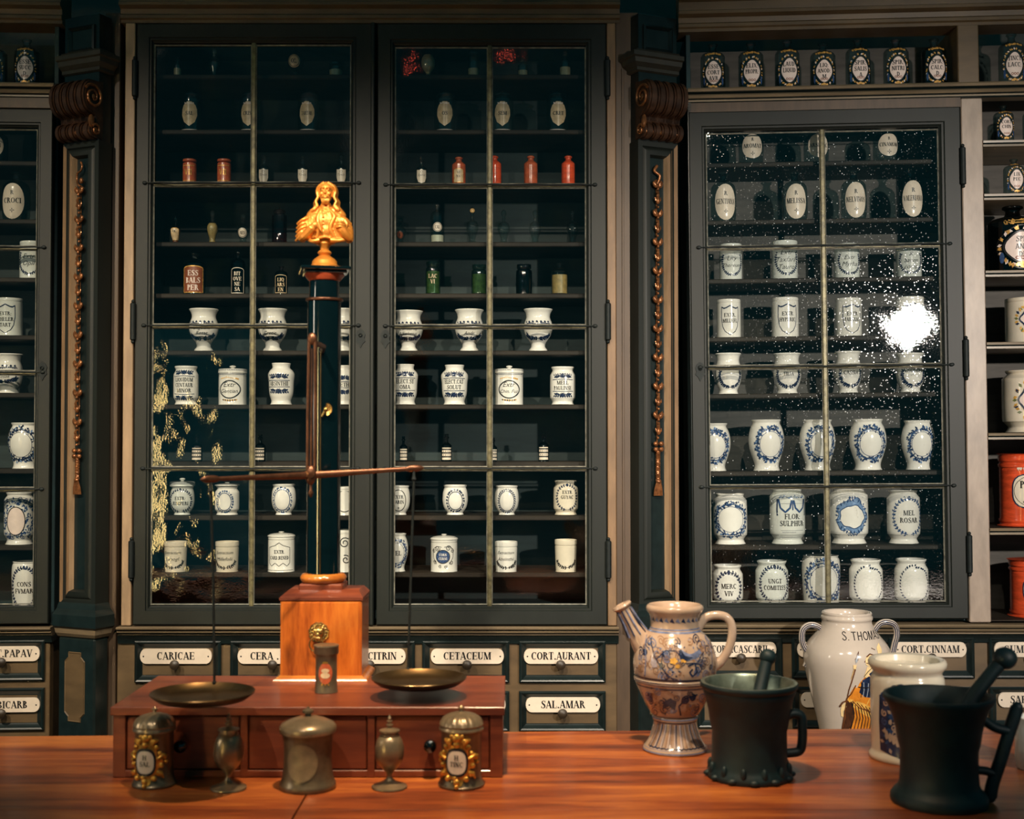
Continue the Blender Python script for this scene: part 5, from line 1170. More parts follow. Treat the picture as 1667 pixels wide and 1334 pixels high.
# ================================================================ the counter and what stands on it
CZ0 = 0.95
def thing(name, label, cat, loc, rz=0.0, group=None): return empty(name, loc, rz, label, cat, group)
ct = thing('counter', 'long reddish brown varnished wooden counter across the foreground', 'counter', (0, 0, 0))
yb0, yb1 = onz(180, 1198, CZ0).y, onz(1400, 1187, CZ0).y
def yback(x): return yb0+(x+.9)*(yb1-yb0)/1.7
seams = [1.95, 2.17, onz(560, 1319, CZ0).y, onz(560, 1240, CZ0).y]
def plank(xa, xb, ya, yb_a, yb_b, name='plank'):
    m = MB(); z0, z1, c = CZ0-.045, CZ0, .0001
    q = [(xa, ya), (xb, ya), (xb, yb_b), (xa, yb_a)]; r = [(xa+c, ya+c), (xb-c, ya+c), (xb-c, yb_b-c), (xa+c, yb_a-c)]
    vs = [(x, y, z0) for x, y in q]+[(x, y, z1-c) for x, y in q]+[(x, y, z1) for x, y in r]
    m.add(vs, [(3, 2, 1, 0), (8, 9, 10, 11)]+[(i, (i+1) % 4, 4+(i+1) % 4, 4+i) for i in range(4)]+[(4+i, 4+(i+1) % 4, 8+(i+1) % 4, 8+i) for i in range(4)])
    return m.build(name, 'counter_wood', ct)
g = .0009; xj = onz(492, 1306, CZ0).x
plank(-2.3, 2.5, seams[0], seams[1]-g, seams[1]-g)
plank(-2.3, xj-g*2, seams[1]+g, seams[2]-g, seams[2]-g); plank(xj+g*2, 2.5, seams[1]+g, seams[2]-g, seams[2]-g)
plank(-2.3, xj-g*2, seams[2]+g, seams[3]+.02, seams[3]+.02); plank(xj+g*2, 2.5, seams[2]+g, seams[3]+.02, seams[3]+.02)
plank(-2.3, 2.5, seams[3]+.0206, yback(-2.3), yback(2.5))
m = MB(); m.box(-2.25, 2.45, seams[0]+.05, 2.80, 0.0, CZ0-.046, c=.004); m.build('counter_body', 'box_wood', ct)

# ---------------- drawer box
fb = onz(500, 1267, CZ0).y; BXT = EYE + ray(500, 1151).z/ray(500, 1151).y*fb
bx0, bx1 = at(184, 1200, fb).x, at(818, 1200, fb).x; bkY = 2.845
db = thing('drawer_box', 'long reddish wooden box with three drawers carrying the balance', 'box', (0, 0, 0))
zt = BXT; th = .016
m = MB(); m.box(bx0-.004, bx1+.004, fb-.006, bkY, zt-th, zt, c=.0012); m.build('top_board', 'box_wood', db)
m = MB(); m.box(bx0, bx1, fb+.02, bkY-.004, CZ0+.0005, zt-th-.0005, c=.001)
dv = [bx0, at(397, 1200, fb).x, at(604, 1200, fb).x, bx1]
for i, x in enumerate(dv):
    w = .012 if i in (0, 3) else .007; xa = x if i == 0 else (x-w*2 if i == 3 else x-w)
    m.box(xa, xa+w*2, fb, fb+.02, CZ0+.0005, zt-th-.0005, c=.001)
m.box(bx0+.005, bx1-.005, fb+.0012, fb+.0195, CZ0+.0012, CZ0+.014, c=.001)
m.build('carcass', 'box_wood', db)
for i in range(3):
    xa = dv[i]+(.026 if i == 0 else .009); xb = dv[i+1]-(.026 if i == 2 else .009)
    m = MB(); m.box(xa, xb, fb+.0025, fb+.019, CZ0+.016, zt-th-.003, c=.002); dr = m.build('drawer', 'box_wood', db)
    kx = (at(297, 1212, fb).x, at(497, 1210, fb).x, at(701, 1208, fb).x)[i]
    m = MB(); m.lathe([(.005, 0), (.005, .006), (.010, .010), (.013, .017), (.012, .024), (.006, .029), (0, .030)], seg=18, T=Matrix.Translation((kx, fb+.003, (CZ0+zt)/2-.004)) @ Matrix.Rotation(PI/2, 4, 'X')); m.build('knob', 'ebony', dr)

# ---------------- apothecary balance
ky = 2.70; cxw = at(522, 1040, ky).x
bs = thing('balance', 'apothecary balance with black column on an orange wooden block', 'balance scale', (cxw, ky, zt))
BY = fb+.002
blkF = onz(500, 1110, zt).y+.004
def LB(px, py, Y): p = at(px, py, Y); return (p.x-cxw, p.y-ky, p.z-zt)
f0 = blkF-ky; f1 = f0+.135
xa, xb = LB(456, 1040, blkF)[0], LB(589, 1040, blkF)[0]; zb1 = LB(520, 978, blkF)[2]; zp = LB(520, 1107, blkF)[2]
m = MB(); m.box(xa, xb, f0, f1, zp*.5, zb1, c=.0025)
m.box(xa+.007, xb-.007, f0-.0015, f0+.01, zp+.004, zb1-.004, c=.001); blk = m.build('block', 'block_wood', bs)
m = MB(); e = .014   # splayed foot
vs = [(xa-e, f0-e, .0005), (xb+e, f0-e, .0005), (xb+e, f1+e*.3, .0005), (xa-e, f1+e*.3, .0005), (xa-e*.9, f0-e*.9, .004), (xb+e*.9, f0-e*.9, .004), (xb+e*.9, f1+e*.3, .004), (xa-e*.9, f1+e*.3, .004), (xa, f0-.002, max(zp, .012)), (xb, f0-.002, max(zp, .012)), (xb, f1, max(zp, .012)), (xa, f1, max(zp, .012))]
m.add(vs, [(3, 2, 1, 0), (8, 9, 10, 11)]+[(i, (i+1) % 4, 4+(i+1) % 4, 4+i) for i in range(4)]+[(4+i, 4+(i+1) % 4, 8+(i+1) % 4, 8+i) for i in range(4)]); m.build('foot_moulding', 'amber_wood', bs)
cy = (f0+f1)/2; colx = LB(527, 800, ky+cy)[0]; Yc = ky+cy
zc0, zc1 = LB(527, 957, Yc)[2], LB(527, 948, Yc)[2]
m = MB(); hx, hy = (xb-xa)/2, (f1-f0)/2; mx = (xa+xb)/2
q = .62
vs = [(mx-hx-.002, cy-hy-.002, zb1), (mx+hx+.002, cy-hy-.002, zb1), (mx+hx+.002, cy+hy+.002, zb1), (mx-hx-.002, cy+hy+.002, zb1), (mx-hx-.002, cy-hy-.002, zb1+.006), (mx+hx+.002, cy-hy-.002, zb1+.006), (mx+hx+.002, cy+hy+.002, zb1+.006), (mx-hx-.002, cy+hy+.002, zb1+.006),
      (mx-hx*.84, cy-hy*.7, zc0), (mx+hx*.9, cy-hy*.7, zc0), (mx+hx*.9, cy+hy*.7, zc0), (mx-hx*.84, cy+hy*.7, zc0)]
m.add(vs, [(3, 2, 1, 0), (8, 9, 10, 11)]+[(i, (i+1) % 4, 4+(i+1) % 4, 4+i) for i in range(4)]+[(4+i, 4+(i+1) % 4, 8+(i+1) % 4, 8+i) for i in range(4)])
m.box(colx-.048, colx+.048, cy-.044, cy+.044, zc0-.004, zc1, c=.003); m.build('block_cap', 'box_wood', bs)
m = MB(); zr = LB(527, 941, Yc)[2]; cr = LB(554.5, 700, Yc)[0]-colx
m.lathe(smooth_prof([(.03, zc1-.002), (cr*1.20, zc1), (cr*1.38, zr), (cr*1.25, zr+.009), (cr*.98, zr+.011)], 5), (colx, cy, 0), 36); m.build('ring_moulding', 'amber_wood', bs)
zR, zE = LB(527, 489, Yc)[2], LB(527, 457, Yc)[2]
m = MB(); m.lathe([(cr, zr+.006), (cr, zR-.004), (cr*.92, zR-.002), (cr*.92, zR+.004), (cr*.88, zE), (0, zE)], (colx, cy, 0), 48); m.build('column', 'ebony', bs)
m = MB(); m.lathe(smooth_prof([(cr*.9, zR-.004), (cr*1.08, zR-.003), (cr*1.12, zR), (cr*1.08, zR+.003), (cr*.88, zR+.004)], 4), (colx, cy, 0), 40); m.build('upper_ring', 'copper', bs)
m = MB(); z0, z1 = zE-.002, LB(527, 448, Yc)[2]
m.lathe(smooth_prof([(cr*.88, z0), (cr*.98, z0+.002), (cr*1.18, z1-.002), (cr*1.20, z1)], 4), (colx, cy, 0), 40); m.build('neck_moulding', 'red_ring', bs)
m = MB(); z2 = LB(527, 437.5, Yc)[2]; hs_ = .054
T = Matrix.Translation((colx, cy, 0)) @ Matrix.Rotation(math.radians(12), 4, 'Z')
m.box(-hs_*.86, hs_*.86, -hs_*.86, hs_*.86, z1, z1+(z2-z1)*.45, c=.002, T=T); m.box(-hs_, hs_, -hs_, hs_, z1+(z2-z1)*.45, z2, c=.002, T=T); m.build('cap_plate', 'ebony', bs)
CAPZ = zt+z2
# lion head with ring on the block
lx, ly, lz = LB(519, 1030, blkF-.002); m = MB()
T0 = Matrix.Translation((lx, f0-.0015, lz)) @ Matrix.Rotation(PI/2, 4, 'X')
m.lathe([(.021, 0), (.0225, .002), (.021, .004), (.017, .003), (.012, .005), (0, .006)], seg=28, T=T0, ripple=lambda r, z, a: r*(1+.05*math.cos(11*a)))
m.ball((lx, f0-.008, lz), (.011, .008, .012), seg=14, rings=10); m.ball((lx, f0-.016, lz-.004), (.004, .004, .006), seg=10, rings=6); m.ball((lx, f0-.014, lz-.010), (.007, .005, .004), seg=10, rings=6)
for sx in (-1, 1):
    m.ball((lx+sx*.005, f0-.0145, lz+.003), (.0022, .002, .0022), seg=8, rings=6); m.ball((lx+sx*.009, f0-.009, lz+.010), (.004, .003, .004), seg=8, rings=6); m.tube([(lx+sx*.002, f0-.015, lz+.006), (lx+sx*.008, f0-.013, lz+.007)], .0016, seg=6)
for k in range(14):
    w = 2*PI*k/14; m.ball((lx+.0155*math.cos(w), f0-.0045, lz+.0155*math.sin(w)), (.0045, .003, .0045), seg=8, rings=5)
lion = m.build('lion_mask', 'brass', blk)
m = MB(); rp = [(lx-.004+.0145*math.sin(2*PI*i/28), f0-.013, lz-.024+.0155*math.cos(2*PI*i/28)) for i in range(29)]; m.tube(rp, .0017, seg=8, caps=False); m.build('pull_ring', 'brass', blk)
# beam, pointer, arm
hub = Vector(LB(506, 774, 2.625)); eL = Vector(LB(326, 781, 2.47)); eR = Vector(LB(690, 762, 2.685))
m = MB()
for e_ in (eL, eR):
    d = e_-hub; P = [hub+d*t for t in (0, .06, .25, .5, .75, .86)]; m.tube(P, [.0085, .0075, .0066, .0054, .0044, .0042], seg=12, flat=.55)
    T = Matrix.Translation(hub+d*.91) @ d.to_track_quat('X', 'Z').to_matrix().to_4x4()
    m.ball((0, 0, 0), (.021, .0045, .0075), T=T); m.tube([hub+d*.95, hub+d*1.0], [.004, .0016], seg=8)
T = Matrix.Translation(hub)
m.ball((0, -.002, 0), (.0115, .007, .020), T=T); m.lathe([(.010, 0), (.010, .004), (.006, .005), (.003, .006), (.0, .006)], seg=18, T=T @ Matrix.Translation((0, -.006, .004)) @ Matrix.Rotation(PI/2, 4, 'X'))
m.tube([hub+Vector((0, 0, -.018)), hub+Vector((0, 0, -.030)), hub+Vector((0, 0, -.036)), hub+Vector((0, 0, -.045))], [.003, .003, .0062, .0015], seg=10)
m.build('beam', 'copper', bs, sharp=60)
topz = LB(505, 552, 2.635)[2]; m = MB()
for dx in (-.0075, .0075):
    m.tube([(hub.x+dx*1.0, hub.y+.002, hub.z+.012), (hub.x+dx, hub.y+.006, (hub.z+topz)/2), (hub.x+dx*.8, hub.y+.010, topz)], [.0032, .0034, .0036], seg=8)
m.ball((hub.x, hub.y+.010, topz), (.010, .006, .013)); m.tube([(hub.x, hub.y, hub.z), (hub.x, hub.y+.008, topz-.02)], [.0026, .001], seg=6); m.build('pointer_fork', 'copper', bs, sharp=60)
az = LB(505, 668, 2.64)[2]; m = MB()
m.tube([(hub.x, hub.y+.010, topz-.006), (hub.x+.012, (hub.y+cy-cr)/2, topz-.010), (colx, cy-cr*.9, topz-.012)], [.006, .005, .006], seg=10)
m.build('bracket_arm', 'copper', bs)
m = MB(); sp_ = Vector(LB(531, 667, Yc-cr)); sp_.y = cy-cr-.004
m.ball(sp_, (.006, .007, .006))
for k in range(9):
    w = math.radians(-75+150*k/8); m.tube([sp_, sp_+Vector((.014*math.cos(w), -.003, .014*math.sin(w)))], [.0012, .0026], seg=6)
m.tube([sp_, sp_+Vector((-.009, -.004, -.016))], [.004, .0025], seg=8); m.build('shell_knob', 'brass', bs, sharp=60)
m = MB(); gx = LB(521.5, 800, Yc-cr)[0]; m.tube([(gx, cy-cr*1.0-.001, LB(521, 560, Yc)[2]), (gx, cy-cr-.001, zr+.012)], .0016, seg=8); m.build('brass_rod', 'pan_bronze', bs)
# pans
for nm, (px, py, w, Yp), rod0, rod1 in (('left', (330, 1128, 168, 2.405), (335, 790), (349, 1112)), ('right', (682, 1104, 155, 2.60), (674, 772), (664, 1094))):
    c = at(px, py, Yp); R = w*Yp/F/2; L0 = Vector((c.x-cxw, c.y-ky, c.z-zt)); m = MB()
    pf = [(0, -.0155), (R*.70, -.0150), (R*.84, -.012), (R*.93, -.006), (R*.985, -.001), (R, .0008), (R*.992, .002), (R*.965, -.0005), (R*.90, -.006), (R*.82, -.0105), (R*.68, -.0130), (0, -.0135)]
    m.lathe(pf, L0, 56)
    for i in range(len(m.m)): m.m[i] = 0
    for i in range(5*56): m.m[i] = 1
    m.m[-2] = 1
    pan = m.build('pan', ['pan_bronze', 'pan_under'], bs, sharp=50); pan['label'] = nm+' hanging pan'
    e_ = eL if nm == 'left' else eR; d = e_-hub; hk = hub+d*.91
    r1 = at(rod1[0], rod1[1], c.y+R*.97); r1 = Vector((r1.x-cxw, r1.y-ky, L0.z+.001))
    m = MB(); m.tube([hk+Vector((0, 0, -.004)), hk+Vector((0, 0, -.016)), hk+Vector((0, 0, -.022)), hk+Vector((0, 0, -.028))], [.003, .003, .005, .002], seg=8)
    m.tube([hk+Vector((0, 0, -.024)), hk*.5+r1*.5+Vector((.0, .006, 0)), r1], .0026, seg=8); m.ball(r1, (.004, .004, .005), seg=8, rings=6); m.build('hanger_rod', 'iron', bs)

# ---------------- gilded bust
bc = Vector((cxw+colx, Yc, CAPZ)); bu = thing('bust', 'small golden bust of a bearded long haired man on the black column', 'bust', bc)
S_ = 2.765/F     # metres per photo pixel here
m = MB(); m.lathe([(0, .0008), (23.5*S_, .0008), (23.5*S_, 5*S_), (22*S_, 6*S_), (21*S_, 7*S_), (20.5*S_, 12*S_), (17*S_, 16*S_), (12*S_, 19.5*S_), (8.5*S_, 22*S_), (10*S_, 23.5*S_), (12*S_, 26*S_), (10*S_, 29*S_), (7.5*S_, 31*S_), (8*S_, 36*S_), (12*S_, 42*S_), (10*S_, 48*S_), (0, 48*S_)], seg=36); m.build('socle', 'bust_gold', bu, sharp=40)
m = MB(); u = S_
def bb(x, y, z, rx, ry, rz, rotz=0, roty=0): m.ball((0, 0, 0), (rx*u, ry*u, rz*u), 0, 20, 14, Matrix.Translation((x*u, y*u, z*u)) @ Matrix.Rotation(rotz, 4, 'Y') @ Matrix.Rotation(roty, 4, 'Z'))
def tb(pts, r, fl=1.0): m.tube(spline([(a*u, b*u, c*u) for a, b, c in pts], 5), [r*u]*((len(pts)-1)*5+1) if not isinstance(r, list) else [r[min(i//5, len(r)-1)]*u for i in range((len(pts)-1)*5+1)], seg=10, flat=fl)
# torso, shoulders, cut arms (z in px above the cap plate; the front is -y)
bb(1, 0, 66, 31, 17, 25); bb(0, 0, 50, 24, 14, 12); bb(1, 1, 84, 34, 15, 15)
bb(-33, -1, 68, 11, 12, 22, .28); bb(36, -1, 66, 12, 12, 22, -.28); bb(-36, -2, 56, 9, 11, 12, .3); bb(40, -2, 54, 9, 11, 12, -.3)
bb(2, 0, 100, 11, 10, 14); bb(-14, 2, 95, 18, 11, 9, -.4); bb(18, 2, 95, 19, 11, 9, .4)
bb(0, -9, 76, 17, 9, 20); bb(3, -11, 62, 12, 8, 14)
# forearms and clasped cloth
tb([(-38, -6, 50), (-30, -14, 54), (-16, -19, 68)], [8, 8, 6]); bb(-14, -19, 70, 6.5, 5.5, 7, .5)
tb([(42, -6, 50), (36, -14, 56), (30, -17, 66)], [8, 8, 7]); bb(29, -17, 70, 9, 7, 8)
for k in range(4): tb([(-12+k*1.5, -21, 74-k*2.5), (-7+k, -23, 72-k*3), (-5+k, -22, 68-k*3)], 1.9)
for k in range(3): tb([(22, -21, 66+k*4), (29, -24, 67+k*4), (36, -20, 65+k*4)], 2.2)
# drapery folds and the coat edges
for k in range(7):
    x0 = -30+k*4.5; tb([(x0, -7-abs(k-3)*-.6, 90-abs(k-2)*2), (x0+3, -13, 72), (x0+8, -12, 50)], 2.3)
for k in range(7):
    x0 = 12+k*4.2; tb([(x0-4, -12, 92-k*2), (x0+2, -14, 72), (x0-2-k, -13, 50)], 2.5)
tb([(-4, -9, 98), (-9, -15, 84), (-8, -18, 64), (-10, -15, 46)], 3.2); tb([(8, -9, 98), (18, -15, 86), (12, -18, 66), (20, -14, 46)], 3.4)
tb([(-26, -8, 48), (-18, -15, 44), (-6, -16, 46)], 3.6); tb([(12, -16, 46), (24, -15, 45), (36, -10, 48)], 4.2); tb([(-8, -15, 49), (3, -17, 51), (12, -15, 49)], 2.4)
tb([(-9, -8, 97), (1, -13, 92), (10, -8, 97)], 3.0); bb(0, -15, 88, 2.0, 2, 2.6)
for k in range(5): bb(0, -18, 84-k*6, 1.3, 1.3, 1.3)
for sx in (-1, 1):
    for k in range(5): tb([(sx*(26+k*1.5), -11, 84-k*7), (sx*(36+k), -12.5, 80-k*7), (sx*(45+k*.6), -5, 74-k*7)], 2.4)
# head: skull, face, beard, long hair
hx_, hy_, hz_ = 3, -3, 127
bb(hx_, hy_+2, hz_+4, 13, 14.5, 15.5); bb(hx_, hy_-3, hz_-4, 10.5, 11.5, 13); bb(hx_, hy_-7, hz_-13, 7.5, 7, 7)
bb(hx_, hy_-13.5, hz_-2, 2.2, 4, 3.0); tb([(hx_, hy_-13, hz_+6), (hx_, hy_-15.5, hz_), (hx_, hy_-16.8, hz_-3.5)], [1.6, 1.9, 2.2])
for sx in (-1, 1):
    tb([(hx_+sx*2.0, hy_-13.8, hz_+6.5), (hx_+sx*5, hy_-13.2, hz_+7.5), (hx_+sx*8.5, hy_-10.5, hz_+6)], 1.7)
    bb(hx_+sx*4.8, hy_-12.0, hz_+3.6, 2.2, 1.6, 1.3); bb(hx_+sx*6.2, hy_-10.5, hz_-3, 3.4, 3, 3.4); bb(hx_+sx*11.5, hy_, hz_+1, 2.2, 3.5, 4.5)
    tb([(hx_+sx*.8, hy_-14.8, hz_-7), (hx_+sx*4.5, hy_-13.5, hz_-8.5), (hx_+sx*7.5, hy_-10, hz_-12)], 1.7)
    for k in range(5): tb([(hx_+sx*(3+k*2.2), hy_-5+k*2.6, hz_+17-k*.8), (hx_+sx*(12.5+k*.5), hy_-3+k*3, hz_+10), (hx_+sx*(15.5+k*.3), hy_-1.5+k*3, hz_+2), (hx_+sx*(13.5+k*.6), hy_-3+k*2.6, hz_-7), (hx_+sx*(17+k*.8), hy_-4+k*2.6, hz_-15), (hx_+sx*(14.5+k*1.4), hy_-6+k*2.6, hz_-23), (hx_+sx*(19+k*1.6), hy_-6+k*2.5, hz_-30)], 2.5)
    tb([(hx_+sx*14, hy_-4, hz_-20), (hx_+sx*20, hy_-5, hz_-28), (hx_+sx*(25 if sx < 0 else 21), hy_-4, hz_-31)], 3.2)
tb([(hx_-3, hy_-14.5, hz_-10), (hx_, hy_-15.2, hz_-9.6), (hx_+3, hy_-14.5, hz_-10)], 1.1)
for k in range(5): tb([(hx_-6+3*k, hy_-10.5-(2-abs(k-2)), hz_-11), (hx_-5+2.5*k, hy_-11.5-(2-abs(k-2)), hz_-16), (hx_-3+1.5*k, hy_-10, hz_-20)], 2.1)
bo = m.build('figure', 'bust_gold', bu, sharp=180)
rm = bo.modifiers.new('remesh', 'REMESH'); rm.mode = 'VOXEL'; rm.voxel_size = .0008; rm.use_smooth_shade = True
sm_ = bo.modifiers.new('smooth', 'SMOOTH'); sm_.factor = .4; sm_.iterations = 1

# ---------------- pewter vessels
def lath_thing(name, label, cat, cx, base, top, w, prof, mats, zplane=CZ0, ripple=None, seg=48, group=None):
    c = onz(cx, base, zplane); H = EYE+ray(cx, top).z/ray(cx, top).y*c.y-zplane; R = w*c.y/F/2
    root = thing(name, label, cat, (c.x, c.y, zplane), 0, group); pr = [(r*R, z*H+(.0006 if z == 0 else 0)) for r, z in prof]
    m = MB(); m.lathe(pr, seg=seg, ripple=ripple); return root, m, R, H, pr
def ornate(label, cx, base, top, w, word):
    pr = [(0, 0), (.98, 0), (1.0, .012), (1.0, .03), (.95, .045), (.93, .07), (.88, .10), (.86, .16), (.86, .66), (.88, .67), (.88, .69), (0, .69)]
    root, m, R, H, p = lath_thing('pewter_jar', label, 'jar', cx, base, top, w, pr, 0)
    m.build('body', 'pewter_dark', root, sharp=40)
    m = MB(); lp = [(0, .692), (.90, .692), (.96, .70), (.97, .72), (.93, .735), (.92, .755), (.95, .765), (.90, .80), (.80, .845), (.62, .88), (.34, .905), (.14, .915), (.10, .925)]
    m.lathe([(r*R, z*H) for r, z in lp], seg=72, ripple=lambda r, z, a: r*(1+(.035*math.cos(18*a+z*60) if .765*H < z < .90*H else 0))); lid = m.build('lid', 'pewter', root, sharp=50)
    m = MB(); m.lathe([(r*R, z*H) for r, z in [(.12, .915), (.07, .93), (.06, .94), (.14, .955), (.14, .968), (.06, .98), (.04, .995), (0, 1.0)]], seg=18); m.build('finial', 'pewter', lid, sharp=60)
    # gilded cartouche with a cream shield, wrapped on the front
    m = MB(); q = Paint(m, [(r, z) for r, z in p], -.18); q.e = .0012
    cz = .345*H; n = 44
    def rr(a): return 1+.13*math.cos(5*a+.4)+.08*math.cos(9*a)
    q.blob([(.64*R*rr(2*PI*i/n)*math.cos(2*PI*i/n), cz+.25*H*rr(2*PI*i/n)*math.sin(2*PI*i/n)) for i in range(n)], 0, .0016)
    m.m = [0]*len(m.f)
    def knob(a, t, r, fl=.6):
        P = Vector(q.P(a, t, .003)); m.ball(P, (r*R, r*R*fl, r*R), 0, 10, 7)
    for sx in (-1, 1):
        for a, t, r in ((.30, .60, .13), (.46, .53, .12), (.60, .45, .11), (.80, .40, .12), (.66, .30, .12), (.56, .20, .13), (.38, .14, .13), (.88, .34, .09), (.20, .66, .10)): knob(sx*a*R, t*H, r)
        for (a0, t0), (a1, t1) in (((.5, .38), (.95, .42)), ((.5, .22), (.78, .14)), ((.3, .56), (.55, .62))):
            m.tube([q.P(sx*a0*R, t0*H, .002), q.P(sx*(a0+a1)/2*R, (t0+t1)/2*H+.004, .005), q.P(sx*a1*R, t1*H, .003)], [.004, .0045, .0015], seg=8)
    for a, t, r in ((0, .64, .20), (0, .56, .15), (0, .10, .15), (0, .05, .10), (-.06, .15, .12)): knob(a*R, t*H, r)
    q.e = .0045; nn = 26
    def pw(v, e): return math.copysign(abs(v)**e, v)
    def so(k): return [(k*.40*R*pw(math.cos(2*PI*i/nn), .75), cz+k*.155*H*pw(math.sin(2*PI*i/nn), .75)) for i in range(nn)]
    q.blob(so(1.14), 2, .0050); q.blob(so(.92), 1, .0054); q.text(word, 0, cz-.05*H, .06*H, .5*R, 2, G_MID, .0060); q.text('H', 0, cz+.03*H, .06*H, .3*R, 2, G_MID, .0060)
    m.build('cartouche', ['gilt_bright', 'enamel', 'black_ink'], root, sharp=60)
ornate('pewter jar with gilt cartouche at the left end of the counter row', 251, 1278, 1150, 71, 'SAL')
ornate('pewter jar with gilt cartouche at the right end of the counter row', 751, 1279, 1148, 75, 'TINC')
def goblet(label, cx, base, top, w):
    pr = [(0, 0), (.96, 0), (1.0, .012), (.98, .03), (.70, .055), (.36, .09), (.18, .13), (.15, .17), (.20, .21), (.30, .24), (.55, .30), (.76, .38), (.82, .46), (.80, .56), (.70, .65), (.56, .70), (.50, .71), (0, .71)]
    root, m, R, H, p = lath_thing('pewter_goblet', label, 'goblet', cx, base, top, w, pr, 0); m.v = [v for v in m.v]
    m.build('bowl', 'pewter', root, sharp=45)
    m = MB(); m.lathe([(r*R, z*H) for r, z in [(0, .711), (.54, .711), (.56, .72), (.48, .73), (.48, .755), (.58, .765), (.58, .785), (.44, .795), (.30, .805), (.12, .82), (.12, .835), (.20, .845), (.20, .86), (.09, .87), (.09, .885), (.16, .895), (.16, .91), (.07, .92), (.07, .935), (.11, .945), (.06, .965), (.03, .985), (0, 1.0)]], seg=36); m.build('spire_lid', 'pewter', root, sharp=50)
goblet('egg shaped pewter goblet with spire lid left of the plain pewter pot', 372, 1285, 1160, 59)
goblet('egg shaped pewter goblet with spire lid right of the plain pewter pot', 634, 1283, 1163, 58)
pr = [(0, 0), (.98, 0), (1, .015), (1, .05), (.985, .07), (.95, .085), (.90, .15), (.86, .25), (.84, .40), (.85, .55), (.90, .65), (.92, .68), (0, .68)]
root, m, R, H, p = lath_thing('pewter_pot', 'plain wide pewter pot with oval label plate in the middle of the counter row', 'pot', 501, 1283, 1150, 91, pr, 0)
m.build('body', 'pewter_dark', root, sharp=40)
m = MB(); m.lathe([(r*R, z*H) for r, z in [(0, .682), (.94, .682), (1.0, .69), (1.01, .72), (1.0, .76), (.96, .775), (.93, .79), (.70, .83), (.40, .865), (.16, .88), (0, .88)]], seg=48); lid = m.build('lid', 'pewter', root, sharp=40)
m = MB(); m.lathe([(r*R, z*H) for r, z in [(.14, .872), (.11, .89), (.10, .905), (.20, .925), (.20, .95), (.12, .962), (.05, .975), (.05, .99), (0, 1.0)]], seg=20); m.build('finial', 'pewter_dark', lid, sharp=50)
m = MB(); q = Paint(m, p, -.12); q.e = .0012; q.oval(0, .37*H, .56*R, .22*H, 0); q.ring(0, .37*H, .56*R, .22*H, .03*R, 0, .0018); m.build('label_plate', 'plate_tan', root)
pr = [(0, 0), (.97, 0), (1.0, .01), (.97, .04), (.92, .25), (.90, .60), (.92, .78), (.98, .80), (0, .80)]
root, m, R, H, p = lath_thing('pewter_canister', 'narrow pewter canister with worn red label in front of the wooden block', 'canister', 531, 1127, 1049, 38, pr, 0, zplane=zt)
m.build('body', 'pewter_dark', root, sharp=40)
m = MB(); m.lathe([(r*R, z*H) for r, z in [(0, .802), (1.02, .802), (1.06, .82), (1.04, .95), (1.08, .965), (1.06, .985), (.9, .99), (0, .99)]], seg=40); m.build('lid', 'pewter_dark', root, sharp=40)
m = MB(); q = Paint(m, p, .05); q.e = .0010; q.oval(0, .42*H, .60*R, .22*H, 0); q.oval(0, .48*H, .32*R, .045*H, 1, .0016); q.oval(0, .38*H, .38*R, .06*H, 1, .0016)
for k in range(3): q.leaf((-.2+.2*k)*R, .62*H, 1.57+(k-1)*.5, .25*R, .08*R, 2, .0016); q.leaf((-.2+.2*k)*R, .22*H, -1.57+(k-1)*.5, .25*R, .08*R, 2, .0016)
m.build('label', ['red_dull', 'tan_label', 'gilt_bright'], root)

# ---------------- painted spouted jug
cj = onz(1099, 1221, CZ0); kj = cj.y/F; Hj = EYE+ray(1099, 984).z/ray(1099, 984).y*cj.y-CZ0
jg = thing('spouted_jug', 'large blue and cream painted jug with spout and looped handle', 'jug', (cj.x, cj.y, CZ0))
P = [(0, 0), (51, 0), (52, .010), (51, .028), (46, .05), (40, .10), (36, .16), (34, .20), (36, .215), (37, .23), (35, .245), (39, .255), (48, .32), (56, .39), (62, .45), (64, .475), (66, .485), (66, .50), (64, .51), (66, .525), (67, .58), (66.5, .64), (63, .70), (57, .755), (48, .80), (41, .825), (40, .84), (39, .85), (39.5, .90), (41, .935), (45, .955), (46.5, .975), (45, .992), (42, 1.0), (37, .985), (35, .93), (0, .92)]
P = [((0, 0) if i == 0 else (r*kj, z*Hj)) for i, (r, z) in enumerate(P)]; P[0] = (0, .0006); P[1] = (P[1][0], .0006)
m = MB(); m.lathe(P, seg=64); q = Paint(m, P[:-3], 0.0); J = lambda a, z: (a*kj, z*Hj)
q.e = .0006
def band(z0, z1, mat, e=.0005): q.stroke([(-100*kj, (z0+z1)/2*Hj), (100*kj, (z0+z1)/2*Hj)], (z1-z0)*Hj, mat, e, sub=40)
for z0, z1, mt in ((.820, .832, 1), (.840, .848, 1), (.515, .527, 3), (.495, .500, 3), (.478, .486, 1), (.455, .462, 3), (.245, .25, 1), (.228, .234, 1), (.205, .213, 3), (.012, .036, 1)): band(z0, z1, mt)
for k in range(15):        # triangles round the neck
    a = -54+k*9; q.face([J(a-4, .90), J(a+4, .89), J(a, .925)], 3 if k % 2 else 1, .0008)
for k in range(40):        # fluted stripes on the foot
    a = -58+k*3; z1 = .20
    pts = [((a*(.62+.38*(1-t)**1.5))*kj, (.045+.155*t)*Hj) for t in (0, .2, .4, .6, .8, 1)]
    q.stroke(pts, (.9 if k % 3 else 1.8)*kj, (2, 4, 3, 2)[k % 4], .0006, sub=2)
for k in range(14):
    a = -52+k*8; q.stroke([J(a-4, .050), J(a, .044), J(a+4, .050)], 1.6*kj, 3, .0009)
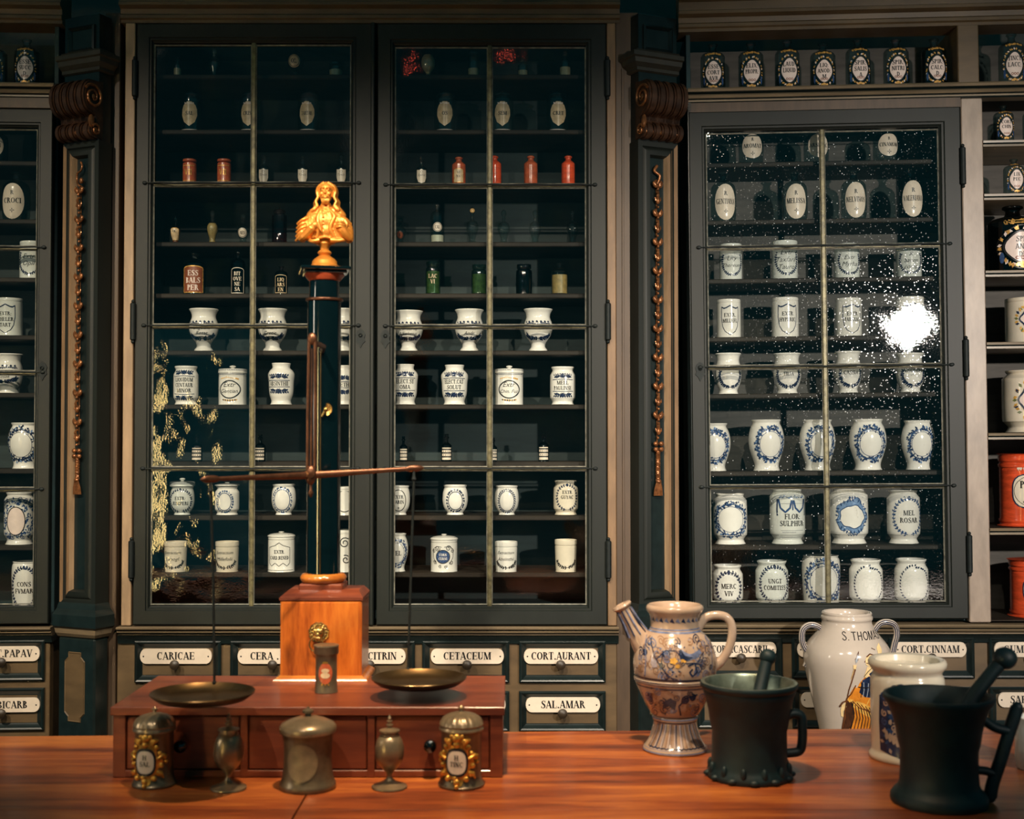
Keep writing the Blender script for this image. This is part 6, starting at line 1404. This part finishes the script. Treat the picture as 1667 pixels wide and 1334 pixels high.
random.seed(5)
for _ in range(105):        # scrolling foliage over belly and lower bowl
    up = random.random() < .68; a = random.uniform(-82, 82)*(1 if up else .85); z = random.uniform(.545, .80) if up else random.uniform(.28, .44)
    q.scroll(a*kj, z*Hj, random.uniform(4.5, 9)*kj, random.uniform(1.2, 2.1)*kj, random.choice((1, 2, 3, 3, 2)), random.uniform(1.2, 2), random.uniform(0, 6), random.choice((-1, 1)))
for _ in range(170):
    up = random.random() < .7; a = random.uniform(-85, 85); z = random.uniform(.54, .80) if up else random.uniform(.27, .45)
    q.leaf(a*kj, z*Hj, random.uniform(0, 6.28), random.uniform(3, 7)*kj, random.uniform(1.0, 2.0)*kj, random.choice((1, 2, 3, 4, 2)), .0007)
for pts, w, mt in (([(-62, .80), (-58, .66), (-60, .54)], 2.2, 1), ([(-48, .79), (-42, .68), (-20, .56), (-10, .53)], 1.8, 3), ([(-38, .66), (-22, .72), (-6, .72), (10, .64), (28, .64), (42, .71), (36, .62)], 1.6, 3), ([(-26, .72), (-30, .62), (-20, .55), (-4, .53)], 1.4, 3), ([(12, .62), (24, .64), (28, .58), (20, .55), (15, .58), (20, .60)], 2.6, 3), ([(30, .42), (10, .40), (0, .34), (4, .27)], 2.4, 3), ([(-45, .44), (-20, .45), (-2, .40)], 1.6, 2), ([(60, .80), (64, .70), (62, .55)], 1.6, 1)):
    q.stroke([J(*p_) for p_ in pts], w*kj, mt, .0009, sub=6)
q.blob([J(*p_) for p_ in [(0, .73), (6, .70), (20, .70), (34, .725), (38, .70), (26, .67), (12, .655), (2, .67)]], 1, .0010); q.blob([J(*p_) for p_ in [(-2, .72), (2, .73), (8, .69), (22, .675), (10, .655), (0, .67)]], 3, .0012)
for a, z, r in ((-10, .655, 6), (6, .662, 5), (-4, .62, 4)): q.oval(a*kj, z*Hj, r*kj, r*.8*kj, 5, .0010, wav=.15, k=5)
q.blob([J(*p_) for p_ in [(-24, .37), (-14, .40), (-4, .37), (-6, .31), (-16, .34), (-26, .31)]], 3, .0010); q.blob([J(*p_) for p_ in [(-46, .67), (-38, .65), (-36, .61), (-44, .60), (-48, .63)]], 4, .0010)
m.build('body', ['jug_clay', 'jug_blue', 'jug_brown', 'dark_blue', 'jug_grey', 'yellow_paint'], jg, sharp=50)
def pj(px, py, dy=0.0): p_ = at(px, py, cj.y+dy); return (p_.x-cj.x, p_.y-cj.y, p_.z-CZ0)
m = MB(); sp = spline([pj(1066, 1074, 0), pj(1044, 1042, 0), pj(1027, 1014, 0), pj(1014, 990, 0)], 6)
m.tube(sp, [(27-15*min(1, i/11))*kj for i in range(len(sp))], seg=24)
d = (Vector(sp[-1])-Vector(sp[-3])).normalized(); T = Matrix.Translation(sp[-1]) @ d.to_track_quat('Z', 'Y').to_matrix().to_4x4()
m.lathe([(11*kj, -.003), (15*kj, .0), (16.5*kj, .004), (15*kj, .008), (9*kj, .009), (8*kj, .004), (0, .0)], seg=28, T=T)
for k in range(6):
    P0 = Vector(sp[-2]); P1 = Vector(sp[8]); ax = (P1-P0); w = math.radians(-95+k*36)
    side = Vector((math.sin(w)*.9, -math.cos(w), math.sin(w)*.4)).normalized()*12.3*kj
    n0 = len(m.f); m.tube([P0+side, P0+ax*.5+side*1.10, P1+side*1.38], [1.3*kj, 1.3*kj, 1.2*kj], seg=6)
    for i in range(n0, len(m.f)): m.m[i] = 1 if k % 2 else 2
m.build('spout', ['jug_clay', 'jug_blue', 'dark_blue'], jg, sharp=50)
m = MB(); hp = spline([pj(1134, 1026), pj(1146, 1008), pj(1164, 1002), pj(1183, 1006), pj(1192, 1024), pj(1188, 1052), pj(1176, 1074), pj(1160, 1088)], 6); m.tube(hp, [8*kj]*6+[7*kj]*(len(hp)-12)+[8*kj]*6, seg=14, flat=.8); m.build('handle', 'jug_clay', jg, sharp=60)

# ---------------- two handled painted jar behind the counter
Yt = 3.93; kt = Yt/F; zt0 = BR.o.z+.60
ct_ = at(1379, 1100, Yt); lz_ = .606+.02
bt = thing('painted_jar', 'tall white two handled jar lettered S. THOMAS with a painted robed figure', 'jar', (ct_.x, Yt, 0))
def zpy(py): return EYE+ray(1379, py).z/ray(1379, py).y*Yt
z0 = BR.world(BR.x(1379, 1100, -.27), -.27, .60).z+.0008; bt.location.z = z0
prf = [(0, z0), (42*kt, z0), (44*kt, z0+.006)]+[(r*kt, zpy(py)) for r, py in ((43, 1205), (45, 1188), (50, 1165), (57, 1135), (65, 1100), (68.5, 1082), (69.5, 1070), (68, 1058), (62, 1046), (52, 1034), (43, 1022), (40, 1014), (39.5, 1010), (41, 1007), (41, 1004), (39.5, 1001), (40, 998), (38, 996), (35, 998), (34, 1010), (0, 1012))]
prf = [(r, z-z0) for r, z in prf]; prf = smooth_prof(prf[:-2], 3)+prf[-2:]
m = MB(); m.lathe(prf, seg=64); q = Paint(m, prf[:int(len(prf)*.9)], 0.0)
def tj(px, py): # photo point on the front of the jar -> arc coordinates
    dx = (px-1379)*kt; t = zpy(py)-z0; r = q.R(t); return (r*math.asin(max(-.99, min(.99, dx/r))), t)
def fig(pts, mt, e, **k): q.blob([tj(*p_) for p_ in pts], mt, e, **k)
def ln(pts, w, mt, e=.0022, sub=5): q.stroke([tj(*p_) for p_ in pts], w*kt, mt, e, sub=sub)
OR, DB, BR_, SK, BLK2, YL, GY = 1, 2, 3, 4, 5, 6, 7
fig([(1392, 1088), (1404, 1092), (1414, 1104), (1417, 1122), (1417, 1150), (1417, 1188), (1398, 1190), (1376, 1189), (1360, 1187), (1364, 1160), (1368, 1135), (1374, 1118), (1382, 1100)], OR, .0006, rings=8)
fig([(1386, 1096), (1396, 1090), (1410, 1096), (1412, 1112), (1406, 1126), (1392, 1124), (1382, 1116)], DB, .0010)
for k in range(7): ln([(1384+k*4, 1098+k), (1386+k*3.4, 1112), (1385+k*3.2, 1124)], 1.1, GY if k % 2 else BLK2, .0014)
ln([(1380, 1107), (1394, 1109), (1408, 1104)], 1.6, BLK2, .0016)
fig([(1364, 1124), (1374, 1128), (1390, 1134), (1404, 1142), (1416, 1148), (1416, 1160), (1400, 1158), (1386, 1150), (1374, 1140), (1364, 1132)], YL, .0012)
fig([(1374, 1106), (1379, 1110), (1377, 1122), (1384, 1128), (1376, 1132), (1366, 1128), (1368, 1118)], OR, .0013)
fig([(1362, 1128), (1372, 1132), (1377, 1150), (1373, 1172), (1362, 1186), (1359, 1186), (1362, 1160)], BR_, .0015); 
for k in range(9): ln([(1372+k*4.6, 1134+k*2.4), (1376+k*4.8, 1156+k), (1370+k*5.4, 1187)], 1.5, BR_ if k % 3 else BLK2, .0018)
for k in range(6): ln([(1372+k*7, 1130+k*3), (1384+k*5, 1142+k*2), (1400+k*3, 1146+k*3)], 1.3, BR_, .0019)
for k in range(5): ln([(1364+k*2.4, 1132), (1365+k*2, 1158), (1361+k*2.4, 1186)], .9, BLK2, .0019)
ln([(1404, 1104), (1411, 1118), (1399, 1128), (1394, 1140)], 2.0, YL, .0019); ln([(1376, 1104), (1370, 1118), (1363, 1127)], 1.6, BR_, .0019)
fig([(1392, 1058), (1398, 1055), (1405, 1057), (1410, 1063), (1409, 1072), (1402, 1075), (1396, 1074), (1391, 1071), (1390, 1064)], SK, .0014)
fig([(1393, 1074), (1402, 1075), (1399, 1088), (1392, 1092), (1388, 1090)], SK, .0015)
ln([(1392, 1059), (1398, 1054.5), (1406, 1057), (1411, 1064), (1410, 1070)], 1.8, BR_, .0018); ln([(1394, 1063), (1398, 1062)], .8, BLK2); ln([(1391, 1068), (1395, 1069)], .8, BR_); ln([(1390, 1064), (1388.5, 1067)], .8, BR_); ln([(1388, 1090), (1394, 1082), (1401, 1076)], 1.0, BLK2)
fig([(1411, 1058), (1418, 1062), (1424, 1058), (1422, 1068), (1414, 1070), (1408, 1066)], BLK2, .0016); fig([(1412, 1046), (1418, 1040), (1421, 1050), (1419, 1060), (1413, 1058)], SK, .0012)
ln([(1402, 1046), (1408, 1049)], .8, BR_); fig([(1396, 1086), (1406, 1078), (1410, 1084), (1402, 1094)], DB, .0017)
ln([(1375, 1074), (1371, 1092), (1366, 1112), (1363, 1135), (1361, 1160), (1359, 1187)], 1.7, BR_, .0020); ln([(1373, 1074), (1368.5, 1094)], .7, YL, .0023)
fig([(1374, 1064), (1380.5, 1050), (1378, 1064), (1375, 1069)], GY, .0020); ln([(1374, 1063), (1380.5, 1050), (1378, 1064)], .8, BR_); fig([(1371, 1071), (1376, 1071), (1375, 1078), (1371, 1077)], SK, .0024)
fig([(1357, 1138), (1362, 1132), (1364, 1140), (1360, 1148), (1361, 1158), (1357, 1156), (1356, 1146)], SK, .0018); ln([(1354, 1141), (1358, 1133), (1364, 1130)], 2.2, BR_, .0024)
ln([(1300, 1192), (1330, 1185.5), (1345, 1187.5), (1360, 1188.5)], 1.0, BLK2, .0010, 8)
for tx, c_, w_ in (('S.', 1365, 12), ('THOMAS', 1402, 45)):
    qq, w = text_quads(tx, G_PEN, 12.5*kt, None, 1.0)
    ce = tj(c_, 1029); L0, L1 = tj(c_-w_/2, 1029)[0], tj(c_+w_/2, 1029)[0]; sx = (L1-L0)/w
    for pl in qq: q.face([(ce[0]+a*sx, ce[1]-6*kt+b) for a, b in pl], BLK2, .0008)
m.build('body', ['glaze_pink', 'orange_paint', 'dark_blue', 'brown_paint', 'skin_paint', 'black_ink', 'yellow_paint', 'pale_grey'], bt, sharp=50)
def pt(px, py): p_ = at(px, py, Yt); return (p_.x-ct_.x, 0, p_.z-z0)
for nm, pts in (('left', [(1344, 1033), (1332, 1021), (1318, 1018), (1307, 1026), (1306, 1045), (1314, 1064), (1314, 1078), (1311, 1086)]), ('right', [(1424, 1026), (1432, 1016), (1444, 1013), (1456, 1018), (1460, 1032), (1456, 1050), (1453, 1064)])):
    m = MB(); P_ = spline([pt(*p_) for p_ in pts], 6); m.tube(P_, 5.0*kt, seg=12)
    for off in (-2.6, 0, 2.6):
        n0 = len(m.f); PP = []
        for i, p_ in enumerate(P_):
            t_ = (P_[min(i+1, len(P_)-1)]-P_[max(i-1, 0)]).normalized(); nrm = Vector((-t_.z, 0, t_.x)); PP.append(p_+nrm*off*kt+Vector((0, -math.sqrt(max(.1, 25-off*off))*kt, 0)))
        m.tube(PP, (.8 if off else .9)*kt, seg=6)
        for i in range(n0, len(m.f)): m.m[i] = 1
    o = m.build('handle', ['glaze_pink', 'dark_blue'], bt, sharp=60)

# ---------------- blue and white jar between the mortars
pr = [(0, 0), (1.0, 0), (1.02, .015), (1.02, .05), (.96, .075), (.95, .10), (.96, .30), (.97, .74), (.96, .80), (.93, .83), (.90, .85), (.90, .87), (.96, .90), (1.02, .93), (1.03, .96), (1.0, .99), (.95, 1.0), (.84, .985), (.80, .93), (0, .92)]
root, m, R, H, p = lath_thing('painted_jar', 'cream jar with dark blue painted panel half hidden behind the right mortar', 'jar', 1478, 1234, 1072, 120, pr, 0)
q = Paint(m, p[:-3], -.46); q.e = .0008
q.blob([(a*R, z*H) for a, z in [(-.62, .12), (0, .06), (.62, .12), (.66, .40), (.64, .66), (.40, .72), (.22, .78), (0, .80), (-.22, .78), (-.40, .72), (-.64, .66), (-.66, .40)]], 1)
random.seed(3)
for _ in range(34):
    a, z = random.uniform(-.5, .5)*R, random.uniform(.16, .70)*H; q.scroll(a, z, random.uniform(.05, .12)*R, .035*R, random.choice((2, 2, 3)), random.uniform(1, 1.6), random.uniform(0, 6), random.choice((-1, 1)))
for _ in range(26): q.leaf(random.uniform(-.5, .5)*R, random.uniform(.14, .70)*H, random.uniform(0, 6), .16*R, .05*R, random.choice((2, 3, 2)), .0012)
for k in range(9): q.oval((-.4+.1*k)*R, .20*H+.02*H*abs(k-4), .05*R, .045*H, 2, .0014)
q.stroke([(-.5*R, .27*H), (0, .22*H), (.5*R, .27*H)], .06*R, 3, .0014)
root.name = 'painted_jar'; m.build('body', ['glaze_cream', 'dark_blue', 'jug_clay', 'blue_paint'], root, sharp=50)
pr2 = [(0, 0), (.92, 0), (.95, .03), (1, .25), (1, .8), (.92, .9), (.96, 1.0), (.86, 1.0), (.8, .9), (0, .9)]
root, m, R, H, p = lath_thing('white_jar', 'blurred plain white jar cut by the right edge behind the right mortar', 'jar', 1692, 1252, 1168, 74, pr2, 0); m.build('body', 'glaze_grey', root, sharp=40)

# ---------------- bronze mortars and pestles
def mortar(label, cx, base, rim, wr, wb, hpts, hr, profile, feet, mats='mortar_black', rim_mat='mortar_black'):
    c = onz(cx, base, CZ0); k = c.y/F; H = EYE+ray(cx, rim).z/ray(cx, rim).y*c.y-CZ0
    root = thing('mortar', label, 'mortar', (c.x, c.y, CZ0)); R, B = wr*k/2, wb*k/2
    pr = [(r*(R if z > .5 else B), z*H) for r, z in profile]; pr = [(r, max(z, .0006)) for r, z in pr]
    m = MB(); m.lathe(pr, seg=56)
    n = len(pr)
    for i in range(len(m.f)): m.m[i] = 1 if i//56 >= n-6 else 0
    if feet:
        for i in range(12):
            w = 2*PI*i/12+.2; m.ball((B*.93*math.sin(w), -B*.93*math.cos(w), .020), (.006, .006, .013), 0, 10, 7); m.ball((B*.97*math.sin(w+.26), -B*.99*math.cos(w+.26), .007), (.010, .007, .0062), 0, 10, 6)
    m.build('bowl', [mats, rim_mat], root, sharp=40)
    for pts, r in hpts:
        m = MB(); Q = [at(a, b, c.y) for a, b in pts]; Q = spline([(v.x-c.x, 0, v.z-CZ0) for v in Q], 5)
        m.tube(Q, [r*k]*len(Q), seg=14, flat=1.2)
        if len(pts) > 2 or r > 8:
            for e_ in (Q[0], Q[-1]): m.ball(e_, r*k*1.02, 0, 12, 8)
        m.build('handle', mats, root, sharp=60)
    return root, c, k, H
MP1 = [(0, 0), (.98, 0), (1.0, .02), (.99, .06), (.93, .10), (.90, .14), (.885, .30), (.88, .49), (.80, .56), (.84, .70), (.90, .84), (.95, .90), (.94, .92), (1.0, .95), (1.01, .98), (.99, 1.0), (.92, 1.0), (.88, .97), (.82, .80), (.66, .40*1.3), (0, .52)]
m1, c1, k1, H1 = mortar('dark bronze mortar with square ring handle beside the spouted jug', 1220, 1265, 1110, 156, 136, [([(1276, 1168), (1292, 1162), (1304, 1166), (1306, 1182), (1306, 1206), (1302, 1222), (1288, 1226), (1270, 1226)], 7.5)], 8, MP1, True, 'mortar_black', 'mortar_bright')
MP2 = [(0, 0), (.99, 0), (1.01, .03), (1.0, .07), (.94, .11), (.86, .14), (.82, .18), (.80, .30), (.80, .49), (.745, .56), (.78, .68), (.84, .80), (.90, .87), (.93, .90), (.99, .945), (1.01, .975), (1.0, .995), (.95, 1.0), (.90, .98), (.84, .85), (.70, .55), (0, .52)]
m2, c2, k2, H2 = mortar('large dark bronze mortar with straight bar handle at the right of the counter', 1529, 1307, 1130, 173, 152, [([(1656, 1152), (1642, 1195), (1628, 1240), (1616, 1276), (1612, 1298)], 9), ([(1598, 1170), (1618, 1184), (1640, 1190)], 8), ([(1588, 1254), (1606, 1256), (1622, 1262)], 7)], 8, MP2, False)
def pestle(label, c, pts, r, hr):
    Q = [at(a, b, c.y+dy) for a, b, dy in pts]
    m = MB(); o0 = Q[0]; V = [q_-o0 for q_ in Q]; k = c.y/F
    m.tube(V, [r*k*1.25, r*k*1.1, r*k, r*k*1.05][:len(V)], seg=16); m.ball(V[-1], (hr*k, hr*k, hr*k*.95), 0, 18, 12); m.ball(V[0], (r*k*1.5, r*k*1.5, r*k*1.5), 0, 16, 10)
    o = m.build('pestle', 'mortar_black', None, o0, sharp=60); return tag(o, label, 'pestle')
pestle('dark pestle standing upright in the mortar beside the jug', c1, [(1226, 1165, .0), (1238, 1120, 0.02), (1246, 1085, .035), (1250, 1070, .04)], 10, 14)
pestle('dark pestle leaning to the right in the large right hand mortar', c2, [(1552, 1190, -.0), (1586, 1132, 0.0), (1618, 1092, .0), (1636, 1072, .0)], 11, 19)

# ---------------- tall gilded carving across the room (seen mirrored in the left pane) and its lamp, small red lamps
gs = thing('gilded_carving', 'tall gilded carved figure across the room, mirrored in the left glass door', 'statue', (-2.37, 0.0, 0.0))
m = MB(); random.seed(11)
m.lathe([(0, 0), (.24, 0), (.26, .05), (.22, .12), (.16, .2), (.14, .55), (.2, .6), (.2, .66), (0, .66)], seg=28); m.build('base', 'statue_gold', gs)
m = MB()
for k in range(46):
    z = .70+1.38*(k/45); r = .10*(1-.45*(k/45))+.03*math.sin(k*1.3); w = random.uniform(0, 6.28)
    m.ball((r*.45*math.cos(w)+.02*math.sin(z*5), r*.5*math.sin(w), z), (random.uniform(.04, .085), .05, random.uniform(.04, .09)), seg=12, rings=8)
    if k % 3 == 0: m.tube(spline([(0, .04, z), (.06*math.cos(w), .08, z+.03), (.10*math.cos(w), .07, z+.07), (.12*math.cos(w), .06, z+.01)]), .02, seg=8)
m.tube([(0, 0, .6), (.02, 0, 1.2), (0, 0, 2.0)], [.09, .07, .03], seg=12); m.build('figure', 'statue_gold', gs)
spot('lamp_carving', (-2.20, 0.78, 1.5), (-2.33, 0.0, 1.4), 1500, (1.0, 0.90, 0.70), 0.03, 105, 0.5)
for nm, x, z in (('lamp_red', -.62, 4.08), ('lamp_red_small', -.03, 4.14)):
    dl = bpy.data.lights.new(nm, 'POINT'); dl.energy = .16; dl.color = (1.0, .10, .05); dl.shadow_soft_size = .018
    ol = bpy.data.objects.new(nm, dl); COL.objects.link(ol); ol.location = (x, 0.0, z)
